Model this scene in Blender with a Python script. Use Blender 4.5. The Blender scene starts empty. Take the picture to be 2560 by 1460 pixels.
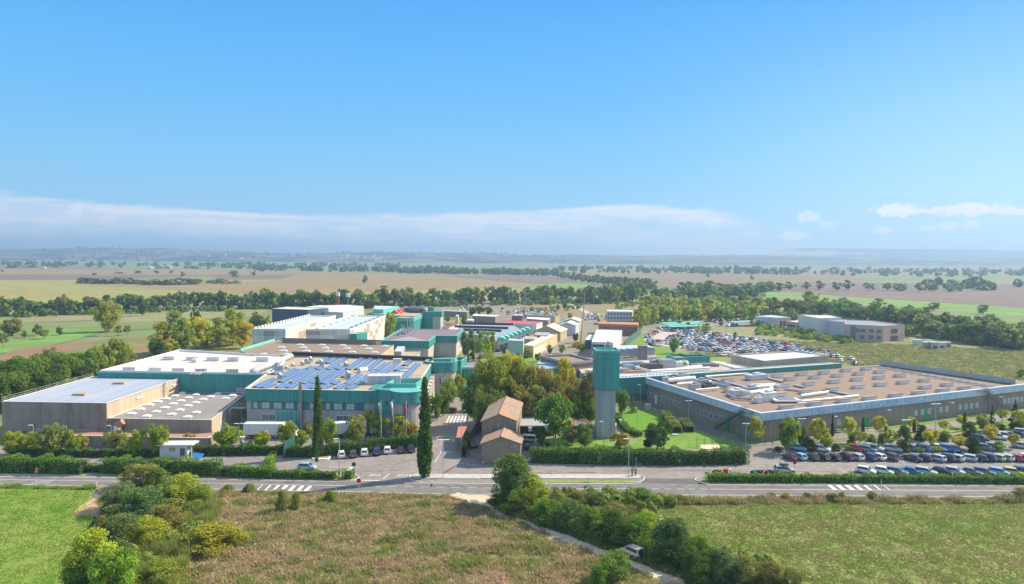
import bpy, bmesh, math, random
import numpy as np
from mathutils import Vector, Matrix
R = math.radians
# ------------------------------------------------------------------ camera, sky, sun, exposure
F_PX, CAM_H = 1750.0, 46.0
PITCH, ROLL = math.atan(90 / 1750.0), R(0.36)
SUN_AZ, SUN_EL = math.atan2(0.912, 0.41), R(40)          # azimuth from +Y towards +X
scn = bpy.context.scene
cam_d = bpy.data.cameras.new('camera'); cam = bpy.data.objects.new('camera', cam_d)
scn.collection.objects.link(cam)
cam_d.sensor_width = 36; cam_d.lens = F_PX / 2560 * 36
cam_d.clip_start = 1; cam_d.clip_end = 60000
CR = (Matrix.Rotation(R(90) - PITCH, 3, 'X') @ Matrix.Rotation(ROLL, 3, 'Z'))
cam.matrix_world = Matrix.Translation((0, 0, CAM_H)) @ CR.to_4x4()
scn.camera = cam
scn.view_settings.view_transform = 'Standard'; scn.view_settings.look = 'None'
scn.view_settings.exposure = 0.74; scn.view_settings.gamma = 1.0
scn.cycles.max_bounces = 6; scn.cycles.transparent_max_bounces = 4
scn.cycles.diffuse_bounces = 4; scn.cycles.glossy_bounces = 2; scn.cycles.transmission_bounces = 2
scn.cycles.volume_bounces = 0
scn.cycles.use_denoising = True

world = bpy.data.worlds.new('World'); scn.world = world; world.use_nodes = True
nt = world.node_tree; nt.nodes.clear()
class NT:
    def __init__(s, t): s.t = t
    def n(s, typ, **kw):
        o = s.t.nodes.new(typ)
        for k, v in kw.items(): setattr(o, k, v)
        return o
    def l(s, a, b): s.t.links.new(a, b)
    def m(s, op, a, b=None, c=None, clamp=False):
        o = s.t.nodes.new('ShaderNodeMath'); o.operation = op; o.use_clamp = clamp
        for i, v in enumerate((a, b, c)):
            if v is None: continue
            if isinstance(v, (int, float)): o.inputs[i].default_value = v
            else: s.l(v, o.inputs[i])
        return o.outputs[0]
    def ss(s, x, a, b):
        o = s.t.nodes.new('ShaderNodeMapRange'); o.interpolation_type = 'SMOOTHSTEP'
        s.l(x, o.inputs[0]); o.inputs[1].default_value = a; o.inputs[2].default_value = b
        return o.outputs[0]
    def mix(s, f, a, b, bt='MIX'):
        o = s.t.nodes.new('ShaderNodeMix'); o.data_type = 'RGBA'; o.blend_type = bt
        for i, v in ((0, f), (6, a), (7, b)):
            if isinstance(v, (int, float)): o.inputs[i].default_value = v
            elif isinstance(v, (tuple, list)): o.inputs[i].default_value = tuple(v) + ((1,) if len(v) == 3 else ())
            else: s.l(v, o.inputs[i])
        return o.outputs[2]
    def xyz(s, x, y, z):
        o = s.t.nodes.new('ShaderNodeCombineXYZ')
        for i, v in enumerate((x, y, z)):
            if isinstance(v, (int, float)): o.inputs[i].default_value = v
            else: s.l(v, o.inputs[i])
        return o.outputs[0]
    def noise(s, vec, scale, detail=3, rough=.55, color=False):
        o = s.t.nodes.new('ShaderNodeTexNoise'); o.inputs['Scale'].default_value = scale
        o.inputs['Detail'].default_value = detail; o.inputs['Roughness'].default_value = rough
        if vec is not None: s.l(vec, o.inputs['Vector'])
        return o.outputs[1 if color else 0]
N = NT(nt)
sky = N.n('ShaderNodeTexSky', sky_type='NISHITA', sun_disc=False, sun_elevation=SUN_EL, sun_rotation=SUN_AZ,
          air_density=1.0, dust_density=0.6, ozone_density=2.5, altitude=300)
tc = N.n('ShaderNodeTexCoord'); sp = N.n('ShaderNodeSeparateXYZ'); N.l(tc.outputs['Generated'], sp.inputs[0])
az = N.m('ARCTAN2', sp.outputs[0], sp.outputs[1]); el = N.m('ARCSINE', sp.outputs[2])
U = N.m('MULTIPLY', az, 10.0); V = N.m('MULTIPLY', el, 10.0)       # tenths of a radian
hsv = N.n('ShaderNodeHueSaturation'); hsv.inputs['Saturation'].default_value = SKY_SAT = 1.25
N.l(sky.outputs[0], hsv.inputs['Color'])
skyc = N.mix(1.0, hsv.outputs[0], (0.74, 0.98, 1.16), 'MULTIPLY')
elr = N.n('ShaderNodeValToRGB'); N.l(N.m('DIVIDE', el, .5), elr.inputs[0]); cr = elr.color_ramp
for i, (p, c) in enumerate(((0.0, (3.0, 4.7, 6.4)), (.13, (2.15, 4.5, 6.6)), (.24, (1.6, 4.3, 6.7)), (.42, (1.05, 3.75, 6.9)), (.72, (.5, 2.85, 6.7)), (1.0, (3.4, 4.3, 6.0)))):  # last stop, above the view, is brightened to add fill light
    e = cr.elements[i] if i < 2 else cr.elements.new(p); e.position = p; e.color = tuple(v / 10 for v in c) + (1,)
ramp = N.mix(1.0, elr.outputs[0], (10, 10, 10), 'MULTIPLY')
ramp = N.mix(N.m('MULTIPLY', N.m('MULTIPLY', N.ss(U, 1.0, 7.0), N.ss(V, 3.8, .2)), .75), ramp, (4.0, 6.2, 7.2))
skyc = N.mix(0.90, skyc, ramp)
# thin high sheet of cloud to the left and centre, low blue-grey murk under it, small cumulus to the right
vec1 = N.xyz(N.m('MULTIPLY', U, 0.55), N.m('MULTIPLY', V, 4.0), 3.1)
n1 = N.noise(vec1, 0.9, 6, .6)
vec2 = N.xyz(U, N.m('MULTIPLY', V, 2.6), 1.7); n2 = N.noise(vec2, 2.6, 6, .62)
n3 = N.noise(N.xyz(U, V, 9.2), 11.0, 5, .6)
def cl(v): return N.m('MULTIPLY', v, 1.0)
# top edge height (V) of the sheet as a function of U
bump1 = N.m('MULTIPLY', N.ss(N.m('ABSOLUTE', N.m('SUBTRACT', U, 1.2)), 3.2, 0.0), 0.16)
bumpL = N.m('MULTIPLY', N.ss(U, -4.5, -6.6), 0.16)
falloff = N.m('MULTIPLY', N.ss(U, 1.6, 4.6), -0.22)
top = N.m('ADD', N.m('ADD', N.m('ADD', 0.60, bump1), bumpL), falloff)
top = N.m('ADD', top, N.m('MULTIPLY', N.m('SUBTRACT', n1, 0.5), 0.42))
sheet = N.ss(N.m('SUBTRACT', top, V), 0.0, 0.10)
sheet = N.m('MULTIPLY', sheet, N.ss(N.m('SUBTRACT', 4.3, U), 0.0, 1.8))
n4 = N.noise(N.xyz(N.m('MULTIPLY', U, 0.5), N.m('MULTIPLY', V, 11.0), 6.1), 1.3, 5, .6)
gaps = N.m('MULTIPLY', N.ss(N.m('ADD', n1, N.m('MULTIPLY', n2, 0.5)), 0.55, 0.85), N.m('ADD', .55, N.m('MULTIPLY', N.ss(n4, .38, .62), .6)))
sheet = N.m('MULTIPLY', sheet, N.m('ADD', 0.22, N.m('MULTIPLY', gaps, 0.72)))
c1 = N.mix(sheet, skyc, (6.2, 6.5, 7.1))
# puffs
def puff(src, cu, cv, a, b, soft=.5, k=1.0):
    du = N.m('DIVIDE', N.m('SUBTRACT', U, cu), a); dv = N.m('DIVIDE', N.m('SUBTRACT', V, cv), b)
    d = N.m('SUBTRACT', 1.0, N.m('ADD', N.m('MULTIPLY', du, du), N.m('MULTIPLY', dv, dv)))
    d = N.m('ADD', d, N.m('MULTIPLY', N.m('SUBTRACT', n3, 0.5), 2.6))
    return N.m('MULTIPLY', N.ss(d, 0.0, soft), k)
pf = None
for a in [(5.02, .60, .34, .10, .8, .95), (5.75, .585, .55, .09, .8, .95), (6.15, .56, .25, .06, .8, .9), (3.98, .53, .16, .10, .9, .7), (4.22, .43, .14, .06, .9, .6),
          (3.82, .29, .26, .07, .8, .8), (4.85, .35, .15, .06, .9, .75), (5.35, .37, .13, .05, .9, .5), (5.55, .39, .16, .07, .9, .6),
          (5.80, .41, .13, .06, .9, .7), (-5.55, .52, .10, .12, .9, .6), (-5.2, .42, .11, .07, .9, .55), (-6.6, .46, .16, .08, .9, .7), (-7.2, .66, .5, .09, .9, .7),
          (1.9, .10, 1.3, .07, 1.2, .5), (2.9, .14, .9, .08, 1.2, .6), (3.7, .12, 1.0, .09, 1.2, .65), (4.7, .09, .8, .06, 1.2, .5), (-.35, .22, .14, .06, .9, .4), (-3.6, .30, .5, .05, .9, .35), (-2.9, .26, .4, .05, .9, .3)]:
    p = puff(None, *a); pf = p if pf is None else N.m('MAXIMUM', pf, p)
murkL = N.m('MULTIPLY', N.ss(N.m('SUBTRACT', N.m('ADD', .27, N.m('MULTIPLY', N.m('SUBTRACT', n2, .5), .3)), V), -.05, .22), N.ss(U, 3.2, -1.5))
c2 = N.mix(N.m('MULTIPLY', murkL, .75), c1, (3.0, 4.3, 6.2))
c3 = N.mix(pf, c2, (6.9, 6.9, 7.0))
bg = N.n('ShaderNodeBackground'); bg.inputs[1].default_value = 0.088
N.l(c3, bg.inputs[0]); wo = N.n('ShaderNodeOutputWorld'); N.l(bg.outputs[0], wo.inputs[0])

sun_d = bpy.data.lights.new('sun', 'SUN'); sun_d.energy = 4.6; sun_d.angle = R(0.55); sun_d.color = (1.0, 0.87, 0.66)
sun = bpy.data.objects.new('sun', sun_d); scn.collection.objects.link(sun)
sd = Vector((math.sin(SUN_AZ) * math.cos(SUN_EL), math.cos(SUN_AZ) * math.cos(SUN_EL), math.sin(SUN_EL)))
sun.rotation_euler = sd.to_track_quat('Z', 'Y').to_euler(); sun.location = (300, 130, 300)

# ------------------------------------------------------------------ helpers
COL = scn.collection
rnd = random.Random(7)
def G(px, py, z=0.0):
    """point of the plane at height z seen at (px, py) of the 2560 x 1460 photograph: used to survey the place"""
    d = CR @ Vector(((px - 1280) / F_PX, -(py - 730) / F_PX, -1))
    t = (z - CAM_H) / d.z
    return Vector((d.x * t, d.y * t, z))
def zm(x0, y0, s):
    return lambda x, y, z=0.0: G(x0 + x / s, y0 + y / s, z)
ZA = zm(0, 900, 3.64); ZB = zm(560, 900, 3.64); ZC = zm(1100, 900, 3.64); ZD = zm(1500, 900, 3.64); ZE = zm(1920, 900, 3.64)
YA = zm(0, 600, 3.64); YB = zm(560, 720, 3.64); YC = zm(1100, 700, 3.64); YD = zm(1500, 700, 3.64); YE = zm(1920, 700, 3.64)
WA = zm(1250, 740, 5.825); WB = zm(900, 720, 5.825); WC = zm(600, 740, 5.825); WD = zm(1600, 780, 5.825)

def tag(o, label=None, cat=None, group=None, kind=None):
    if label: o['label'] = label
    if cat: o['category'] = cat
    if group: o['group'] = group
    if kind: o['kind'] = kind
    return o
def thing(name, label, cat, loc=(0, 0, 0), rz=0, group=None):
    o = bpy.data.objects.new(name, None); COL.objects.link(o)
    o.location = loc; o.rotation_euler = (0, 0, rz); o.empty_display_size = .5
    return tag(o, label, cat, group)
def setup(o, parent):
    o.parent = parent
    return o
MATS = {}
def newmat(name):
    m = bpy.data.materials.new(name); m.use_nodes = True
    t = m.node_tree; t.nodes.clear(); n = NT(t)
    out = n.n('ShaderNodeOutputMaterial'); b = n.n('ShaderNodeBsdfPrincipled'); n.l(b.outputs[0], out.inputs[0])
    return m, n, b
def mat(name, col, rough=.8, var=.12, scale=.35, metal=0, bump=0, rib=0, ribd=.25, stain=0, seam=0, spec=.4, brick=None, obj=False):
    """weathered paint/concrete/metal: mottling, optional vertical ribs, panel seams, rain stains"""
    if name in MATS: return MATS[name]
    m, n, b = newmat(name); MATS[name] = m
    tcn = n.n('ShaderNodeTexCoord'); P = tcn.outputs['Object'] if obj else n.n('ShaderNodeNewGeometry').outputs['Position']
    f = n.noise(P, scale, 5, .6)
    f2 = n.noise(P, scale * 9, 3, .6)
    f = n.m('ADD', n.m('MULTIPLY', f, .7), n.m('MULTIPLY', f2, .3))
    k = n.m('ADD', 1 - var * 1.6, n.m('MULTIPLY', f, var * 3.2))
    uvs = n.n('ShaderNodeSeparateXYZ'); n.l(tcn.outputs['UV'], uvs.inputs[0]); u, v = uvs.outputs[0], uvs.outputs[1]
    h = None
    if rib:
        ph = n.m('FRACT', n.m('DIVIDE', u, rib))
        g = n.ss(n.m('ABSOLUTE', n.m('SUBTRACT', ph, .5)), .30, .48)
        k = n.m('MULTIPLY', k, n.m('SUBTRACT', 1.0, n.m('MULTIPLY', g, ribd)))
        cell = n.n('ShaderNodeTexWhiteNoise', noise_dimensions='1D'); n.l(n.m('FLOOR', n.m('DIVIDE', u, rib)), cell.inputs['W'])
        k = n.m('MULTIPLY', k, n.m('ADD', .93, n.m('MULTIPLY', cell.outputs[0], .14)))
        h = n.m('MULTIPLY', g, -1.0)
    if seam:
        ph = n.m('FRACT', n.m('DIVIDE', v, seam)); g = n.ss(n.m('ABSOLUTE', n.m('SUBTRACT', ph, .5)), .44, .49)
        k = n.m('MULTIPLY', k, n.m('SUBTRACT', 1.0, n.m('MULTIPLY', g, .3)))
    if stain:
        sv = n.n('ShaderNodeVectorMath', operation='MULTIPLY'); n.l(P, sv.inputs[0]); sv.inputs[1].default_value = (1, 1, .12)
        s = n.ss(n.noise(sv.outputs[0], .5, 5, .7), .5, .78)
        k = n.m('MULTIPLY', k, n.m('SUBTRACT', 1.0, n.m('MULTIPLY', s, stain)))
    vm = n.n('ShaderNodeVectorMath', operation='SCALE'); vm.inputs[0].default_value = col; n.l(k, vm.inputs[3])
    c = vm.outputs[0]
    if brick:
        bt = n.n('ShaderNodeTexBrick'); n.l(tcn.outputs['UV'], bt.inputs['Vector']); bt.inputs['Scale'].default_value = brick[0]
        bt.inputs['Color1'].default_value = brick[1] + (1,); bt.inputs['Color2'].default_value = brick[2] + (1,); bt.inputs['Mortar'].default_value = brick[3] + (1,)
        bt.inputs['Mortar Size'].default_value = .03; bt.inputs['Bias'].default_value = .1
        c = n.mix(1.0, bt.outputs[0], c, 'MULTIPLY')
    n.l(c, b.inputs['Base Color']); b.inputs['Roughness'].default_value = rough
    b.inputs['Metallic'].default_value = metal; b.inputs['Specular IOR Level'].default_value = spec
    if bump or rib:
        bp = n.n('ShaderNodeBump'); bp.inputs['Strength'].default_value = bump or .6; bp.inputs['Distance'].default_value = .08
        n.l(h if h is not None else f2, bp.inputs['Height']); n.l(bp.outputs[0], b.inputs['Normal'])
    return m
def groundmat(name, cols, scale=.05, fine=1.2, rough=.95, rows=None, bump=.0, thr=(.38, .62)):
    """earth, grass, asphalt: three colours mixed by two noises, optional plough/tyre rows (angle, pitch, depth)"""
    m, n, b = newmat(name); MATS[name] = m
    P = n.n('ShaderNodeNewGeometry').outputs['Position']
    a = n.ss(n.noise(P, scale, 6, .62), *thr); c = n.ss(n.noise(P, scale * 3.7, 6, .66), .42, .68)
    f = n.noise(P, fine, 4, .65)
    x = n.mix(a, cols[0], cols[1]); x = n.mix(c, x, cols[2])
    k = n.m('ADD', .62, n.m('MULTIPLY', f, .76))
    if rows:
        ang, pitch, dep = rows
        mp = n.n('ShaderNodeVectorRotate', rotation_type='Z_AXIS'); n.l(P, mp.inputs[0]); mp.inputs['Angle'].default_value = R(ang)
        s = n.n('ShaderNodeSeparateXYZ'); n.l(mp.outputs[0], s.inputs[0])
        w = n.noise(n.xyz(n.m('MULTIPLY', s.outputs[0], .02 / pitch), n.m('DIVIDE', s.outputs[1], pitch), 0), 1.0, 2, .5)
        k = n.m('MULTIPLY', k, n.m('ADD', 1 - dep, n.m('MULTIPLY', w, dep * 2)))
    vm = n.n('ShaderNodeVectorMath', operation='SCALE'); n.l(x, vm.inputs[0]); n.l(k, vm.inputs[3])
    n.l(vm.outputs[0], b.inputs['Base Color']); b.inputs['Roughness'].default_value = rough; b.inputs['Specular IOR Level'].default_value = .2
    if bump:
        bp = n.n('ShaderNodeBump'); bp.inputs['Strength'].default_value = bump; bp.inputs['Distance'].default_value = .3
        n.l(n.m('ADD', f, c), bp.inputs['Height']); n.l(bp.outputs[0], b.inputs['Normal'])
    return m
def fast_mesh(name, verts, faces_n, loops, mats, midx=None, uv=None, attr=None, smooth=False):
    me = bpy.data.meshes.new(name)
    nf = len(faces_n)
    me.vertices.add(len(verts)); me.vertices.foreach_set('co', np.asarray(verts, dtype=np.float32).ravel())
    me.loops.add(len(loops)); me.loops.foreach_set('vertex_index', np.asarray(loops, dtype=np.int32))
    me.polygons.add(nf); st = np.concatenate([[0], np.cumsum(faces_n)[:-1]]).astype(np.int32)
    me.polygons.foreach_set('loop_start', st); me.polygons.foreach_set('loop_total', np.asarray(faces_n, dtype=np.int32))
    for m in mats: me.materials.append(m)
    if midx is not None: me.polygons.foreach_set('material_index', np.asarray(midx, dtype=np.int32))
    me.update(calc_edges=True)
    if attr is not None:
        a = me.attributes.new('tint', 'FLOAT', 'POINT'); a.data.foreach_set('value', np.asarray(attr, dtype=np.float32))
    if smooth: me.polygons.foreach_set('use_smooth', [True] * nf)
    return me
class MB:
    def __init__(s): s.v = []; s.f = []; s.mi = []
    def add(s, vs, fs, mi=0):
        b = len(s.v); s.v += [Vector(v) for v in vs]
        for f in fs: s.f.append([b + i for i in f]); s.mi.append(mi)
        return s
    def poly(s, pts, mi=0): return s.add(pts, [list(range(len(pts)))], mi)
    def box(s, c, size, rz=0, mi=0):
        x, y, z = (size[0] / 2, size[1] / 2, size[2] / 2); c = Vector(c); m = Matrix.Rotation(rz, 3, 'Z')
        vs = [c + m @ Vector((a * x, b * y, d * z)) for d in (-1, 1) for a, b in ((-1, -1), (1, -1), (1, 1), (-1, 1))]
        return s.add(vs, [(3, 2, 1, 0), (4, 5, 6, 7), (0, 1, 5, 4), (1, 2, 6, 5), (2, 3, 7, 6), (3, 0, 4, 7)], mi)
    def prism(s, fp, z0, z1, top=0, side=0, bottom=None):
        n = len(fp); vs = [(p[0], p[1], z0) for p in fp] + [(p[0], p[1], z1) for p in fp]
        b = len(s.v); s.v += [Vector(v) for v in vs]
        for i in range(n):
            j = (i + 1) % n; s.f.append([b + i, b + j, b + n + j, b + n + i]); s.mi.append(side[i] if isinstance(side, (list, tuple)) else side)
        if top is not None: s.f.append([b + n + i for i in range(n)]); s.mi.append(top)
        if bottom is not None: s.f.append([b + i for i in reversed(range(n))]); s.mi.append(bottom)
        return s
    def ring(s, outer, inner, z0, z1, mi=0):
        n = len(outer); b = len(s.v)
        for pts, z in ((outer, z0), (outer, z1), (inner, z1), (inner, z0)): s.v += [Vector((p[0], p[1], z)) for p in pts]
        for i in range(n):
            j = (i + 1) % n
            for k in range(4):
                a, c = k * n, ((k + 1) % 4) * n
                s.f.append([b + a + i, b + a + j, b + c + j, b + c + i]); s.mi.append(mi)
        return s
    def cyl(s, p0, p1, r0, r1=None, n=8, mi=0, caps=True):
        p0, p1 = Vector(p0), Vector(p1); r1 = r0 if r1 is None else r1; d = (p1 - p0)
        if d.length < 1e-6: return s
        q = d.normalized().to_track_quat('Z', 'Y'); vs = []
        for p, r in ((p0, r0), (p1, r1)):
            for i in range(n): vs.append(p + q @ Vector((r * math.cos(2 * math.pi * i / n), r * math.sin(2 * math.pi * i / n), 0)))
        fs = [(i, (i + 1) % n, n + (i + 1) % n, n + i) for i in range(n)]
        if caps: fs += [tuple(reversed(range(n))), tuple(range(n, 2 * n))]
        return s.add(vs, fs, mi)
    def tube(s, pts, r, n=8, mi=0):
        for a, b in zip(pts, pts[1:]): s.cyl(a, b, r, r, n, mi)
        return s
    def ball(s, c, r, n=8, mi=0, sz=1.0):
        c = Vector(c); vs = [c + Vector((0, 0, -r * sz))]
        for i in range(1, n // 2):
            t = math.pi * i / (n // 2) - math.pi / 2
            for k in range(n): p = 2 * math.pi * k / n; vs.append(c + Vector((r * math.cos(t) * math.cos(p), r * math.cos(t) * math.sin(p), r * sz * math.sin(t))))
        vs.append(c + Vector((0, 0, r * sz))); fs = []; rows = n // 2 - 1
        for k in range(n): fs.append((0, 1 + (k + 1) % n, 1 + k)); fs.append((len(vs) - 1, 1 + (rows - 1) * n + k, 1 + (rows - 1) * n + (k + 1) % n))
        for i in range(rows - 1):
            for k in range(n): a = 1 + i * n; fs.append((a + k, a + (k + 1) % n, a + n + (k + 1) % n, a + n + k))
        return s.add(vs, fs, mi)
    def mesh(s, name, mats, off=Vector((0, 0, 0)), smooth=False):
        me = bpy.data.meshes.new(name)
        me.from_pydata([tuple(v - off) for v in s.v], [], s.f)
        for m in (mats if isinstance(mats, (list, tuple)) else [mats]): me.materials.append(m)
        me.polygons.foreach_set('material_index', s.mi)
        if smooth: me.polygons.foreach_set('use_smooth', [True] * len(s.f))
        me.update()
        uv = me.uv_layers.new(name='UVMap'); data = uv.data
        for p in me.polygons:
            nrm = p.normal
            if abs(nrm.z) < .6:
                t = Vector((-nrm.y, nrm.x, 0)); t.normalize()
                for li in p.loop_indices: c = me.vertices[me.loops[li].vertex_index].co; data[li].uv = (c.dot(t) + 500, c.z + off.z)
            else:
                for li in p.loop_indices: c = me.vertices[me.loops[li].vertex_index].co; data[li].uv = (c.x + 500, c.y + 500)
        return me
    def build(s, name, mats, parent=None, label=None, smooth=False):
        off = Vector(parent.location) if parent is not None else Vector((0, 0, 0))
        if parent is not None and parent.parent is not None: off = Vector(parent['org']) if 'org' in parent else off
        o = bpy.data.objects.new(name, s.mesh(name, mats, off, smooth)); COL.objects.link(o)
        if parent is not None: o.parent = parent
        if label: o['label'] = label
        return o
def sub(mb, name, mats, parentpart, label=None):
    """a sub-part: parent is a part whose own origin is its thing's origin"""
    off = Vector(parentpart.parent.location)
    o = bpy.data.objects.new(name, mb.mesh(name, mats, off)); COL.objects.link(o); o.parent = parentpart
    if label: o['label'] = label
    return o
def copy_tree(o, parent=None):
    c = o.copy(); COL.objects.link(c); c.parent = parent
    for ch in list(o.children): copy_tree(ch, c)
    return c
def offset_poly(pts, d):
    n = len(pts); out = []
    for i in range(n):
        p0, p1, p2 = Vector(pts[i - 1][:2]), Vector(pts[i][:2]), Vector(pts[(i + 1) % n][:2])
        a = (p1 - p0).normalized(); b = (p2 - p1).normalized()
        na, nb = Vector((a.y, -a.x)), Vector((b.y, -b.x)); k = na + nb
        k = k / max(.2, k.dot(na)) if k.length > 1e-6 else na
        out.append(p1 + k * d)
    return out
def sheet(name, pts, z, m, kind='structure', label=None, cat=None):
    mb = MB(); mb.poly([(p[0], p[1], z) for p in pts]); o = mb.build(name, m)
    if o.data.polygons[0].normal.z < 0: o.data.flip_normals()
    return tag(o, label, cat, None, kind)
# ------------------------------------------------------------------ ground, fields, hills
ASPH = groundmat('asphalt', ((.155, .15, .155), (.185, .178, .18), (.135, .132, .14)), .09, .7)
ROADM = groundmat('road_asphalt', ((.185, .175, .17), (.215, .205, .195), (.165, .158, .155)), .12, .9)
YARD = groundmat('yard_asphalt', ((.25, .225, .205), (.29, .262, .24), (.225, .205, .19)), .07, .8)
CONC = groundmat('concrete_paving', ((.46, .44, .41), (.52, .49, .46), (.42, .40, .38)), .2, 1.2)
WHITE = mat('road_paint', (.72, .72, .70), .6, .18, .8)
GRASSM = groundmat('lawn_grass', ((0.14, 0.266, 0.035), (0.21, 0.308, 0.063), (0.119, 0.238, 0.028)), .12, 1.1, bump=.3)
PADD = groundmat('paddock_grass', ((.19, .27, .042), (.27, .30, .08), (.22, .285, .055)), .06, .9, bump=.4)
MEAD = groundmat('meadow_earth', ((0.3, 0.232, 0.128), (0.195, 0.225, 0.075), (0.375, 0.277, 0.173)), .13, .9, bump=.6)
TURF = groundmat('rough_turf', ((0.203, 0.27, 0.0675), (0.3, 0.277, 0.12), (0.225, 0.285, 0.075)), .09, 1.0, bump=.4)
SCRUB = groundmat('scrub_grass', ((0.231, 0.245, 0.091), (0.301, 0.259, 0.14), (0.168, 0.217, 0.07)), .035, .25, bump=.3)
GRAV = groundmat('pale_gravel', ((.50, .43, .36), (.56, .50, .43), (.42, .36, .30)), .25, 1.5)
SOIL = groundmat('bare_soil', ((.50, .33, .18), (.55, .38, .22), (.40, .28, .15)), .3, 1.5)
FZ = [.02]
def field(name, pts, cols, z, rows=None, scale=.004, fine=.05):
    FZ[0] += .007; z = FZ[0]
    return sheet('field', [G(*p) if not isinstance(p, Vector) else p for p in pts], z, groundmat(name, cols, scale, fine, rows=rows))
gb = MB()
gb.poly([(-9000, -300, 0), (9000, -300, 0), (9000, 16000, 0), (-9000, 16000, 0)])
go = gb.build('ground', groundmat('valley_ground', ((0.176, 0.23, 0.081), (0.27, 0.23, 0.135), (0.135, 0.203, 0.081)), .0035, .05)); tag(go, kind='structure')
# fields of the plain, surveyed by their corners
TAN = ((.27, .195, .10), (.25, .20, .085), (.31, .225, .115)); STRAW = ((.29, .265, .075), (.26, .265, .075), (.34, .29, .095)); PL = ((.185, .14, .11), (.17, .13, .105), (.21, .16, .125))
GRN = ((.16, .29, .06), (.19, .30, .075), (.14, .26, .055)); BR = ((.225, .17, .115), (.21, .17, .105), (.245, .185, .125)); GG = ((.17, .26, .09), (.15, .25, .09), (.2, .27, .1))
def blk(nm, x0, y0, x1, y1, x2, y2, x3, y3, cols, z, rows=None): field(nm, [(x0, y0), (x1, y1), (x2, y2), (x3, y3)], cols, z, rows)
blk('stubble_straw', -60, 765, 900, 752, 900, 700, -60, 700, STRAW, .03, (82, 6, .12))
blk('stubble_near', 900, 752, 1560, 742, 1400, 716, 700, 722, STRAW, .03, (84, 6, .12))
blk('stubble_tan', 190, 712, 660, 737, 1500, 712, 760, 700, TAN, .06, (80, 5, .1))
blk('stubble_tan_b', 640, 715, 1400, 722, 1330, 706, 700, 692, TAN, .09, (95, 7, .1))
blk('plough_left', -80, 699, 230, 699, 560, 687, -80, 686, PL, .12, (85, 8, .15))
blk('tan_left_far', -80, 686, 560, 687, 900, 679, -80, 671, TAN, .08, (85, 9, .1))
blk('plough_mid', 560, 700, 960, 690, 1000, 684, 520, 688, PL, .15, (88, 8, .12))
blk('tan_mid', 700, 698, 1560, 700, 1480, 686, 760, 683, TAN, .10, (90, 9, .1))
blk('plough_centre', 1080, 688, 1360, 712, 1470, 702, 1380, 690, PL, .18, (92, 8, .15))
blk('green_strip_centre', 1270, 716, 1470, 720, 1480, 709, 1390, 709, GRN, .21)
blk('brown_right', 1420, 706, 1900, 735, 2240, 725, 1560, 686, BR, .07, (70, 7, .1))
blk('brown_far_right', 1900, 722, 2640, 792, 2640, 712, 2000, 706, PL, .11, (68, 8, .15))
blk('green_right', 1800, 736, 2050, 748, 2640, 800, 2640, 785, GRN, .16)
blk('green_right_b', 1800, 736, 2640, 786, 2640, 776, 1930, 730, GRN, .19)
blk('green_far_left', 160, 662, 1250, 668, 1100, 656, 120, 652, GG, .09)
blk('green_hill_foot', 820, 662, 1300, 664, 1240, 654, 900, 652, GG, .13)
blk('pale_far', -80, 672, 300, 674, 200, 662, -80, 660, BR, .11)
blk('tan_far_mid', 1350, 684, 1800, 684, 1800, 676, 1400, 676, TAN, .1)
blk('brown_field_far_r', 1550, 697, 2200, 703, 2100, 684, 1600, 682, BR, .12)
# nearer left land: strip field, meadow, bright green strip, brown patch
blk('strip_field', -40, 812, 260, 800, 520, 782, 80, 790, ((.24, .24, .10), (.27, .24, .12), (.22, .24, .09)), .05, (80, 3, .1))
blk('strip_field_b', 240, 812, 640, 792, 680, 772, 380, 782, ((.25, .25, .10), (.27, .25, .12), (.22, .25, .09)), .07, (80, 3, .1))
blk('meadow_left', -60, 850, 560, 812, 640, 800, -60, 826, ((.17, .23, .06), (.21, .23, .08), (.15, .22, .05)), .09)
blk('meadow_left_b', 200, 985, 700, 900, 600, 815, 150, 860, ((.19, .20, .07), (.24, .19, .09), (.15, .20, .05)), .1)
blk('green_ribbon', -60, 892, 100, 866, 270, 828, 150, 822, GRN, .13)
blk('green_ribbon_b', -60, 888, 60, 880, 240, 838, -60, 868, GRN, .15)
blk('brown_patch', -60, 920, 110, 900, 260, 850, 40, 872, ((.25, .16, .09), (.22, .18, .08), (.27, .17, .1)), .17)
blk('brown_patch_b', 300, 900, 400, 890, 440, 860, 330, 862, ((.24, .17, .08), (.22, .19, .08), (.27, .18, .1)), .19)
# hills
def hills(name, x0, x1, y0, y1, hf, cols, nx=140, ny=14):
    vs, fs = [], []
    for j in range(ny + 1):
        for i in range(nx + 1):
            x = x0 + (x1 - x0) * i / nx; y = y0 + (y1 - y0) * j / ny
            vs.append((x, y, hf(x, y, j / ny)))
    for j in range(ny):
        for i in range(nx):
            a = j * (nx + 1) + i; fs.append((a, a + 1, a + nx + 2, a + nx + 1))
    mb = MB(); mb.add(vs, fs); o = mb.build(name, groundmat(name + '_cover', cols, .0022, .012, thr=(.46, .54)), smooth=True); return tag(o, kind='structure')
from mathutils import noise as mn
def h_low(x, y, t):
    k = math.sin(min(1, t * 1.25) * math.pi / 2)
    base = 30 + 26 * mn.fractal(Vector((x / 1500, y / 1400, 1)), 1, 2, 4) + 9 * mn.noise(Vector((x / 260, y / 300, 5)))
    side = 1.0 - .35 * min(1, max(0, (x - 700) / 1800)) + .45 * min(1, max(0, (-x - 600) / 2600))
    return -2 + k * max(6, base * side * 1.15 + 26)
WOODC = ((.02, .04, .022), (.19, .18, .10), (.035, .06, .03))
hills('hills', -5200, 5200, 4300, 6800, h_low, WOODC, 260, 22)
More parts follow.
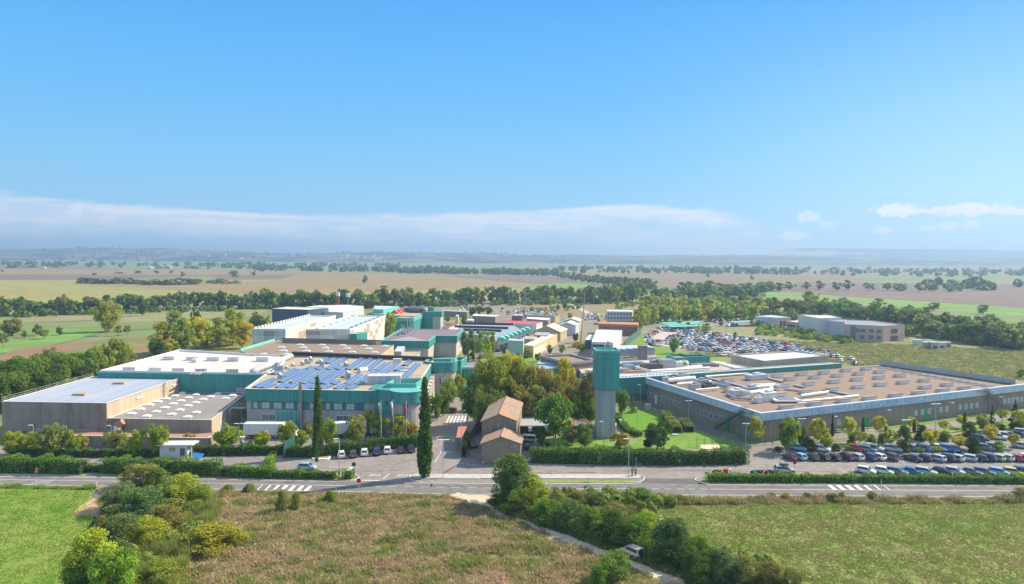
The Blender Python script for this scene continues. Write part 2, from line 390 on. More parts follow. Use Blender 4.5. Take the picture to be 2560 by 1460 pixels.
def h_mount(x, y, t):
    k = math.sin(min(1, t * 1.5) * math.pi / 2)
    e = min(1, max(0, (x - 2900) / 700)); e = e * e * (3 - 2 * e)
    return -2 + k * e * (165 + 20 * mn.fractal(Vector((x / 1500, 2, 1)), 1, 2, 3) - 15 * max(0, (x - 4700) / 1500))
hills('hill_ridge', 2700, 7600, 7200, 9200, h_mount, ((.022, .04, .025), (.035, .055, .03), (.03, .045, .025)), 120, 10)

# ------------------------------------------------------------------ roads, yards, verges
def px(pts, z=0.0, g=G): return [g(a, b) for a, b in pts]
NEAR = [(-60, 1211), (0, 1212), (262, 1216.5), (586, 1224.8), (640, 1226.6), (896, 1230.5), (1116, 1236.6), (1456, 1237.5), (1819, 1239.5), (1920, 1240), (2538, 1243.5), (2640, 1244)]
FAR = [(2640, 1213.5), (2560, 1213), (1920, 1211), (1764, 1211), (1593, 1208.5), (1368, 1208), (1240, 1208), (1038, 1206.5), (838, 1203), (640, 1199), (288, 1193), (0, 1190.5), (-60, 1190)]
sheet('yard_paving', px([(-80, 1190), (640, 1199), (838, 1204), (1240, 1209), (1593, 1209), (2640, 1214), (2640, 1062), (2300, 1085), (2060, 1108), (1870, 1108), (1560, 1118), (1290, 1118), (1200, 1060), (1178, 960), (1210, 905), (1160, 905), (1132, 960), (1080, 1030), (880, 1075), (560, 1088), (540, 1118), (-80, 1112)]), .012, YARD)
sheet('road', px(NEAR + FAR), .024, ROADM)
def strip(name, pts, w, z, m, lab=None):
    """a painted or paved ribbon along surveyed points"""
    P = [p if isinstance(p, Vector) else G(*p) for p in pts]; L, Rr = [], []
    for i, p in enumerate(P):
        d = (P[min(i + 1, len(P) - 1)] - P[max(i - 1, 0)]); d.z = 0; d.normalize(); n = Vector((-d.y, d.x, 0)) * w / 2
        L.append(p + n); Rr.append(p - n)
    mb = MB()
    for i in range(len(P) - 1):
        mb.add([(q.x, q.y, z) for q in (Rr[i], Rr[i + 1], L[i + 1], L[i])], [(0, 1, 2, 3)])
    return tag(mb.build(name, m), kind='structure')
def poly_s(name, pts, z, m): return sheet(name, [p if isinstance(p, Vector) else G(*p) for p in pts], z, m)
strip('edge_line', [(a, b - 1.2) for a, b in NEAR], .16, .032, WHITE)
strip('edge_line', [(a, b + .9) for a, b in FAR[::-1][:5]] , .16, .032, WHITE)
strip('edge_line', [(1036, 1207.6), (1240, 1209), (1593, 1209.4)], .16, .032, WHITE)
strip('edge_line', [(1770, 1212), (1920, 1212.2), (2640, 1214.6)], .16, .032, WHITE)
CEN = [(-60, 1198), (0, 1199), (286, 1203.2), (600, 1210), (870, 1214.5), (1226, 1220.3), (1460, 1221.5), (1820, 1223.4), (1920, 1224.3), (2560, 1227.3), (2640, 1227.6)]
def cen(x):
    for (a, b), (c, d) in zip(CEN, CEN[1:]):
        if a <= x <= c: return b + (d - b) * (x - a) / (c - a)
strip('centre_line', CEN[:5], .13, .033, WHITE)
for x in range(890, 1240, 40): strip('centre_line', [(x, cen(x)), (x + 22, cen(x + 22))], .13, .033, WHITE)
strip('centre_line', [(1380, cen(1380)), (1620, cen(1620))], .13, .033, WHITE)
for x in range(1632, 1770, 30): strip('centre_line', [(x, cen(x)), (x + 17, cen(x + 17))], .13, .033, WHITE)
strip('centre_line', [(1775, cen(1775)), (2560, 1227.3), (2640, 1227.6)], .13, .033, WHITE)
poly_s('asphalt_patch', [(1604, 1207.6), (1612, 1196), (1738, 1197), (1762, 1210)], .031, groundmat('fresh_asphalt', ((.135, .125, .125), (.16, .15, .15), (.12, .115, .115)), .3, 1.2))
for a_, b_, c_ in (((1110, 1182), (1135, 1168), .5), ((1135, 1168), (1146, 1160), .35), ((1250, 1182), (1380, 1183), .25), ((980, 1165), (1025, 1150), .15), ((1420, 1181), (1490, 1181), .3), ((850, 1180), (1000, 1176), .12), ((1650, 1176), (2100, 1180), .12), ((300, 1199), (520, 1204), .25), ((1850, 1218), (2500, 1221), .2), ((1040, 1216), (1500, 1220), .2)): strip('tar_repair', [a_, b_], c_, .0345, groundmat('tar', ((.09, .085, .085), (.12, .11, .11), (.08, .08, .08)), .5, 2) if 'tar' not in MATS else MATS['tar'])
# hatched zebra islands painted on the road
def hatch(quads, g, nm='hatch_marking'):
    mb = MB()
    for q in quads: mb.poly([Vector((p.x, p.y, .036)) for p in (g(a, b) for a, b in q)])
    o = mb.build(nm, WHITE); tag(o, kind='structure')
hatch([[(300, 1182), (308, 1182), (356, 1136), (348, 1136)], [(368, 1184), (384, 1184), (434, 1139), (418, 1139)], [(438, 1185), (464, 1185), (512, 1141), (484, 1141)],
       [(510, 1187), (540, 1187), (590, 1142), (552, 1142)], [(582, 1188), (616, 1188), (660, 1144), (626, 1144)], [(656, 1190), (690, 1190), (732, 1146), (700, 1146)], [(724, 1191), (762, 1191), (804, 1148), (772, 1148)]], ZB)
hatch([[(534, 1137), (570, 1137), (634, 1182), (596, 1182)], [(612, 1137), (650, 1137), (714, 1183), (674, 1183)], [(692, 1138), (732, 1138), (796, 1184), (756, 1184)],
       [(776, 1140), (812, 1140), (874, 1185), (838, 1185)], [(864, 1141), (888, 1141), (952, 1186), (928, 1186)], [(958, 1141), (972, 1141), (1034, 1187), (1020, 1187)], [(1046, 1143), (1054, 1143), (1116, 1186), (1108, 1186)]], ZE)
for k in range(5): strip('hatch_marking', [ZA(285 + k * 34, 1128), ZA(345 + k * 34, 1098)], .12, .036, WHITE)
# zebra crossing on the entrance road and stop lines
hatch([[(50 + k * 32, 575), (66 + k * 32, 575), (96 + k * 30, 510), (80 + k * 30, 510)] for k in range(6)], ZC, 'zebra_crossing')
strip('stop_line', [ZC(330, 1093), ZC(325, 1093)], .1, .03, WHITE)
strip('stop_line', [ZB(950, 975), ZB(1170, 978)], .2, .036, WHITE)
poly_s('hatch_marking', [ZB(1110, 1008), ZB(1150, 1008), ZB(1178, 978), ZB(1150, 978)], .038, WHITE)
strip('stop_line', [ZB(1190, 1094), ZB(1410, 1098)], .35, .036, WHITE)
strip('lane_line', [ZB(1445, 1084), ZB(1505, 1034)], .16, .036, WHITE)
strip('lane_line', [ZB(1915, 935), ZB(1962, 860)], .14, .036, WHITE); strip('lane_line', [ZB(1965, 855), ZB(1996, 806)], .14, .036, WHITE)
strip('stop_line', [ZB(1996, 806), ZB(2010, 806)], .3, .036, WHITE)
for k in range(3): strip('lane_line', [ZC(1120 / 8 + 40 + k * 60, 935 + k * 9), ZC(1120 / 8 + 75 + k * 60, 945 + k * 9)], .12, .036, WHITE)
for k in range(18): strip('bay_line', [ZE(140 + k * 104 + (60 if k > 9 else 0), 928 + k * .4), ZE(110 + k * 104 + (60 if k > 9 else 0), 892 + k * .4)], .12, .036, WHITE)
strip('bay_line', [ZE(130, 934), ZE(1160, 940)], .12, .037, WHITE)
for k in range(13): strip('bay_line', [ZE(740 + k * 128, 1035), ZE(640 + k * 128, 990)], .12, .036, WHITE)
for k in range(8): strip('bay_line', [ZB(1010 + k * 104, 900 - k * 8), ZB(985 + k * 104, 850 - k * 8)], .12, .036, WHITE)
strip('lane_line', [ZC(860, 955), ZC(2300, 958)], .14, .036, WHITE)
strip('lane_line', [ZD(1230, 975), ZD(1400, 990)], .14, .036, WHITE)
# lettering painted at the give-way lines, upright for drivers leaving the yard
def paint_text(txt, c, size, rz, sx=1.0, sy=1.6):
    cu = bpy.data.curves.new('t', 'FONT'); cu.body = txt; cu.size = size; cu.align_x = 'CENTER'; cu.align_y = 'CENTER'
    ob = bpy.data.objects.new('t', cu); COL.objects.link(ob)
    me = bpy.data.meshes.new_from_object(ob.evaluated_get(bpy.context.evaluated_depsgraph_get()))
    bpy.data.objects.remove(ob); me.materials.clear(); me.materials.append(WHITE)
    o = bpy.data.objects.new('stop_lettering', me); COL.objects.link(o); o.location = (c.x, c.y, .04); o.rotation_euler = (0, 0, rz); o.scale = (sx, sy, 1)
    return tag(o, kind='structure')
paint_text('STOP', ZB(1375, 1047), 1.25, R(182), .8, 1.5); paint_text('STOP', ZB(1625, 1048), 1.25, R(182), .8, 1.5); paint_text('STOP', ZC(65, 835), 1.1, R(182), .8, 1.5)

def slab(name, pts, z0, z1, m, kind='structure'):
    P = [p if isinstance(p, Vector) else G(*p) for p in pts]
    a = sum(P[i].x * P[(i + 1) % len(P)].y - P[(i + 1) % len(P)].x * P[i].y for i in range(len(P)))
    if a < 0: P = P[::-1]
    mb = MB(); mb.prism(P, z0, z1); o = mb.build(name, m); return tag(o, kind=kind)
# the pavement island, kerbs and verges along the road
slab('pavement', [ZC(-150, 1078), ZC(370, 1082), ZC(1700, 1084), ZC(1800, 1080), ZC(1830, 1062), ZC(1790, 1047), ZC(830, 1046), ZC(0, 1043), ZC(-50, 1040)], 0, .16, CONC)
slab('pavement', [ZB(1690, 1060), ZB(1690, 1070), ZB(1760, 1082), ZB(2330, 1085), ZB(2330, 1045), ZB(1900, 1042), ZB(1750, 1042)], 0, .15, CONC)
KERB = mat('kerb_stone', (.62, .60, .57), .8, .1)
def kerb(pts, w=.22, h=.17, nm='kerb'):
    P = [p if isinstance(p, Vector) else G(*p) for p in pts]; mb = MB()
    for a, b in zip(P, P[1:]):
        d = b - a; mb.box(((a.x + b.x) / 2, (a.y + b.y) / 2, h / 2), (d.length + w * .5, w, h), math.atan2(d.y, d.x))
    return tag(mb.build(nm, KERB), kind='structure')
kerb([ZC(1690, 1118), ZC(1790, 1118), ZC(1845, 1102), ZC(1862, 1082), ZC(1845, 1058), ZC(1800, 1048)])
kerb([ZD(985, 1134), ZD(920, 1120), ZD(866, 1096), ZD(872, 1080), ZD(920, 1072), ZD(965, 1070)])
kerb([ZB(1150, 1100), ZB(1215, 1088), ZB(1228, 1068), ZB(1195, 1048)])
kerb([ZB(1790, 1115), ZB(1720, 1100), ZB(1680, 1072), ZB(1700, 1048), ZB(1760, 1042)])
slab('verge', [ZC(975, 1116), ZC(1760, 1118), ZC(1800, 1100), ZC(1790, 1088), ZC(975, 1090)], 0, .05, TURF)
slab('verge', [ZD(985, 1130), ZE(2400, 1137), ZE(2400, 1040), ZD(1000, 1040), ZD(930, 1080), ZD(930, 1108)], 0, .06, TURF)
slab('verge', [ZB(-560, 1050), ZB(0, 1070), ZB(1000, 1095), ZB(1150, 1094), ZB(1210, 1082), ZB(1205, 1060), ZB(1170, 1040), ZB(60, 1000), ZB(-560, 985)], 0, .06, TURF)
slab('verge', [ZA(-60, 1030), ZA(700, 1035), ZA(2330, 1070), ZA(2330, 960), ZA(-60, 950)], 0, .05, groundmat('verge_dust', ((.30, .27, .19), (.36, .32, .25), (.17, .19, .07)), .3, 1.0))
slab('footpath', [(-60, 1184.5), (190, 1186), (240, 1189.5), (-60, 1189)], 0, .07, CONC)
slab('traffic_island', [ZB(797, 905), ZB(800, 890), ZB(850, 858), ZB(985, 852), ZB(962, 905), ZB(940, 911), ZB(830, 911)], 0, .2, KERB)
slab('island_grass', [ZB(812, 896), ZB(850, 864), ZB(970, 860), ZB(948, 898)], .2, .24, groundmat('dry_island_grass', ((.42, .30, .10), (.20, .24, .05), (.36, .27, .09)), .25, 1.5))
# fields in front of the road
poly_s('paddock', [(-80, 1213), (235, 1218), (250, 1226), (215, 1255), (245, 1300), (160, 1400), (180, 1500), (-120, 1500)], .03, PADD)
poly_s('meadow', [(250, 1218), (586, 1226), (896, 1232), (1116, 1238.5), (1180, 1244), (1205, 1262), (1500, 1385), (1760, 1500), (150, 1500), (230, 1300)], .03, MEAD)
poly_s('turf_field', [(1210, 1240), (1819, 1242), (2538, 1246), (2660, 1247), (2720, 1500), (1700, 1500), (1500, 1372), (1230, 1260)], .028, TURF)
poly_s('soil_patch', [(180, 1288), (200, 1265), (232, 1248), (262, 1246), (285, 1270), (285, 1300), (235, 1292)], .062, SOIL)
poly_s('driveway', [(225, 1240), (240, 1225), (262, 1216), (330, 1217), (290, 1244), (250, 1247)], .05, ASPH)
strip('gravel_track', [(1130, 1238), (1175, 1249), (1225, 1266), (1290, 1294), (1352, 1324), (1440, 1362), (1530, 1399), (1640, 1440), (1750, 1480), (1830, 1510)], 3.6, .05, groundmat('track_gravel', ((.60, .49, .36), (.66, .55, .41), (.45, .39, .28)), .35, 1.8))
poly_s('track_mouth', [(1080, 1237.5), (1130, 1245), (1165, 1254), (1225, 1258), (1240, 1245), (1215, 1238)], .047, groundmat('mouth_gravel', ((.58, .47, .34), (.50, .43, .34), (.64, .54, .42)), .35, 1.8))
# lawns between tower and plant
poly_s('lawn', [ZC(1600, 505), ZC(1700, 455), ZC(1880, 440), ZC(2010, 505), ZC(2060, 640), ZC(1900, 650), ZC(1700, 640)], .05, groundmat('bright_lawn', ((.12, .26, .02), (.14, .28, .03), (.11, .24, .02)), .2, 1.5))
poly_s('lawn', [ZC(830, 830), ZC(930, 800), ZC(1040, 730), ZC(1180, 712), ZC(1400, 720), ZC(1560, 720), ZC(1790, 745), ZC(1880, 660), ZD(840, 640), ZD(1000, 680), ZD(1330, 770), ZD(1700, 760), ZD(1310, 800), ZC(1900, 820)], .04, GRASSM)
poly_s('lawn', [ZC(690, 470), ZC(1200, 480), ZC(1410, 600), ZC(1410, 500), ZC(1300, 430), ZC(690, 430)], .05, GRASSM)
poly_s('lawn', [ZE(1290, 640), ZE(1500, 635), ZE(2330, 540), ZE(2330, 600), ZE(1900, 650), ZE(1300, 720)], .05, GRASSM)
poly_s('service_road', [ZD(230, 430), ZD(440, 400), ZD(900, 560), ZD(1330, 745), ZD(1460, 760), ZD(1330, 775), ZD(980, 670), ZD(840, 620), ZD(640, 540), ZD(470, 450), ZD(250, 440)], .06, ASPH)
strip('service_road', [ZE(-200, 800), ZE(620, 680), ZE(1100, 640), ZE(1560, 590), ZE(2060, 520), ZE(2500, 470)], 7.5, .07, YARD)
strip('verge', [ZE(-200, 765), ZE(620, 655), ZE(1100, 612), ZE(1560, 565), ZE(2060, 500), ZE(2500, 450)], 2.2, .075, GRASSM)
strip('parking_road', [ZE(-100, 790), ZE(900, 780), ZE(1500, 775), ZE(2500, 745)], 3.0, .08, YARD)
poly_s('planting_strip', [ZE(250, 850), ZE(260, 780), ZE(640, 740), ZE(1500, 700), ZE(2400, 640), ZE(2400, 600), ZE(1100, 690), ZE(200, 770)], .085, TURF)
# scrubland right, car park, village ground
poly_s('scrubland', [(1560, 862), (1620, 850), (1830, 815), (1900, 810), (2280, 860), (2640, 870), (2640, 965), (2200, 930), (2080, 905), (1890, 900), (1690, 915), (1560, 905)], .05, SCRUB)
poly_s('grass_bank', [(1560, 902), (1588, 852), (1616, 832), (1625, 862), (1700, 880), (1850, 905), (1800, 925), (1650, 905)], .07, GRASSM)
poly_s('car_park', [(1610, 850), (1618, 836), (1660, 822), (1700, 830), (1800, 838), (1900, 852), (2010, 872), (2120, 890), (2050, 906), (1860, 902), (1780, 885), (1680, 868), (1625, 862)], .09, GRAV)
poly_s('car_park', [(1618, 826), (1650, 812), (1800, 800), (1880, 806), (1860, 818), (1700, 826)], .08, YARD)
poly_s('village_ground', [(1170, 905), (1240, 870), (1240, 790), (1090, 775), (980, 770), (1100, 752), (1330, 758), (1430, 800), (1640, 795), (1620, 835), (1560, 870), (1545, 905)], .04, groundmat('works_yard', ((.27, .24, .21), (.24, .22, .17), (.20, .21, .12)), .03, .3))
poly_s('rough_pasture', [(1380, 790), (1250, 762), (1500, 752), (1640, 760), (1600, 800), (1470, 800)], .06, groundmat('dry_pasture', ((.27, .22, .13), (.22, .21, .09), (.30, .23, .14)), .02, .2))
strip('dirt_track', [(1405, 752), (1432, 763), (1458, 776), (1480, 787)], 5.0, .1, GRAV)
strip('works_street', [(1168, 960), (1190, 905), (1240, 873), (1262, 862)], 9.0, .07, YARD)
strip('works_street', [(1330, 900), (1372, 868), (1424, 836), (1455, 800)], 13.0, .075, YARD)
poly_s('lawn', [(1212, 905), (1232, 888), (1345, 880), (1350, 905), (1270, 925)], .08, GRASSM)
strip('far_lane', [(2230, 840), (2350, 852), (2460, 862), (2640, 876)], 4.0, .09, CONC)
for pts in ([(60, 654), (330, 662), (520, 668)], [(1190, 673), (1330, 673)], [(700, 676), (1000, 673)]): strip('far_lane', pts, 16, .3, GRAV)
# ------------------------------------------------------------------ materials of the works
TEAL = mat('teal_metal', (.055, .29, .26), .55, .14, .25, stain=.25, rib=.9, ribd=.22)
TEALD = mat('teal_metal_flat', (.07, .31, .285), .5, .14, .25, stain=.25, rib=2.4, ribd=.15, seam=1.2)
TEALL = mat('teal_capping', (.15, .48, .41), .45, .06)
MINT = mat('mint_roof', (.20, .58, .47), .5, .08, .2)
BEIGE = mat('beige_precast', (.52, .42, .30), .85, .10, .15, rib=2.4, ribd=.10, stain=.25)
BROWNP = mat('brown_precast', (.33, .27, .22), .85, .10, .12, rib=1.2, ribd=.14, stain=.15)
GREYP = mat('grey_precast', (.42, .40, .38), .85, .08, .12, rib=1.2, ribd=.08, stain=.2)
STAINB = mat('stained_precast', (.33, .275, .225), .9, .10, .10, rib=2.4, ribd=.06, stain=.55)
CONCR = mat('concrete_fins', (.55, .50, .45), .85, .08, .2, rib=.55, ribd=.28)
CONCS = mat('concrete_smooth', (.40, .40, .415), .85, .10, .2, stain=.3)
RGREY = mat('grey_membrane_roof', (.38, .42, .50), .6, .10, .08, bump=.05, rib=2, ribd=.07)
RWHITE = mat('white_membrane_roof', (.66, .58, .52), .7, .14, .10, bump=.05, rib=2, ribd=.05)
RBROWN = mat('gravel_roof', (.27, .20, .15), .95, .16, .09, bump=.2)
RTAN = mat('tan_gravel_roof', (.43, .345, .235), .95, .08, .09, bump=.2)
RDARK = mat('weathered_bitumen_roof', (.27, .245, .235), .9, .30, .12, bump=.2)
RRED = mat('red_brown_roof', (.40, .22, .165), .95, .12, .2, bump=.1)
RPURP = mat('purple_brown_roof', (.21, .165, .19), .9, .08, .1)
RSIL = mat('silver_roof_sheet', (.60, .63, .66), .4, .06, .1, rib=.6, ribd=.12)
WHITEM = mat('white_metal', (.70, .69, .66), .45, .06, .2)
WHITEW = mat('white_cladding', (.66, .66, .65), .6, .07, .15, rib=1.0, ribd=.08)
GREYM = mat('galvanised_metal', (.45, .47, .49), .4, .08, .4, metal=.5)
DARK = mat('dark_steel', (.10, .10, .11), .5, .1)
BLACKM = mat('black_parapet', (.07, .06, .06), .8, .1)
GLASS = mat('window_glass', (.10, .16, .18), .12, .2, .6, spec=.8)
TGLASS = mat('teal_glass', (.03, .30, .30), .12, .15, .5, rib=1.2, ribd=.35, spec=.8)
PGLASS = mat('pale_window', (.40, .50, .50), .2, .25, .8)
FRAMEW = mat('white_frame', (.70, .70, .70), .5, .05)
GREEND = mat('green_door', (.04, .34, .14), .5, .05)
DOME = mat('skylight_plastic', (.74, .72, .70), .35, .05, .5)
CREAM = mat('cream_cladding', (.80, .74, .62), .6, .04, .2, rib=1.0, ribd=.05)
TAUPE = mat('taupe_cladding', (.46, .38, .33), .6, .04, .2, rib=1.0, ribd=.05)
GREYC = mat('pale_grey_cladding', (.62, .60, .57), .6, .04, .2, rib=1.0, ribd=.05)
PINK = mat('pink_brick', (.58, .40, .34), .85, .08, .2, seam=.6)
SILF = mat('silver_fascia', (.56, .66, .82), .35, .05, .2, metal=.15, rib=1.5, ribd=.08)
ORANG = mat('orange_brown_cladding', (.50, .22, .10), .8, .15, .2)
STONE = mat('rubble_stone', (1.0, .96, .90), .95, .22, .6, stain=.3, bump=.8, brick=(1.1, (.36, .29, .21), (.22, .18, .14), (.30, .26, .21)))

def tomb(mb, pts, z0, z1): mb.prism(pts, z0, z1)
def ccw(P):
    a = sum(P[i].x * P[(i + 1) % len(P)].y - P[(i + 1) % len(P)].x * P[i].y for i in range(len(P)))
    return P if a > 0 else P[::-1]
def hall(name, label, cat, P, H, wall, roof, fas=None, par=None, cap=None, group=None, z0=0.0, sunk=0.0, capw=.3):
    """flat roofed hall on a surveyed outline: wall, roof, fascia band fas=(drop, material, out), capping par=(material, height)"""
    P = ccw([Vector((p.x, p.y, 0)) for p in P]); c = sum(P, Vector()) / len(P)
    t = thing(name, label, cat, (c.x, c.y, z0), 0, group)
    MB().prism(P, z0, H - sunk, top=None).build('wall', wall, t)
    MB().poly([(p.x, p.y, H - sunk) for p in P]).build('roof', roof, t)
    if fas:
        MB().ring(offset_poly(P, fas[2]), offset_poly(P, .02 if not sunk else -.25), H - fas[0], H + (par[1] if par else 0), 0).build('fascia', fas[1], t)
    if par:
        o = fas[2] + .05 if fas else .06
        MB().ring(offset_poly(P, o), offset_poly(P, -capw), H + par[1], H + par[1] + .12, 0).build('capping', par[0], t)
        if not fas or sunk: MB().ring(offset_poly(P, .03), offset_poly(P, -.27), H - sunk - .02, H + par[1] + .01, 0).build('parapet', wall if not fas else fas[1], t)
    t['P'] = [tuple(p) for p in P]
    return t, P
def wbox(mb, a, b, s, z, w, h, out=.06, d=.12, mi=0):
    """box set proud of the wall a>b: s metres along, z up"""
    a, b = Vector((a[0], a[1], 0)), Vector((b[0], b[1], 0)); u = (b - a).normalized(); n = Vector((u.y, -u.x, 0))
    c = a + u * s + n * (out - d / 2) + Vector((0, 0, z + h / 2)); mb.box(c, (w, d, h), math.atan2(u.y, u.x), mi)
def windows(t, a, b, ss, z, w, h, glass=None, frame=None, name='window', out=.09):
    for s in ss:
        m = MB(); wbox(m, a, b, s, z, w, h, out, .12, 0)
        if frame is not None:
            wbox(m, a, b, s, z - .1, w + .2, .1, out + .02, .14, 1); wbox(m, a, b, s, z + h, w + .2, .1, out + .02, .14, 1)
            wbox(m, a, b, s - w / 2 - .05, z, .1, h, out + .02, .14, 1); wbox(m, a, b, s + w / 2 + .05, z, .1, h, out + .02, .14, 1); wbox(m, a, b, s, z, .07, h, out + .015, .13, 1)
        m.build(name, [glass or GLASS, frame or FRAMEW], t)
def frange(a, b, n): return [a + (b - a) * i / (n - 1) for i in range(n)]
def rline(mb, pts, h=1.0, r=.03, post=2.0, mi=0):
    """a hand rail with posts along points"""
    for a, b in zip(pts, pts[1:]):
        a, b = Vector(a), Vector(b); L = (b - a).length; k = max(1, int(L / post))
        for z in (h, h * .5): mb.cyl(a + Vector((0, 0, z)), b + Vector((0, 0, z)), r, r, 4, mi)
        for i in range(k + 1): p = a.lerp(b, i / k); mb.cyl(p, p + Vector((0, 0, h)), r, r, 4, mi)

# ------------------------------------------------------------------ grey roofed hall, left
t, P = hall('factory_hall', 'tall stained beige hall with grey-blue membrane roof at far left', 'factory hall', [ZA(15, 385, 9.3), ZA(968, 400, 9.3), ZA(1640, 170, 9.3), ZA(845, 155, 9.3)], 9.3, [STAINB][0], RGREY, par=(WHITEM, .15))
m = MB(); wbox(m, P[1], P[2], (P[2] - P[1]).length / 2, 0, (P[2] - P[1]).length - .05, 9.25, .04, .08); m.build('lit_side_wall', BEIGE, t)  # lighter colour on the sunlit side; front wall darkened for its shade
for f in ((705, 318), (1065, 215)):
    m = MB(); c = ZA(f[0] + 30, f[1], 9.3); m.box((c.x, c.y, 9.55), (3.2, 2.2, .5)); m.build('roof_hatch', RTAN, t); 
m = MB(); rline(m, [tuple(Vector((p.x, p.y, 9.45))) for p in (P[3], P[0], P[1])], 1.0, .022, 4); m.build('roof_railing', WHITEM, t)
m = MB(); a, b = P[1], P[2]; wbox(m, a, b, 26, 5.4, .5, 4.6, .5, .1); m.build('wall_ladder', GREYM, t)
for s in (14, 32, 46): m = MB(); wbox(m, a, b, s, 7.9, 3.0, .3, .25, .3); m.build('wall_lamp', DOME, t)
# ------------------------------------------------------------------ lower hall with domes
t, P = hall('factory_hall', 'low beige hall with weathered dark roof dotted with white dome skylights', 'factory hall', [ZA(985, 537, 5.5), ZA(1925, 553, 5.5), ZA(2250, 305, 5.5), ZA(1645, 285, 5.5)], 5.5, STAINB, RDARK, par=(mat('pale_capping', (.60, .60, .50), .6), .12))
m = MB(); wbox(m, P[1], P[2], (P[2] - P[1]).length / 2, 0, (P[2] - P[1]).length - .05, 5.45, .04, .08); m.build('lit_side_wall', BEIGE, t)  # here too the sunlit side is coloured lighter than the shaded front
def dome(t, c, z, sx=1.7, sy=1.7, h=.55, rz=0, name='skylight'):
    m = MB(); m.box((c.x, c.y, z + .12), (sx + .25, sy + .25, .24), rz, 1)
    mm = Matrix.Rotation(rz, 3, 'Z'); v = [Vector((c.x, c.y, z + .24)) + mm @ Vector((a * sx / 2, b * sy / 2, 0)) for a, b in ((-1, -1), (1, -1), (1, 1), (-1, 1))]
    w = [Vector((c.x, c.y, z + .24 + h)) + mm @ Vector((a * sx / 4.5, b * sy / 4.5, 0)) for a, b in ((-1, -1), (1, -1), (1, 1), (-1, 1))]
    m.add(v + w, [(0, 1, 5, 4), (1, 2, 6, 5), (2, 3, 7, 6), (3, 0, 4, 7), (4, 5, 6, 7)], 0); m.build(name, [DOME, FRAMEW], t)
for x, y in [(1195, 492), (1335, 515), (1560, 498), (1705, 522), (1280, 452), (1420, 475), (1635, 460), (1785, 482), (1365, 413), (1500, 438), (1710, 420), (1440, 384), (1575, 403), (1780, 392), (1515, 357), (1645, 375), (1848, 362),
             (1590, 330), (1715, 347), (1915, 338), (2050, 352), (1660, 305), (1785, 320), (1985, 310), (2115, 326)]:
    dome(t, ZA(x, y, 5.5), 5.5, 1.7, 1.5, .26, R(8))
m = MB(); wbox(m, P[1], P[2], 9, 1.2, 4.5, 2.4, .1, .2); m.build('loading_door', WHITEM, t)
m = MB(); a = Vector(P[1]); u = (Vector(P[2]) - a).normalized(); n = Vector((u.y, -u.x, 0))
for i in range(14): q = a + u * (13 + .0 * i) + n * .8; m.box((q.x, q.y, .4 * i + .3), (.7, .7, .06), .2)
m.build('cage_ladder', GREYM, t)
# low front wing with red-brown roof
fl, fr, br, bl = ZA(230, 690, 2.6), ZA(1900, 717, 2.6), ZA(1965, 655, 2.6), ZA(330, 636, 2.6)
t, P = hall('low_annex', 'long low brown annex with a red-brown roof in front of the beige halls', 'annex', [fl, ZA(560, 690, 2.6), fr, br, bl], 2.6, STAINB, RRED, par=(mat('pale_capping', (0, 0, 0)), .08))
m = MB(); m.cyl(ZA(1070, 655, 2.6), ZA(1070, 655, 2.6) + Vector((0, 0, 1.6)), .9, .9, 10, 0); m.cyl(ZA(1070, 655, 2.6) + Vector((0, 0, 1.6)), ZA(1070, 655, 2.6) + Vector((1.4, 0, 2.6)), .9, .8, 10, 1); m.build('roof_cowl', [WHITEM, RRED], t)
for a_, b_ in ((4.5, 1), (17, 1), (27, 1)):
    m = MB(); wbox(m, P[1], P[2], a_, 1.0, 6, .9, .08, .1); m.build('strip_window', mat('blue_glass', (.16, .26, .36), .2, .2, .5), t)
t, P = hall('plant_box', 'small beige plant box against the foot of the tall stained wall', 'plant box', [ZA(205, 670, 2.2), ZA(345, 670, 2.2), ZA(350, 640, 2.2), ZA(210, 640, 2.2)], 2.2, BEIGE, DARK)

# ------------------------------------------------------------------ white roofed hall
t, P = hall('factory_hall', 'wide hall with gleaming white roof and teal metal front', 'factory hall', [YA(888, 1208, 10.8), YA(2325, 1232, 10.8), YB(440, 797, 10.8), YB(628, 620, 10.8), YA(2325, 1052, 10.8), YA(1630, 1010, 10.8)], 10.8, TEAL, RWHITE, fas=(.0, TEAL, .05), par=(TEALL, .1))
a = ZA(888, 117, 10.8); 
m = MB(); m.ring(offset_poly(P, -.35), offset_poly(P, -.75), 10.7, 11.5); m.build('inner_parapet', WHITEM, t)
m = MB(); wbox(m, P[0], Vector((P[1].x, P[1].y, 0)), 62, 0.2, 40, 6.9, .06, .1); m.build('lower_wall', GREYP, t)
UNITS = [(1120, 1155, 115, 35, 1), (1357, 1160, 115, 35, 0), (1568, 1165, 112, 38, 1), (1775, 1170, 112, 40, 1), (2065, 1172, 112, 40, 1), (1482, 1058, 105, 34, 0), (1697, 1062, 110, 34, 0), (1880, 1065, 115, 36, 0), (2072, 1068, 105, 34, 0), (1745, 1085, 45, 30, 0)]
def unit(t, c, w, d, h, rz=R(3), vent=False, z=None):
    z = c.z; m = MB(); m.box((c.x, c.y, z + h / 2), (w, d, h), rz, 0); m.box((c.x, c.y, z + h + .05), (w + .2, d + .2, .1), rz, 0)
    if vent:
        q = Vector((math.cos(rz), math.sin(rz), 0))
        for i in range(4): p = c + q * (w * (i - 1.5) / 4); m.box((p.x, p.y - d / 2 - .03, z + h * .55), (w / 5.5, .06, h * .5), rz, 1)
    m.build('roof_unit', [WHITEW, GREYM], t)
for x, y, w, h, v in UNITS:
    c = YA(x + w / 2, y + h, 10.8); s = c.y / F_PX / 3.64; unit(t, c + Vector((0, 1, 0)), w * s, 2.4, h * s * .95, 0, v)
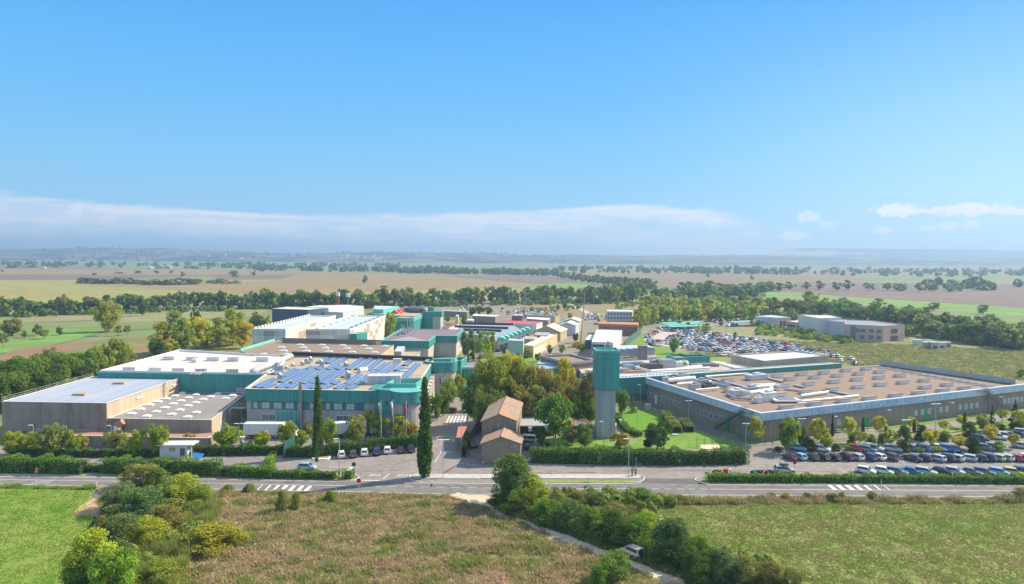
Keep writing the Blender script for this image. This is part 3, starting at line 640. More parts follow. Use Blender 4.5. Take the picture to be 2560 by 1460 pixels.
for x, y, w, h, v in [(33, 628, 105, 40, 0), (293, 628, 112, 42, 0), (22, 735, 112, 55, 1)]:
    c = YB(x + w / 2, y + h, 10.8); s = c.y / F_PX / 3.64; unit(t, c + Vector((0, 1, 0)), w * s, 2.4, h * s * .95, 0, v)
for a_, b_ in (((1730, 1220), (1800, 1190)), ((1770, 1222), (1845, 1190)), ((1805, 1222), (1880, 1190))): m = MB(); m.cyl(YA(*a_, 11.4), YA(*b_, 11.4), .25); m.build('roof_duct', GREYM, t)
# pipe bridge on the seam between the two roofs
t = thing('pipe_rack', 'long grey covered pipe rack between the white roof and the solar roof', 'pipe rack', tuple(YB(250, 770, 11)))
p0, p1 = YB(262, 765, 11.6), YB(610, 622, 11.6); m = MB(); m.cyl(p0, p1, 1.0, 1.0, 10); m.build('casing', RSIL, t, smooth=True)
for i in range(26): q = p0.lerp(p1, i / 25); m = MB(); m.box((q.x + .9, q.y, 11.2), (.25, .35, 1.2)); m.build('support', DARK, t)

# ------------------------------------------------------------------ solar hall
HE = 11.0
FL, FR = YB(205, 918, HE), YB(1315, 936, HE); E1 = YB(1745, 905, HE); BR, BL = YB(1895, 668, HE), YB(620, 618, HE)
t, P = hall('solar_roof_hall', 'big hall with teal fascia and blue solar panels on a tan gravel roof', 'factory hall', [FL, FR, E1, BR, BL], HE, GREYP, RTAN, fas=(3.1, TEAL, .35), par=(mat('pale_cap_strip', (.62, .62, .58), .6), .05))
SOL = t
a, b = P[0], P[1]; L = (Vector(b) - Vector(a)).length
m = MB(); wbox(m, a, b, L / 2, HE - 5.2, L - 2.4, 2.0, .1, .2); m.build('window_band', mat('dark_band', (.06, .17, .19), .2, .2, .4), t)
rr = random.Random(3)
for i in range(26):
    if rr.random() < .72: m = MB(); wbox(m, a, b, 2.4 + i * (L - 4.5) / 26, HE - 5.0, .95, 1.6, .16, .1); m.build('window', [PGLASS, GLASS, PGLASS][i % 3], t)
m = MB(); wbox(m, a, b, L * .345, 1.2, L * .205, 4.6, .25, .3); m.build('teal_panel', TGLASS, t)
windows(t, a, b, [L * .155, L * .21, L * .765, L * .82], 2.9, 1.7, 1.5, GLASS, FRAMEW)
m = MB(); wbox(m, a, b, L * .452, 0, .7, HE + 1.6, .7, .7); m.build('chimney_pipe', mat('rusty_flue', (.30, .27, .24), .7, .15), t)
p = BL.copy(); q = BR.copy(); m = MB(); d = (q - p); m.box(((p.x + q.x) / 2, (p.y + q.y) / 2 + .6, HE + .7), (d.length, 1.4, 1.4), math.atan2(d.y, d.x)); m.build('back_parapet', BLACKM, t)
# projecting teal corner block and round concrete stair corner
c0 = YB(1320, 915, HE + .3); c1 = YB(1552, 935, HE + .3); dpt = 9
blk_ = [Vector((c0.x, c0.y - .2, 0)), Vector((c1.x, c1.y - .6, 0)), Vector((c1.x + .8, c1.y + dpt, 0)), Vector((c0.x + .5, c0.y + dpt, 0))]
m = MB(); m.prism(ccw(blk_), 5.0, HE + .35); m.build('teal_block', TEALD, t)
m = MB(); m.prism(offset_poly(ccw(blk_), -.3), 0, 5.0); m.build('block_base', GREYP, t)
for k in range(6): m = MB(); wbox(m, blk_[0], blk_[1], 1.5 + k * 2.0, 7.6 - (k % 2) * .3, .8, .8, .1, .1); m.build('round_window', DARK, t)
cc = YB(1650, 962, HE - .1) + Vector((0, 3.6, 0)); m = MB(); m.cyl((cc.x, cc.y, 0), (cc.x, cc.y, HE - 2.4), 3.9, 3.9, 28); m.build('stair_drum', CONCR, t)
m = MB(); m.cyl((cc.x, cc.y, HE - 2.6), (cc.x, cc.y, HE + .3), 4.5, 4.5, 28); m.build('drum_band', TEALD, t)
m = MB(); m.cyl((cc.x, cc.y, HE + .3), (cc.x, cc.y, HE + .42), 4.6, 4.6, 28); m.build('drum_cap', TEALL, t)
m = MB(); m.box((cc.x, cc.y - 4.0, 4.6), (1.3, .5, 5)); m.build('stair_window', TGLASS, t)
e0 = Vector((cc.x + 3.6, cc.y + 1.5, 0)); e1 = Vector((BR.x + .4, BR.y, 0))
m = MB(); u = (e1 - e0).normalized(); n = Vector((u.y, -u.x, 0)); LL = (e1 - e0).length
for i in range(9):
    s = 2 + i * (LL - 4) / 8; wbox(m, e0, e1, s, 0, LL / 12, HE - 3.0, .9, 1.2)
m.build('concrete_pier', CONCR, t)
m = MB(); c = YB(1500, 862, HE); m.box((c.x - 1, c.y - 1, HE + 1.2), (9, 4, 2.4), .1); m.build('rooftop_room', mat('pale_panel', (.62, .60, .62), .6, .05, .3, rib=.7, ribd=.3), t)
m = MB(); rline(m, [(c.x - 8, c.y - 6, HE + .3), (c.x - 7, c.y + 2, HE + .3), (c.x + 14, c.y + 3, HE + .3), (c.x + 15, c.y - 4, HE + .3)], 1.4, .05, 1.6); m.build('roof_railing', GREYM, t)
m = MB(); c = YB(1630, 900, HE); m.ring([Vector((c.x - 4, c.y - 3, 0)), Vector((c.x + 4, c.y - 3, 0)), Vector((c.x + 5, c.y + 5, 0)), Vector((c.x - 3, c.y + 5, 0))], [Vector((c.x - 3.6, c.y - 2.6, 0)), Vector((c.x + 3.6, c.y - 2.6, 0)), Vector((c.x + 4.6, c.y + 4.6, 0)), Vector((c.x - 2.6, c.y + 4.6, 0))], HE, HE + 1.5); m.build('teal_well', TEALL, t)
# solar panels, one array each
PV = bpy.data.materials.new('solar_cells'); PV.use_nodes = True; n_ = NT(PV.node_tree); b_ = PV.node_tree.nodes['Principled BSDF']
tcn = n_.n('ShaderNodeTexCoord'); spn = n_.n('ShaderNodeSeparateXYZ'); n_.l(tcn.outputs['UV'], spn.inputs[0])
gx = n_.ss(n_.m('ABSOLUTE', n_.m('SUBTRACT', n_.m('FRACT', spn.outputs[0]), .5)), .43, .47); gy = n_.ss(n_.m('ABSOLUTE', n_.m('SUBTRACT', n_.m('FRACT', spn.outputs[1]), .5)), .43, .47)
g_ = n_.m('MAXIMUM', gx, gy); wn = n_.n('ShaderNodeTexWhiteNoise', noise_dimensions='2D'); fl_ = n_.n('ShaderNodeVectorMath', operation='FLOOR'); n_.l(tcn.outputs['UV'], fl_.inputs[0]); n_.l(fl_.outputs[0], wn.inputs['Vector'])
cb = n_.mix(wn.outputs[0], (.06, .12, .26), (.08, .15, .31)); n_.l(n_.mix(g_, cb, (.42, .47, .55)), b_.inputs['Base Color']); b_.inputs['Roughness'].default_value = .22; b_.inputs['Specular IOR Level'].default_value = .8
def array(t, p0, p1, w=1.95, rise=.42):
    d = p1 - p0; L = d.length; u = d.normalized(); n = Vector((-u.y, u.x, 0))
    lo, hi = -n * w / 2, n * w / 2; z = Vector((0, 0, 1)); b0 = p0 + z * .18
    v = [b0 + lo, b0 + d + lo, b0 + d + hi + z * rise, b0 + hi + z * rise]
    me = MB(); me.add([q for q in v], [(0, 1, 2, 3)]); me.add([q - z * .09 for q in v] , [(3, 2, 1, 0)], 1)
    me.add([v[0], v[3], v[3] - z * (rise + .15), v[0] - z * .15], [(0, 3, 2, 1)], 1); me.add([v[3], v[2], v[2] - z * (rise + .15), v[3] - z * (rise + .15)], [(0, 1, 2, 3)], 1)
    o = me.build('solar_array', [PV, DARK], t); uvl = o.data.uv_layers[0].data
    for li, uv in zip(o.data.polygons[0].loop_indices, ((0, 0), (round(L / 1.3), 0), (round(L / 1.3), 2), (0, 2))): uvl[li].uv = uv
    if o.data.polygons[0].normal.z < 0: print('flip', L)
SF = [(240, 1345, 520, 1215), (345, 1355, 500, 1290), (560, 1355, 690, 1285), (710, 1355, 840, 1290), (900, 1362, 1040, 1295), (1190, 1366, 1330, 1305), (1410, 1368, 1540, 1300), (1580, 1370, 1700, 1310), (1060, 1362, 1150, 1310),
      (500, 1150, 600, 1100), (620, 1178, 830, 1072), (600, 1265, 960, 1078), (760, 1280, 1090, 1078), (910, 1285, 1240, 1085), (1060, 1290, 1390, 1088), (1210, 1290, 1530, 1090), (1360, 1295, 1430, 1252), (1560, 1298, 1760, 1150), (1710, 1302, 1990, 1095), (1990, 1208, 2150, 1095), (1520, 1195, 1590, 1145), (2160, 1185, 2250, 1148),
      (990, 1078, 1070, 1040), (1130, 1080, 1200, 1040), (1150, 985, 1280, 910), (1280, 988, 1400, 915), (1280, 1080, 1540, 915), (1420, 1080, 1490, 1030), (1570, 1080, 1800, 915), (1715, 1082, 1930, 920), (1860, 1092, 2070, 925), (2000, 1098, 2150, 985), (2150, 1098, 2290, 985)]
for x0, y0, x1, y1 in SF: array(t, WC(x0, y0, HE), WC(x1, y1, HE))
for x0, y0, x1, y1 in [(660, 1138, 760, 1052), (560, 1405, 850, 1112), (535, 1215, 620, 1160)]: array(t, WB(x0, y0, HE), WB(x1, y1, HE))
for x, y, w, h in [(1190, 1020, 1.3, 1.4), (1545, 1030, 1.6, .9), (915, 1010, 1.3, .9), (985, 985, 2.0, 1.0), (1030, 955, 1.3, 1.0), (1575, 1215, 1.4, 1.8), (590, 1205, 1.5, 1.0), (555, 1090, 3.0, 1.6), (780, 1022, 1.6, .3), (690, 1065, 1.8, .3)]:
    c = WC(x, y, HE); m = MB(); m.box((c.x, c.y, HE + h / 2), (w, w * .8, h), .2); m.cyl((c.x, c.y, HE + h), (c.x - w * .3, c.y, HE + h + .5), w * .35, w * .3, 8); m.build('roof_vent', GREYM, t)
for x, y in [(690, 1168), (635, 1215), (540, 1238), (560, 1258), (560, 1292), (485, 1322)]: c = WB(x, y, HE); m = MB(); m.box((c.x, c.y, HE + .15), (1.8, 1.2, .3), .1); m.build('roof_hatch', RSIL, t)
c = WC(1790, 1110, HE); m = MB(); m.cyl(c + Vector((-1.0, -.9, .5)), c + Vector((.9, .9, .5)), 1.0, 1.0, 14); m.build('barrel_skylight', WHITEM, t, smooth=False)
c = WB(545, 1080, HE); m = MB(); m.box((c.x, c.y, HE + .6), (2.8, 1.4, 1.2), .1); m.build('roof_unit', WHITEM, t)
# steel fire stair between the low hall and the solar hall
t = thing('steel_stair', 'grey steel fire stair between the low dome roof and solar hall', 'stairs', tuple(ZA(2200, 620)))
m = MB(); A0, A1, A2 = ZA(2130, 435, 5.6), ZA(2215, 430, 5.6), ZB(310, 505, 3.2) + Vector((0, -1.5, 0))
m.box(((A0.x + A1.x) / 2, A0.y, 5.6), (3.8, 1.3, .1)); rline(m, [A0, A1], 1.0); rline(m, [A0 + Vector((0, 1.3, 0)), A1 + Vector((0, 1.3, 0))], 1.0)
m.build('landing', GREYM, t); m = MB()
for i in range(14): q = A1.lerp(A2, i / 14); m.box((q.x, q.y + .6, q.z - .15), (.42, 1.2, .06))
rline(m, [A1, A2], 1.0); rline(m, [A1 + Vector((0, 1.2, 0)), A2 + Vector((0, 1.2, 0))], 1.0); m.build('flight', GREYM, t)
m = MB(); B = A1 + Vector((-.5, 0, 0))
for x in (0, 2.2): m.cyl((B.x + x, B.y, 0), (B.x + x, B.y, 5.6 - .5 * x), .1)
for i in range(10): m.box((B.x + .3 * i, B.y + .3, 2.6 - .27 * i), (.35, 1.1, .05))
m.build('support_post', GREYM, t)

# round stair tower, tiled block and glazed bridge behind the solar hall
c = YB(1975, 668, 11.6); t = thing('stair_tower', 'round concrete stair tower with teal crown behind the solar hall', 'stair tower', (c.x, c.y, 0)); g = c + Vector((0, 1.5, 0))
def stad(cx, cy, w, d, r, n=7):
    pts = []
    for sx, sy, a0 in ((1, -1, -90), (1, 1, 0), (-1, 1, 90), (-1, -1, 180)):
        for i in range(n): a = R(a0 + 90 * i / (n - 1)); pts.append(Vector((cx + sx * (w / 2 - r) + r * math.cos(a), cy + sy * (d / 2 - r) + r * math.sin(a), 0)))
    return pts
S = stad(g.x, g.y, 9.6, 7.5, 3.0); MB().prism(S, 0, 8.7).build('shaft', CONCR, t); S2 = offset_poly(S, .4)
MB().ring(S2, offset_poly(S, -.3), 8.4, 11.6).build('crown', TEALD, t); MB().poly([(p.x, p.y, 10.6) for p in S]).build('roof', RSIL, t); MB().ring(offset_poly(S, .5), offset_poly(S, -.4), 11.6, 11.75).build('capping', TEALL, t)
m = MB(); m.box((g.x + .2, g.y - 3.75, 4.3), (.8, .3, 6)); m.build('slit_window', DARK, t)
q0, q1 = WB(1320, 1065, 11.4), WB(1470, 1065, 11.4); D2 = 8
hall('tile_block', 'teal tiled block beside the round stair tower', 'block', [q0, q1, q1 + Vector((1.5, D2, 0)), q0 + Vector((1.5, D2, 0))], 11.4, TEALD, RBROWN, fas=(1.2, TEALD, .05), par=(TEALL, .1), sunk=1.0)
t = thing('glass_footbridge', 'green glazed footbridge leading right from the teal tiled block', 'footbridge', tuple(q1))
b0 = Vector((q1.x, q1.y + 2, 0)); m = MB(); m.box((b0.x + 8, b0.y + 1.5, 7.0), (16, 3, 2.6)); m.build('glazing', mat('green_glass', (.03, .42, .24), .15, .1, .5, rib=1.3, ribd=.4, spec=.8), t)
m = MB(); m.box((b0.x + 8, b0.y + 1.5, 8.75), (16.4, 3.6, .7)); m.build('roof', GREYM, t); m = MB(); m.box((b0.x + 8, b0.y + 1.5, 5.2), (16.4, 3.3, .9)); m.build('deck', TEALD, t)
m = MB(); m.box((b0.x + .6, b0.y - .4, 2.4), (.9, .9, 4.8)); m.box((b0.x + 15, b0.y + 1, 2.4), (.9, .9, 4.8)); m.build('pillar', TEALL, t)

# ------------------------------------------------------------------ brown roof hall with hipped skylights
H = 11.0
t, P = hall('factory_hall', 'hall with brown gravel roof and rows of white hipped skylights', 'factory hall', [YB(250, 612, H), YB(360, 592, H), YB(620, 632, H), YB(1385, 635, H), YB(1545, 521, H), YB(560, 505, H), YB(520, 470, H), YB(150, 580, H)], H, BEIGE, RBROWN, par=(mat('dark_cap', (.26, .24, .22), .7), .08))
m = MB(); p0, p1 = YB(150, 578, H), YB(460, 485, H); d = p1 - p0; m.box(((p0.x + p1.x) / 2, (p0.y + p1.y) / 2, H + .5), (d.length, .3, 1.1), math.atan2(d.y, d.x)); m.build('teal_parapet', MINT, t)
for x, y in [(875, 712), (1190, 715), (1490, 720), (1800, 725), (2110, 732), (595, 748), (915, 753), (1240, 760), (1555, 765), (1870, 770), (630, 800), (965, 803), (1290, 810), (1630, 818), (1955, 822), (665, 852), (1015, 860), (1360, 868), (1700, 874), (340, 848)]:
    dome(t, WC(x, y + 6, H), H, 2.6, 1.4, .38, R(4))
# step with black coping behind, flush with the hall
P0, P1 = YB(560, 500, H), YB(1430, 515, H)
t, _ = hall('raised_bay', 'low raised bay with black coping behind the skylight roof', 'roof bay', [P0 + Vector((0, .3, 0)), P1 + Vector((0, .3, 0)), YB(1385, 490, 12.2), YB(530, 468, 12.2)], 12.2, BROWNP, RBROWN, par=(BLACKM, .5))
H2 = 6.3
hall('low_wing', 'low tan wing beside the skylight hall with a teal end', 'annex', [YB(1400, 640, H2), YB(1735, 640, H2), YB(1785, 578, H2), YB(1545, 580, H2)], H2, BEIGE, RTAN, par=(TEALL, .1))
hall('roof_plant_house', 'small grey plant house on the low tan wing', 'plant house', [YB(1550, 575, 8), YB(1615, 578, 8), YB(1648, 530, 8), YB(1580, 530, 8)], 8, CONCS, RSIL, z0=6.3)
# ------------------------------------------------------------------ chequered warehouses
def cheq(name, label, F0, F1, depthpt, H, cols, back=None, nu=3, nz=5, nside=9, wt=None):
    """warehouse clad in big chequered panels: F0-F1 front edge, depthpt far right roof corner"""
    F0, F1, B1 = [Vector((p.x, p.y, 0)) for p in (F0, F1, depthpt)]; B0 = F0 + (B1 - F1)
    c = (F0 + F1 + B1 + B0) / 4; t = thing(name, label, 'warehouse', (c.x, c.y, 0))
    rq = random.Random(nu * 7 + nz)
    for a, b, nn in ((F0, F1, nu), (F1, B1, nside), (B1, B0, nu), (B0, F0, nside)):
        m = MB(); u = (b - a) / nn
        for i in range(nn):
            for k in range(nz):
                z0, z1 = H * k / nz, H * (k + 1) / nz; p, q = a + u * i, a + u * (i + 1)
                dk = ((i * 2 + k * 3) % 5 == 0) or ((i + k) % 4 == 1 and rq.random() < .6)
                m.add([(p.x, p.y, z0), (q.x, q.y, z0), (q.x, q.y, z1), (p.x, p.y, z1)], [(0, 1, 2, 3)], 1 if dk else (0 if (i + k) % 2 else 2))
        m.build('chequered_wall', cols, t)
    MB().poly([(p.x, p.y, H - .5) for p in (F0, F1, B1, B0)]).build('roof', mat('pale_blue_roof', (.52, .58, .62), .5, .06, .08, rib=3, ribd=.06), t)
    Q = [F0, F1, B1, B0]; MB().ring(offset_poly(Q, .06), offset_poly(Q, -.3), H - .6, H + .15).build('parapet', CREAM, t)
    return t, Q
t, Q = cheq('chequered_warehouse', 'narrower chequered cream warehouse with a long white-stepped left parapet', WC(180, 482, 14.5), WC(663, 484, 14.5), WC(1395, 285, 14.5), 14.5, [CREAM, TAUPE, GREYC])
for i in range(20): p = Q[3].lerp(Q[0], (i + .5) / 20); m = MB(); m.box((p.x + .6, p.y, 14.9), (.5, 1.8, .8)); m.build('parapet_batten', WHITEM, t)
t, Q = cheq('chequered_warehouse', 'wider chequered cream warehouse with small white roof domes, right of the other', WC(958, 486, 14.5), WC(1600, 488, 14.5), WC(2122, 283, 14.5), 14.5, [CREAM, TAUPE, GREYC], nu=3, nz=6, nside=12)
for x, y in [(1235, 445), (1335, 412), (1425, 382), (1515, 350), (1592, 324), (1672, 298), (1135, 476)]: dome(t, WC(x, y, 14), 14, 2.0, 2.0, .5)
for k in range(7): p = Q[1].lerp(Q[2], .12 + k * .12); m = MB(); m.box((p.x - 1.2, p.y, 14.5), (1.6, 2.6, .8)); m.build('edge_vent', GREYM, t)
w0, w1 = WC(1612, 560, 12.2), WC(1722, 560, 12.2); hall('stair_box', 'small teal stair box at the corner of the wider chequered warehouse', 'stair box', [w0 + Vector((0, -3, 0)), w1 + Vector((0, -3, 0)), w1 + Vector((3, 4, 0)), w0 + Vector((2, 4, 0))], 12.6, TEALD, TEALL, par=(MINT, .1))
# ------------------------------------------------------------------ far roofs behind
HF = 12
hall('far_hall', 'far hall with dark blue wall and white roof behind the warehouses', 'factory hall', [WC(465, 190, HF), WC(985, 205, HF), WC(1290, 175, HF), WC(700, 160, HF)], HF, mat('navy_wall', (.07, .10, .16), .6), RWHITE, par=(WHITEM, .2))
hall('far_hall', 'far hall with the broad bright white roof near the tree belt', 'factory hall', [WC(990, 215, 10), WC(1500, 245, 10), WC(1805, 190, 10), WC(1800, 150, 10), WC(1580, 132, 10), WC(1180, 140, 10), WC(880, 175, 10)], 10, WHITEW, mat('bright_white_roof', (.74, .72, .69), .6, .03), par=(WHITEM, .2))
hall('far_hall', 'low dark blue hall with a mint roof strip beyond the narrow warehouse', 'factory hall', [WC(520, 300, 7), WC(900, 300, 7), WC(1000, 250, 7), WC(530, 245, 7)], 7, mat('navy_wall', (0, 0, 0)), MINT)
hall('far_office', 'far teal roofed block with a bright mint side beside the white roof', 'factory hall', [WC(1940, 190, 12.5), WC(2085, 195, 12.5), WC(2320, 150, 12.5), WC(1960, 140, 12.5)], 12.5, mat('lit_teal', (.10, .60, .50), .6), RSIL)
hall('far_hall', 'flat tan roofed hall cluttered with red and grey plant, left of the teal tower', 'factory hall', [WB(500, 405, 10), WB(790, 415, 10), WB(1000, 345, 10), WB(1000, 290, 10), WB(570, 310, 10), WB(100, 370, 10)], 10, TEALD, RTAN, par=(TEALL, .1))
for i, (x, y, c, w) in enumerate([(510, 370, 0, 5), (560, 360, 0, 6), (610, 350, 0, 5), (690, 345, 1, 8), (760, 350, 1, 9), (840, 360, 1, 10), (720, 320, 2, 9), (850, 320, 2, 9)]):
    c0 = WB(x, y, 10); t = thing('roof_plant', ['red pitched plant cover, left one of three on the tan roof', 'red pitched plant cover, middle one of three on the tan roof', 'red pitched plant cover, right one of three on the tan roof', 'dark machinery block nearest the red covers on the tan roof', 'dark machinery block between two others on the tan roof', 'dark machinery block nearest the teal tower', 'pale machinery block behind the dark ones, left', 'pale machinery block behind the dark ones, right'][i], 'plant', tuple(c0), 0, 'machinery on the tan roof')
    m = MB()
    if c == 0: m.add([c0 + Vector(v) for v in ((-3, -3, 0), (3, -3, 0), (3, 3, 0), (-3, 3, 0), (0, -3, 2.5), (0, 3, 2.5))], [(0, 1, 4), (2, 3, 5), (1, 2, 5, 4), (3, 0, 4, 5)])
    else: m.box(c0 + Vector((0, 0, 1)), (w, 4, 2)); m.box(c0 + Vector((w * .2, 0, 2.3)), (w * .3, 2, .8)); m.box(c0 + Vector((-w * .3, 0, 2.2)), (w * .2, 2.5, .6))
    m.build('casing', [mat('red_cover', (.62, .12, .07), .6), DARK, GREYM][c], t)
# teal office tower
c0, c1 = WB(905, 345, 11.5), WB(1140, 350, 11.5); t = thing('teal_tower', 'teal office tower with concrete stair core in the middle distance', 'tower', ((c0.x + c1.x) / 2, c0.y, 0))
X, Y = c0.x, c0.y
m = MB(); m.prism([Vector((X, Y, 0)), Vector((X + 6.6, Y - 1.5, 0)), Vector((X + 9, Y + 9, 0)), Vector((X + 2, Y + 9, 0))], 0, 11.5); m.build('block', TEALD, t)
m = MB(); m.prism([Vector((X + 6.7, Y - 2, 0)), Vector((X + 11.5, Y - 2, 0)), Vector((X + 12.5, Y + 4, 0)), Vector((X + 7.5, Y + 4, 0))], 0, 8.8); m.build('core', CONCR, t)
m = MB(); m.prism([Vector((X + 6.3, Y - 2.4, 0)), Vector((X + 12.2, Y - 2.4, 0)), Vector((X + 13, Y + 4.4, 0)), Vector((X + 7, Y + 4.4, 0))], 8.8, 11.8); m.build('crown', TEALD, t)
m = MB(); m.cyl((X + 5, Y + 6, 11.5), (X + 5, Y + 6, 14), 2.2, 2.2, 14); m.build('roof_drum', TEALD, t)
c2 = WB(780, 500, 6); hall('office_wing', 'teal office wing with a window row left of the teal tower', 'office', [WB(505, 430, 9.8) , WB(778, 438, 9.8), Vector((c0.x + .5, c0.y + 3, 0)), Vector((c0.x, c0.y + 8, 0))], 9.8, TEAL, RTAN, fas=(2, TEALL, .2))
for i, (x, y, hh) in enumerate([(605, 560, 2.5), (690, 545, 5), (730, 530, 5), (762, 530, 5), (620, 560, 2), (640, 555, 2)]):
    c = WB(x, y + 40, 8.2); t = thing('flue', ['short leftmost silver flue on the purple-brown roof', 'slim tall flue with the silver flues on its left', 'middle one of the three tall flues', 'rightmost of the three tall flues', 'second short silver flue', 'third short silver flue nearest the tall ones'][i], 'flue', tuple(c), 0, 'flues on the purple-brown roof'); m = MB(); m.cyl(c, c + Vector((0, 0, hh)), .16, .16, 8); m.build('pipe', GREYM, t); m = MB(); m.cyl(c + Vector((0, 0, hh)), c + Vector((0, 0, hh + .3)), .3, .3, 8); m.build('cowl', DARK, t)
# L-shaped building with purple-brown roof and teal fascia
H = 9.5
L0 = [WB(318, 768, H), WB(993, 775, H), WB(1092, 697, H), WB(1400, 700, H), WB(1497, 612, H), WB(610, 598, H)]
t, P = hall('teal_fascia_building', 'angular building with purple-brown roof and deep teal fascia', 'office building', L0, H, CONCR, RPURP, fas=(3.0, TEAL, .5), par=(TEALL, .05))
m = MB(); r = [WB(430, 760, H + .05), WB(720, 708, H + 1.0), WB(985, 770, H + .05)]; m.poly([(p.x, p.y, z) for p, z in zip(r, (H + .05, H + 1.0, H + .05))]); r = [WB(720, 708, H + 1.0), WB(830, 645, H + 1.2), WB(1085, 694, H + .05), WB(985, 770, H + .05)]; m.poly([(p.x, p.y, z) for p, z in zip(r, (H + 1.0, H + 1.2, H + .05, H + .05))], 1)
m.build('hip', [mat('mauve_roof', (.36, .33, .36), .9), RPURP], t)
for i, (x, y) in enumerate([(560, 690), (600, 670), (640, 655), (690, 640), (730, 622), (650, 675), (690, 655)]): c = WB(x, y, H); m = MB(); m.box((c.x, c.y, H + .6), (1.6, 1.6, 1.2)); m.cyl((c.x + .5, c.y, H + 1), (c.x + .5, c.y, H + 2.4), .3); m.build('roof_fan', GREYM, t)
a, b = WB(1075, 845, 3.6), WB(1390, 850, 3.6); m = MB(); m.prism(ccw([a, b, b + Vector((3, 9, 0)), a + Vector((2, 9, 0))]), 3.3, 3.8); m.build('canopy', mat('aged_teal_roof', (.25, .42, .36), .7), t)
# ------------------------------------------------------------------ plant on the right
HM, SK = 7.4, 1.5
ZR = HM - SK
P1, P2, P3, P4 = G(1903.5, 1032.4, HM), None, YE(1020, 772, ZR), YD(430, 890, HM)
e = YE(2330, 948, HM); P2 = P1 + (e - P1) * 1.16
P3b = P3 + (P2 - P1) * .07
t, P = hall('brown_plant', 'huge brown plant with silver-blue fascia and ranks of shed rooflights', 'factory', [P1, P2, P3b, P4], ZR, BROWNP, RBROWN)
for q in (P1, P2, P4, P3b): q.z = 0
def band(name, pts, z0, z1, out, inn, m_):
    """open band along a wall line, mitred at its corners"""
    def off(d):
        r = []
        for i, p in enumerate(pts):
            ns = []
            if i: v = (p - pts[i - 1]).normalized(); ns.append(Vector((v.y, -v.x, 0)))
            if i < len(pts) - 1: v = (pts[i + 1] - p).normalized(); ns.append(Vector((v.y, -v.x, 0)))
            k = sum(ns, Vector()); k = k / k.dot(ns[0]); r.append(p + k * d)
        return r
    O, I = off(out), off(inn); m = MB(); n = len(pts)
    for i in range(n - 1):
        a, b, c, d = O[i], O[i + 1], I[i + 1], I[i]; z = lambda p, h: (p.x, p.y, h)
        m.add([z(a, z0), z(b, z0), z(b, z1), z(a, z1), z(d, z0), z(c, z0), z(c, z1), z(d, z1)], [(0, 1, 2, 3), (3, 2, 6, 7), (7, 6, 5, 4), (4, 5, 1, 0)] + ([(0, 3, 7, 4)] if i == 0 else []) + ([(1, 5, 6, 2)] if i == n - 2 else []))
    return m.build(name, m_, t)
band('parapet', [P4, P1, P2], ZR - .3, HM - .02, .02, -.3, BROWNP); band('fascia', [P4, P1, P2], HM - 1.85, HM, .7, .03, SILF); band('capping', [P4, P1, P2], HM, HM + .12, .75, -.35, mat('silver_cap', (.70, .72, .76), .35, .04, metal=.4))
PLANT = t; rzM = math.atan2((P2 - P1).y, (P2 - P1).x)
# blue panels printed on the front fascia
u = (P2 - P1).normalized(); n = Vector((u.y, -u.x, 0)); rb = random.Random(5)
BLUEP = mat('blue_panel_print', (.16, .48, .78), .4, .08)
PB = []
for i in range(76):
    s = 6 + i * 1.02
    fade = min(1, max(.15, 1 - abs(i - 36) / 40))
    for k in range(4):
        if rb.random() < .62 * fade: m = MB(); wbox(m, P1, P2, s + rb.random() * .2, 5.45 + k * .47, .62 * (.5 + .5 * fade), .34, .74, .08); PB.append(m)
for m in rb.sample(PB, min(98, len(PB))): m.build('blue_panel', BLUEP, t)
L1 = (P2 - P1).length; L4 = (P1 - P4).length
# windows and doors of the front
windows(t, P1, P2, [26.5, 56.5, 59.2, 62, 67, 69.5, 75.5, 78, 80.5, 83], 2.0, 1.1, 1.3, PGLASS, FRAMEW)
windows(t, P1, P2, [96 + k * 2.05 for k in range(12)], 2.2, 1.0, 1.3, PGLASS, FRAMEW)
for s in (29, 36.8, 61, 112): m = MB(); wbox(m, P1, P2, s, 0, 2.2, 3.0, .08, .1); m.build('door', GREEND, t)
for s in (8, 24, 44, 70, 92): m = MB(); wbox(m, P1, P2, s, 4.6, .15, .15, 1.4, 1.4); wbox(m, P1, P2, s, 4.65, .7, .12, 1.7, .5); m.build('wall_lamp', FRAMEW, t)
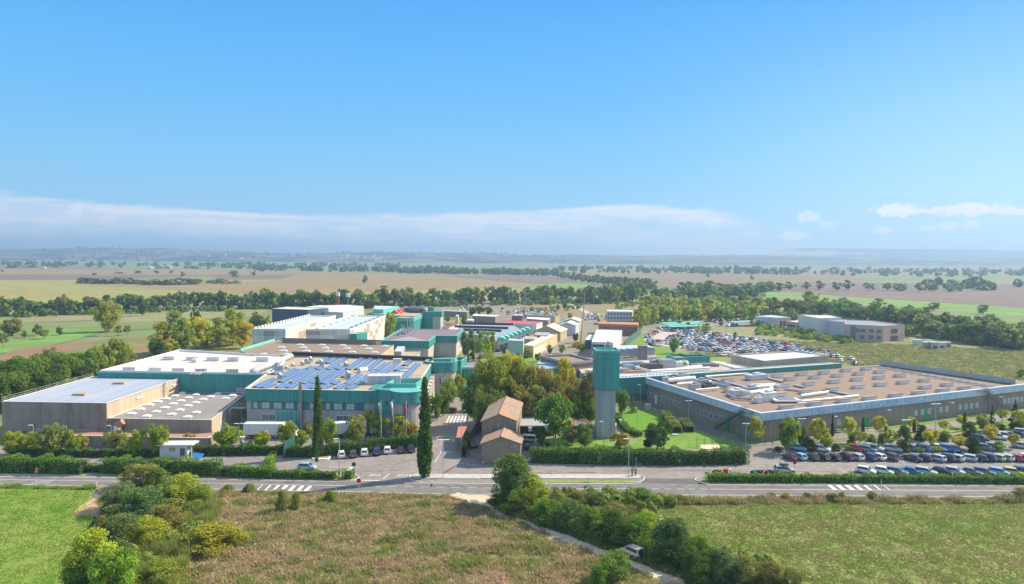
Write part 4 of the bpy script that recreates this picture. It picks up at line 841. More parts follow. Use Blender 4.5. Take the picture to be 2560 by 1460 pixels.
# left flank
windows(t, P4, P1, [1.2, 3.2] + [7.6 + k * 2.15 for k in range(6)] + [29 + k * 2.1 for k in range(5)], 1.6, 1.1, 1.5, GLASS, FRAMEW)
m = MB(); wbox(m, P4, P1, 5.3, 0, 1.3, 2.9, .08, .1); m.build('door', FRAMEW, t, 'white door'); m = MB(); wbox(m, P4, P1, 40.2, 0, 1.5, 3.0, .08, .1); m.build('door', GREEND, t)
def stair(t, w0, w1, s_top, s_bot, ztop, lab):
    """steel stair down the outside of the wall w0>w1"""
    u = (w1 - w0).normalized(); n = Vector((u.y, -u.x, 0)); k = abs(s_top - s_bot); nn = int(ztop / .3); t0 = w0 + u * s_bot + n * 1.4
    th = thing('steel_stair', lab, 'stairs', (t0.x, t0.y, 0))
    A, B = w0 + u * s_top + n * 1.5 + Vector((0, 0, ztop)), w0 + u * s_bot + n * 1.5
    m = MB()
    for i in range(nn): q = A.lerp(B, i / nn); m.box(q + n * 0, (.4, 1.1, .06), math.atan2(u.y, u.x))
    for o in (-.55, .55): m.cyl(A + n * o, B + n * o, .12, .12, 6); rline(m, [A + n * o, B + n * o], 1.0, .04, 1.5)
    m.build('flight', DARK, th); m = MB(); q = A + u * (1.2 if s_top > s_bot else -1.2); m.box(q, (2.8, 1.4, .1), math.atan2(u.y, u.x))
    rline(m, [q - u * 1.3 + n * .7, q + u * 1.3 + n * .7], 1.1, .04, 1); m.build('landing', DARK, th); m = MB()
    for f in (.15, .5): q = A.lerp(B, f); m.cyl(q, (q.x, q.y, 0), .09); m.cyl(q, B.lerp(A, .1), .06)
    m.build('support_post', DARK, th)
stair(t, P4, P1, 48.5, 37, 7.2, 'dark steel escape stair on the left flank of the brown plant')
stair(t, P1, P2, 84, 96, 7.4, 'dark steel escape stair on the long front of the brown plant')
# rooflights
SHEDG = mat('rooflight_frame', (.72, .64, .58), .7, .06)
SHEDT = mat('rooflight_roof', (.74, .62, .46), .8, .06)
SHW = mat('rooflight_pane', (.88, .90, .92), .5, .06)
def shed_light(t, c, L=3.8, W=1.8, h=1.12):
    m = MB(); rz = rzM * .8; mm = Matrix.Rotation(rz, 3, 'Z'); b = Vector((c.x, c.y, ZR))
    def q(x, y, z): return b + mm @ Vector((x, y, z))
    x, f, k = L / 2, 0, W
    m.add([q(-x, f, 0), q(x, f, 0), q(x, k, 0), q(-x, k, 0), q(-x, f, h), q(x, f, h), q(x, k, h * .62), q(-x, k, h * .62)], [(0, 1, 5, 4), (1, 2, 6, 5), (2, 3, 7, 6), (3, 0, 4, 7)], 0)
    m.add([q(-x - .15, f - .25, h + .04), q(x + .15, f - .25, h + .04), q(x + .15, k, h * .66), q(-x - .15, k, h * .66), q(-x - .15, f - .25, h + .16), q(x + .15, f - .25, h + .16), q(x + .15, k, h * .75), q(-x - .15, k, h * .75)], [(4, 5, 6, 7), (0, 1, 5, 4), (1, 2, 6, 5), (3, 0, 4, 7), (3, 2, 1, 0)], 1)
    for i in range(5): x0 = -x + .3 + i * (L - .5) / 5; m.add([q(x0, -.03, .25), q(x0 + .58, -.03, .25), q(x0 + .58, -.03, h * .8), q(x0, -.03, h * .8)], [(0, 1, 2, 3)], 2)
    m.build('shed_rooflight', [SHEDG, SHEDT, SHW], t)
for x, y in [(100, 890), (215, 918), (322, 872), (440, 900), (525, 858), (645, 885), (725, 837), (840, 868), (910, 822), (1030, 850), (155, 980), (385, 962), (615, 942), (822, 920), (1025, 903), (1215, 885), (360, 1035), (600, 1012), (835, 990), (1040, 968), (1245, 948), (1440, 928), (115, 1058), (1450, 992), (1650, 968), (1810, 1000), (1610, 1022), (1390, 1045), (1180, 1068), (940, 1095), (705, 1118), (450, 1148), (185, 1178)]:
    shed_light(t, YE(x, y, ZR))
for x, y in [(1180, 930), (940, 935), (1200, 1022), (1465, 985), (1650, 1062)]: shed_light(t, YD(x, y, ZR))
# ducts, trays and air handlers on the roof
PIPE = mat('white_duct', (.80, .79, .76), .4, .06)
def duct(t, g, pts, r=.5, h=.8, m_=None, name='roof_duct'):
    P = [Vector((p.x, p.y, ZR + h)) for p in (g(a, b, ZR) for a, b in pts)]; m = MB(); m.tube(P, r, 10)
    for p in P[1:-1]: m.ball(p, r * 1.02, 8)
    for a, b in zip(P, P[1:]):
        for f in (.2, .8): q = a.lerp(b, f); m.box((q.x, q.y, ZR + h / 2 - .1), (.2, .2, h - .1))
    m.build(name, m_ or PIPE, t)
duct(t, YD, [(620, 948), (860, 925)], .7, 1.2); duct(t, YD, [(700, 972), (1010, 945)], .45); duct(t, YD, [(870, 1025), (1080, 1005)], .3); duct(t, YD, [(1420, 1010), (1590, 992), (1640, 1008)], .55, 1.2)
duct(t, YD, [(1200, 1035), (1360, 1072), (1560, 1042), (1555, 1020)], .6, 1.4); duct(t, YD, [(1060, 955), (1180, 980)], .35, .8, GREYM); duct(t, YD, [(1040, 965), (1160, 990)], .35, .8, GREYM)
duct(t, YD, [(960, 893), (1350, 862)], .35, .5); duct(t, YE, [(300, 1120), (560, 1095), (820, 1068)], .3, .5); duct(t, YE, [(300, 1075), (545, 1040)], .4, .7); duct(t, YE, [(270, 1140), (360, 1138)], .25, .5)
duct(t, YD, [(1370, 968), (1550, 962)], .3, .5); duct(t, YD, [(1150, 1050), (1230, 1090), (1380, 1100)], .35, .6, GREYM)
def tray(t, g, a, b, w=1.4, m_=None):
    p, q = g(*a, ZR), g(*b, ZR); d = q - p; m = MB(); m.box(((p.x + q.x) / 2, (p.y + q.y) / 2, ZR + .35), (d.length, w, .3), math.atan2(d.y, d.x)); m.build('cable_tray', m_ or mat('tray_grey', (.30, .31, .33), .6, .1), t)
tray(t, YD, (960, 892), (1350, 990)); tray(t, YD, (1490, 892), (1665, 935)); tray(t, YE, (565, 1020), (770, 1060)); tray(t, YD, (1770, 965), (1860, 985)); tray(t, YD, (1680, 1000), (1880, 1025), .8); tray(t, YE, (500, 1010), (640, 1030), .8)
def ahu(t, g, x, y, w, d, h, m_=None, rz=None, name='air_handler'):
    c = g(x, y, ZR); m = MB(); rz_ = rzM if rz is None else rz; m.box((c.x, c.y, ZR + h / 2 + .15), (w, d, h), rz_); m.box((c.x, c.y, ZR + h + .2), (w * 1.04, d * 1.04, .12), rz_)
    m.box((c.x + .2, c.y, ZR + h + .5), (w * .35, d * .5, .6), rz_); m.box((c.x, c.y - d * .5, ZR + h * .55), (w * .5, .12, h * .5), rz_, 1); m.build(name, [m_ or WHITEM, DARK], t)
ahu(t, YD, 1525, 1100, 4.6, 3, 2.3); ahu(t, YD, 860, 1005, 3, 2.5, 1.8, GREYM); ahu(t, YD, 920, 975, 3.5, 3, 2.2, GREYM); ahu(t, YD, 740, 915, 5, 2.5, 2.0, GREYM); ahu(t, YD, 1365, 1028, 4, 2.5, 1.6, GREYM); ahu(t, YD, 1245, 1050, 4, 2.6, 1.5)
ahu(t, YD, 1420, 905, 7.2, 3, 1.5, RSIL); ahu(t, YD, 660, 935, 3, 2, 1.2, mat('rust_unit', (.42, .30, .24), .8)); ahu(t, YD, 590, 915, 3, 2, 1.0, WHITEM); ahu(t, YD, 1440, 1120, 2, 1.6, 1.4); ahu(t, YD, 990, 985, 4, 2, 1.0, DARK)
c = YD(1690, 1110, ZR); m = MB(); m.box((c.x, c.y, ZR + .6), (7.5, 3.6, .5), rzM - .35); m.build('lantern_rooflight', PIPE, t); m = MB(); m.box((c.x, c.y, ZR + .9), (5, 2.2, .2), rzM - .35); m.build('lantern_pane', mat('slate_glass', (.16, .18, .25), .2), t)
# dark blue solar strips along the right edge
m = MB()
for i in range(15):
    f = i / 14; a = YE(960 + f * 1000, 785 + f * 185, ZR); b = YE(1085 + f * 1020, 805 + f * 165, ZR); mid = (a + b) / 2
    c = YE(985 + f * 1020, 790 + f * 180, ZR); m = MB(); m.add([c + Vector(v) for v in ((-2.4, -1, .15), (2.4, -.1, .15), (2.1, .9, .3), (-2.7, 0, .3))], [(0, 1, 2, 3)]); m.build('solar_strip', mat('slate_solar', (.13, .15, .22), .7, .1, spec=.2), t)
# translucent green screen fence along the right roof edge
t = thing('screen_fence', 'tall grey-green screen fence with dark posts on the plant roof edge', 'fence', tuple(YE(1022, 775, ZR)))
A, B = YE(1022, 778, ZR), YE(2250, 958, ZR); m = MB(); d = B - A
for i in range(28):
    q = A.lerp(B, i / 27); m = MB(); m.box(q + Vector((0, 0, 1.0)), (.08, .1, 1.9)); m.build('post', GREYM, t)
    if i < 27: r = A.lerp(B, (i + .5) / 27); m = MB(); m.box(r + Vector((0, 0, 1.15)), (d.length / 27 - .16, .06, 1.75), math.atan2(d.y, d.x)); m.build('screen_panel', mat('green_screen', (.40, .47, .43), .5, .06), t)
m = MB(); m.box((A + B) / 2 + Vector((0, 0, .15)), (d.length, .3, .3), math.atan2(d.y, d.x)); m.build('base_kerb', DARK, t)

# ------------------------------------------------------------------ rear wings of the plant
HQ = 7.5
Q0, Q1, Q2, Q3 = YD(-160, 915, HQ), YD(2200, 762, HQ), YD(2075, 740, HQ), YD(-60, 862, HQ)
t, P = hall('teal_wing', 'very long teal ribbed wing with notched silver roof edge behind the brown plant', 'factory wing', [Q0, YD(430, 884, HQ), Q1, YD(2110, 755, HQ), YD(1490, 795, HQ), YD(1060, 830, HQ), Q3], HQ, TEAL, RSIL, par=(WHITEM, .1))
a, b = P[0], P[1]
m = MB()
for i in range(34):
    f = i / 33; c = YD(-40 + f * 1150, 898 - f * 76, HQ); m.box((c.x, c.y, HQ + .1), (.7, .7, .25))
m.build('roof_notches', GREYM, t)
m = MB(); wbox(m, a, b, (b - a).length * .6, 0, (b - a).length * .75, 2.2, .08, .1); m.build('ground_glazing', GLASS, t)
# cluttered roof field between the wings
t, P = hall('plant_roof', 'low flat roof field crowded with silver ducts and air handlers', 'factory wing', [YD(-150, 870, 6.2), YD(1060, 832, 6.2), YD(1230, 800, 6.2), YD(1010, 737, 6.2), YD(160, 790, 6.2), YD(-200, 800, 6.2)], 6.2, GREYP, mat('buff_roof', (.46, .39, .33), .9, .1, .1))
def rb6(nm, g, x, y, w, d, h, m_, rz=R(8)):
    c = g(x, y, 6.2); m = MB(); m.box((c.x, c.y, 6.2 + h / 2), (w, d, h), rz); m.box((c.x, c.y, 6.25 + h), (w * .8, d * .7, .3), rz); m.build(nm, m_, t)
rb6('air_handler', YD, 470, 815, 7, 4, 2.0, DARK); rb6('air_handler', YD, 600, 800, 6, 4, 3.0, GREYM); rb6('air_handler', YD, 700, 800, 3, 3, 2.2, WHITEM); rb6('air_handler', YD, 420, 800, 4, 3, 1.6, mat('rust_unit', (0, 0, 0))); rb6('air_handler', YD, 320, 855, 8, 2, .9, ORANG)
rb6('air_handler', YD, 950, 785, 10, 3, .9, RDARK); rb6('air_handler', YD, 200, 840, 5, 3, 1.2, GREYM); rb6('air_handler', YD, -60, 850, 5, 3, 1.2, WHITEM); rb6('air_handler', YD, 520, 790, 5, 3, 2.4, GREYM); rb6('air_handler', YD, 260, 810, 4, 3, 1.4, GREYM)
def d6(pts, r, h=.8):
    Pp = [Vector((p.x, p.y, 6.2 + h)) for p in (YD(a, b, 6.2) for a, b in pts)]; m = MB(); m.tube(Pp, r, 9)
    for p in Pp[1:-1]: m.ball(p, r * 1.02, 8)
    m.build('roof_duct', PIPE, t)
d6([(250, 795), (460, 852), (1000, 818)], .45); d6([(460, 842), (930, 808)], .4, .6); d6([(640, 762), (720, 770), (745, 800)], .5, 1.6); d6([(700, 768), (790, 785), (800, 805)], .5, 1.6); d6([(800, 805), (1060, 775)], .35, .5); d6([(165, 880), (700, 845)], .3, .5)
# white deck and shed
hall('white_deck', 'narrow bright white roof deck beside the beige shed', 'roof deck', [YD(1230, 800, 6.6), YD(1500, 792, 6.6), YD(1060, 738, 6.6), YD(1000, 738, 6.6)], 6.6, WHITEW, RWHITE)
HS = 9.0
t, P = hall('beige_shed', 'large beige shed with a silvery-white roof behind the long teal wing', 'shed', [YD(1495, 748, HS), YD(2088, 698, HS), YD(1790, 655, HS), YD(1192, 690, HS)], HS, BEIGE, mat('silver_white_roof', (.66, .70, .76), .45, .04, .1, rib=3, ribd=.08), par=(mat('tan_cap', (.62, .54, .44), .7), .4))
m = MB(); rline(m, [P[0] + Vector((0, 0, HS + .5)), P[1] + Vector((0, 0, HS + .5))], .9, .05, 2); m.build('roof_railing', WHITEM, t)
t, P = hall('teal_box_hall', 'small teal ribbed box building with sunken brown roof behind the ducts', 'factory wing', [YD(685, 714, 9), YD(1000, 693, 9), YD(905, 678, 9), YD(790, 684, 9), YD(735, 672, 9), YD(605, 682, 9)], 9, TEAL, RBROWN, par=(TEALL, .1), sunk=.6)
# curved grey gallery, chiller banks, brown hipped roof
hall('curved_gallery', 'curved silver and teal gallery roof running behind the water tower', 'factory wing', [YC(890, 760, 7), YC(1400, 770, 7), YD(640, 745, 7), YD(600, 715, 7), YD(160, 735, 7), YC(1400, 740, 7), YC(890, 745, 7)], 7, TEALD, RSIL, fas=(.9, TEALL, .2))
hall('facade_block', 'teal glazed front with a pale blue roof strip among the trees left of the tower', 'factory wing', [YC(905, 812, 6.5), YC(1060, 800, 6.5), YC(1400, 790, 6.5), YC(1400, 772, 6.5), YC(890, 765, 6.5)], 6.5, TGLASS, mat('sky_sheet', (.50, .60, .75), .35, .05, metal=.3))
HB = 9.5
q = [YC(1185, 735, HB), YC(1400, 712, HB), YC(1190, 660, HB), YC(915, 672, HB)]
t, P = hall('hipped_block', 'brown hipped roof block between the platanes and the water tower', 'factory wing', q, 8.2, mat('dark_brick', (.22, .17, .15), .8), RBROWN)
m = MB(); m.ring(offset_poly(P, .3), offset_poly(P, -.2), 8.1, 8.9); m.build('parapet', mat('purple_grey', (.30, .27, .29), .7), t)
t, P = hall('chiller_deck', 'grey deck with a row of blue-white chillers right behind the tower head', 'roof deck', [YD(160, 718, 8), YD(520, 700, 8), YD(490, 665, 8), YD(160, 668, 8)], 8, GREYP, RTAN)
hall('louvre_house', 'long grey louvred plant house under the chiller row', 'plant house', [YD(160, 682, 8.6), YD(500, 668, 8.6), YD(440, 628, 8.6), YD(165, 630, 8.6)], 10.2, mat('louvre', (.48, .53, .58), .5, .05, .3, rib=.5, ribd=.3), RSIL, z0=8)
for i in range(5):
    c = YD(205 + i * 62, 655 - i * 4, 10.2); t = thing('chiller', ['leftmost chiller in the row behind the tower head', 'second chiller from the left', 'middle chiller of the row of five', 'fourth chiller from the left', 'rightmost chiller in the row'][i], 'chiller', tuple(c), 0, 'chillers behind the tower head'); m = MB(); m.box(c + Vector((0, 0, .6)), (3.0, 3, 1.0)); m.build('casing', mat('chiller_blue', (.22, .28, .42), .5), t); m = MB(); m.cyl(c + Vector((0, 0, 1.1)), c + Vector((0, 0, 1.35)), 1.1, 1.1, 10); m.build('fan', WHITEM, t)
c = YD(385, 722, 8); t = thing('brick_stack', 'square brown louvred stack on the roofs right of the tower', 'stack', tuple(c)); m = MB(); m.box(c + Vector((0, 0, 2.4)), (3.0, 3.0, 4.8)); m.build('shaft', mat('stack_brown', (.30, .25, .23), .8, .1, .2, rib=.6, ribd=.35), t); m = MB(); m.box(c + Vector((0, 0, 4.9)), (3.3, 3.3, .25)); m.build('cap', DARK, t)

# ------------------------------------------------------------------ water tower
c = ZC(1510, 712); c = Vector((c.x, c.y + 2.2, 0)); t = thing('water_tower', 'teal-headed concrete water tower beside the lawn', 'water tower', tuple(c))
m = MB(); m.box(c + Vector((0, 0, 6.2)), (4.6, 4.6, 12.4)); m.build('shaft', CONCS, t)
m = MB(); m.box(c + Vector((.1, .0, 17.35)), (6.0, 6.0, 9.5)); hd = m.build('tank', TEALD, t)
m = MB(); m.box(c + Vector((1.95, -3.02, 17.35)), (2.2, .08, 9.4)); m.build('tiled_panel', mat('teal_tiles', (.06, .38, .33), .5, .06, .3, seam=.6, rib=.6, ribd=.15), t)
m = MB(); m.box(c + Vector((-2.93, .0, 17.35)), (.12, 5.8, 9.3)); m.build('side_panel', TEALD, t)
S = [Vector((c.x + .1 + a * 3.05, c.y + b * 3.05, 0)) for a, b in ((-1, -1), (1, -1), (1, 1), (-1, 1))]
m = MB(); m.ring(S, offset_poly(S, -.35), 22.05, 22.5); m.build('parapet', TEALL, t)
m = MB(); q = c + Vector((.5, .5, 22.0)); m.cyl(q, q + Vector((0, 0, 2.6)), .12); m.cyl(q + Vector((.6, 0, 0)), q + Vector((.6, 0, 1.6)), .3); m.box(q + Vector((-.7, 0, .9)), (.5, .5, 1.2)); m.box(q + Vector((.2, 0, 2)), (.9, .2, .5)); m.build('antenna', GREYM, t)
m = MB(); m.box(c + Vector((-3.02, -1.2, 20.2)), (.08, 1.7, 1.3)); m.build('red_emblem', mat('emblem_red', (.55, .20, .14), .5), t)
for x_, w_ in ((-1.6, .5), (1.5, .12)): m = MB(); m.box(c + Vector((x_, -2.36, 6.3)), (w_, .1, 12)) if w_ < .3 else [m.box(c + Vector((x_, -2.4, .4 * i + .4)), (.5, .08, .07)) for i in range(30)]; m.build('ladder' if w_ > .3 else 'downpipe', GREYM, t)
m = MB(); m.box(c + Vector((-2.9, .5, 1.3)), (1.4, 2.4, 2.6)); m.build('base_room', CONCS, t)
hall('tower_annex', 'low beige annex wall right of the tower foot', 'annex', [ZC(1590, 690), ZC(1605, 690), ZC(1605, 660), ZC(1590, 660)], 2.6, BEIGE, RTAN)

# ------------------------------------------------------------------ stone farm houses
def rtile(name):
    m, n, b = newmat(name); MATS[name] = m
    tcn = n.n('ShaderNodeTexCoord'); s = n.n('ShaderNodeSeparateXYZ'); n.l(tcn.outputs['UV'], s.inputs[0])
    ph = n.m('ABSOLUTE', n.m('SUBTRACT', n.m('FRACT', n.m('MULTIPLY', s.outputs[1], 2.6)), .5)); P = n.n('ShaderNodeNewGeometry').outputs['Position']
    cell = n.n('ShaderNodeTexWhiteNoise', noise_dimensions='2D'); fl = n.n('ShaderNodeVectorMath', operation='FLOOR'); sc = n.n('ShaderNodeVectorMath', operation='MULTIPLY'); n.l(tcn.outputs['UV'], sc.inputs[0]); sc.inputs[1].default_value = (2.6, 2.6, 1); n.l(sc.outputs[0], fl.inputs[0]); n.l(fl.outputs[0], cell.inputs['Vector'])
    a = n.mix(cell.outputs[0], (.26, .165, .12), (.44, .32, .24)); g = n.ss(n.noise(P, .55, 4, .7), .42, .58); a = n.mix(n.m('MULTIPLY', g, .6), a, (.36, .30, .24)); a = n.mix(n.m('MULTIPLY', n.ss(n.noise(P, .22, 3, .6), .48, .6), .45), a, (.52, .25, .13))
    vm = n.n('ShaderNodeVectorMath', operation='SCALE'); n.l(a, vm.inputs[0]); n.l(n.m('SUBTRACT', 1.05, n.m('MULTIPLY', n.ss(ph, .2, .5), .4)), vm.inputs[3])
    n.l(vm.outputs[0], b.inputs['Base Color']); b.inputs['Roughness'].default_value = .95
    bp = n.n('ShaderNodeBump'); bp.inputs['Distance'].default_value = .1; n.l(n.m('MULTIPLY', ph, -1.0), bp.inputs['Height']); n.l(bp.outputs[0], b.inputs['Normal'])
    return m
TILE = rtile('terracotta_tiles')
def gable(name, label, cat, F0, F1, D, He, Hr, wall, roof, over=.35, front=None, skew=0.0, th=.18, apex=.5, group=None):
    """gabled building: front eave corners F0,F1 on the ground, depth vector D, ridge runs along the depth"""
    F0, F1 = Vector((F0.x, F0.y, 0)), Vector((F1.x, F1.y, 0)); D = Vector((D[0], D[1], 0)); c = (F0 + F1 + D) / 2
    t = thing(name, label, cat, tuple((F0 + F1) / 2 + D / 2), 0, group)
    B0, B1 = F0 + D, F1 + D; z = lambda p, h: Vector((p.x, p.y, h)); mf = F0.lerp(F1, apex); mbk = B0.lerp(B1, apex)
    m = MB(); m.add([z(F0, 0), z(F1, 0), z(F1, He), z(mf, Hr), z(F0, He)], [(0, 1, 2, 3, 4)]); m.add([z(B1, 0), z(B0, 0), z(B0, He), z(mbk, Hr), z(B1, He)], [(0, 1, 2, 3, 4)])
    m.add([z(F1, 0), z(B1, 0), z(B1, He), z(F1, He)], [(0, 1, 2, 3)]); m.add([z(B0, 0), z(F0, 0), z(F0, He), z(B0, He)], [(0, 1, 2, 3)]); m.build('wall', wall, t)
    u = (F1 - F0).normalized(); d = D.normalized(); sl = (Hr - He) / (F1 - F0).length * 2
    for s, A in ((-1, F0), (1, F1)):
        e0 = z(A, He - over * sl) + u * over * s - d * over; e1 = e0 + D + d * over * 2; r0 = z(mf, Hr) - d * over; r1 = r0 + D + d * over * 2
        up = Vector((0, 0, th)); m = MB(); v = [e0, e1, r1, r0]; w = [q + up for q in v]
        m.add(v + w, [(4, 5, 6, 7), (3, 2, 1, 0), (0, 1, 5, 4), (1, 2, 6, 5), (2, 3, 7, 6), (3, 0, 4, 7)]); o = m.build('roof_slope', roof, t)
        uvl = o.data.uv_layers[0].data; sw = (e0 - r0).length
        for li, uv in zip(o.data.polygons[0].loop_indices, ((0, 0), (0, (e1 - e0).length), (sw, (e1 - e0).length), (sw, 0))): uvl[li].uv = uv
        if o.data.polygons[0].normal.z < 0: o.data.flip_normals()
    m = MB(); m.cyl(z(mf, Hr + th) - d * over, z(mbk, Hr + th) + d * over, .16, .16, 6); m.build('ridge_cap', roof, t)
    return t, F0, F1
f0, f1 = ZC(378, 948), ZC(731, 946); f1.y = f0.y + .3
t, a, b = gable('stone_house', 'smaller old stone house with mossy tile roof, nearer the road', 'stone house', f0, f1, (.6, 7.0), 4.6, 6.1, STONE, TILE)
m = MB(); wbox(m, a, b, .35, .2, .5, .5, .3, .3); m.build('quoin', CONC, t)
m = MB(); wbox(m, a, b, 4.3, 3.9, .9, .5, .03, .1); m.build('walled_window', mat('blocked_stone', (.30, .26, .22), .9), t)
k0, k1 = f0 + Vector((-.3, 8.3, 0)), f1 + Vector((-.9, 8.6, 0))
t, a, b = gable('stone_house', 'larger two-storey stone farmhouse with orange tile roof behind the small one', 'stone house', k0, k1, (1.6, 20.0), 7.6, 9.2, STONE, TILE, apex=.5)
for s in (2.0, 6.0): m = MB(); wbox(m, a, b, s, 5.0, 1.0, 1.3, .03, .1); m.build('walled_window', mat('blocked_stone', (0, 0, 0)), t)
m = MB(); wbox(m, a, b, 3.9, 5.2, .3, 2.0, .12, .2); m.build('downpipe', GREYM, t)
# grey canopy behind
c0, c1 = ZC(688, 600, 3.2), ZC(1035, 600, 3.2); b0, b1 = ZC(672, 416, 3.2), ZC(905, 416, 3.2)
t = thing('grey_canopy', 'flat grey canopy roof on posts beside the stone farmhouse', 'canopy', tuple(Vector((c0.x, c0.y, 0))))
P_ = ccw([c0, c1, Vector((b1.x + 2, b1.y, 0)), b0]); MB().prism(P_, 3.0, 3.3, bottom=0).build('roof', mat('grey_canopy_sheet', (.36, .385, .385), .7, .04, .1), t)
for i in range(5): q = c0.lerp(c1, i / 4); m = MB(); m.box((q.x, q.y + .3, 1.5), (.2, .2, 3)); m.build('post', DARK, t)
for x in (820, 968): q = ZC(x, 612, 3.0); m = MB(); m.box((q.x, q.y - .3, 2.6), (.9, .6, 1.0)); m.build('unit', WHITEM, t)
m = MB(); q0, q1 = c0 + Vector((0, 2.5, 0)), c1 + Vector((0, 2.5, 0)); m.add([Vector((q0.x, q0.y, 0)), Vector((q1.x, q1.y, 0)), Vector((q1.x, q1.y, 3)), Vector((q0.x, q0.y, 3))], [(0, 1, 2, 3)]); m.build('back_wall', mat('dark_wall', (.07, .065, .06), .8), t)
# dark roofed lean-to and gate shelter
t, P = hall('lean_to', 'small dark canopy with a red edge left of the water tower', 'canopy', [ZC(1210, 610, 2.6), ZC(1390, 610, 2.6), ZC(1345, 558, 2.6), ZC(1235, 552, 2.6)], 2.6, DARK, mat('slate_sheet', (.16, .17, .22), .6), par=(mat('red_edge', (.45, .14, .08), .6), .1))
q = [ZC(148, 706, 3.1), ZC(200, 706, 3.1), ZC(246, 602, 3.1), ZC(166, 606, 3.1)]
t = thing('gate_shelter', 'narrow red-roofed shelter at the entrance gate', 'shelter', tuple(Vector((q[0].x, q[0].y, 0)))); MB().prism(ccw(q), 2.95, 3.12, bottom=0).build('roof', mat('red_sheet_roof', (.50, .20, .16), .6), t)
for k, p in enumerate(q): m = MB(); m.cyl((p.x + (.3 if k in (0, 3) else -.3), p.y, 0), (p.x + (.3 if k in (0, 3) else -.3), p.y, 3), .08); m.build('post', DARK, t)
t = thing('garden_wall', 'old low rubble wall running beside the stone farmhouse', 'wall', tuple(ZC(250, 800))); m = MB(); a, b = ZC(262, 745), ZC(368, 600); d = b - a; m.box(((a.x + b.x) / 2, (a.y + b.y) / 2, 1.2), (d.length, .4, 2.4), math.atan2(d.y, d.x)); m.build('masonry', STONE, t)
t = thing('ramp_wall', 'pale concrete ramp wall along the left of the entrance road', 'wall', tuple(ZB(2060, 480))); m = MB(); a, b = ZB(1985, 425), ZB(2150, 240); d = b - a; m.box(((a.x + b.x) / 2, (a.y + b.y) / 2, .6), (d.length, .35, 1.2), math.atan2(d.y, d.x)); m.build('upstand', CONC, t)

# ------------------------------------------------------------------ guard cabin
a, b = ZA(1450, 893), ZA(1700, 893); t = thing('guard_cabin', 'small white guard cabin behind the roadside hedge', 'cabin', tuple((a + b) / 2)); w = (b - a).length; u = R(3)
c = (a + b) / 2 + Vector((0, 1.6, 0)); m = MB(); m.box(c + Vector((0, 0, 1.45)), (w, 3.0, 2.9), u); m.build('wall', mat('cabin_white', (.62, .63, .66), .6), t)
m = MB(); m.box(c + Vector((.5, -.1, 3.0)), (w + 1.8, 3.8, .25), u); m.build('roof', mat('cabin_roof', (.62, .66, .63), .5), t)
m = MB(); wbox(m, c + Vector((-w / 2, -1.5, 0)), c + Vector((w / 2, -1.5, 0)), w * .45, 1.5, 1.7, .9, .05, .1); m.build('window', [mat('amber_glass', (.45, .34, .18), .3, .4, 2)], t)
m = MB(); wbox(m, c + Vector((-w / 2, -1.5, 0)), c + Vector((w / 2, -1.5, 0)), w * .84, .2, 1.0, 2.0, .05, .1); m.build('door', DARK, t)
for y in (-1.8, 1.6): m = MB(); m.box(c + Vector((w / 2 + 1.2, y, 1.45)), (.15, .15, 2.9), u); m.build('post', FRAMEW, t)

# ------------------------------------------------------------------ office block far right
def P3_(g, *pts, z): return [g(a, b, z) for a, b in pts]
HO = 8.6
t, P = hall('school_like_office', 'two-storey pink brick office block in the far field', 'office building', P3_(YE, (700, 408), (1055, 425), (1245, 412), (940, 372), (700, 365), z=HO), HO, PINK, mat('array_roof', (.30, .33, .36), .5, .2, .3, rib=3, ribd=.5), par=(PINK, .3))
a, b = P[0], P[1]; L = (b - a).length
windows(t, a, b, [L * f for f in (.34, .48, .68, .88)], 5.0, L * .12, 1.9, GLASS); windows(t, a, b, [L * f for f in (.46, .68, .88)], 1.3, L * .12, 2.2, GLASS)
m = MB(); wbox(m, a, b, L * .22, 0, L * .13, 8.2, .05, .1); m.build('stair_glazing', GLASS, t)
a, b = P[1], P[2]; L = (b - a).length; windows(t, a, b, [L * .5], 4.6, L * .3, 2.4, GLASS); m = MB(); wbox(m, a, b, L * .5, .2, L * .35, 3.0, .08, .1); m.build('entrance', DARK, t)
m = MB(); q = a.lerp(b, .75); m.box((q.x + 1.5, q.y - 2, 2.2), (5, 1.2, .1)); rline(m, [(q.x, q.y - 2.6, 3.5), (q.x + 4, q.y - 2.6, .2)], 1, .06, 1); m.build('outside_stair', DARK, t)
t, P = hall('office_wing', 'long single-storey pink wing left of the brick office', 'office building', P3_(YE, (165, 378), (700, 440), (700, 405), (510, 388), (270, 368), z=4.6), 4.6, PINK, mat('pale_flat_roof', (.60, .58, .55), .7), par=(PINK, .2))
a, b = P[0], P[1]; L = (b - a).length; windows(t, a, b, [L * f for f in (.08, .12, .25, .6, .74, .88)], 1.4, 5, 1.6, GLASS, FRAMEW)
hall('office_wing', 'white block with a pale flat roof above the pink wing', 'office building', P3_(YE, (275, 320), (465, 352), (668, 345), (560, 322), z=9.5), 9.5, mat('pale_stucco', (.70, .68, .62), .8), mat('pale_flat_roof', (0, 0, 0)), par=(PINK, .2), z0=0)
hall('office_wing', 'blue-grey upper block with roof panels left of the brick office', 'office building', P3_(YE, (510, 362), (700, 385), (705, 362), (600, 352), z=8.4), 8.4, mat('pale_blue_wall', (.56, .57, .58), .7), mat('array_roof', (0, 0, 0)))
t, P = hall('garage_block', 'small pale block with three dark red garage doors in the far field', 'garage', P3_(YE, (-120, 330), (80, 342), (210, 340), (30, 318), z=6), 6, mat('lilac_wall', (.56, .54, .58), .8), RSIL)
a, b = P[1], P[2]; L = (b - a).length
for f in (.3, .55, .8): m = MB(); wbox(m, a, b, L * f, 0, L * .18, 3.6, .08, .1); m.build('garage_door', mat('dark_red_door', (.35, .07, .06), .6), t)
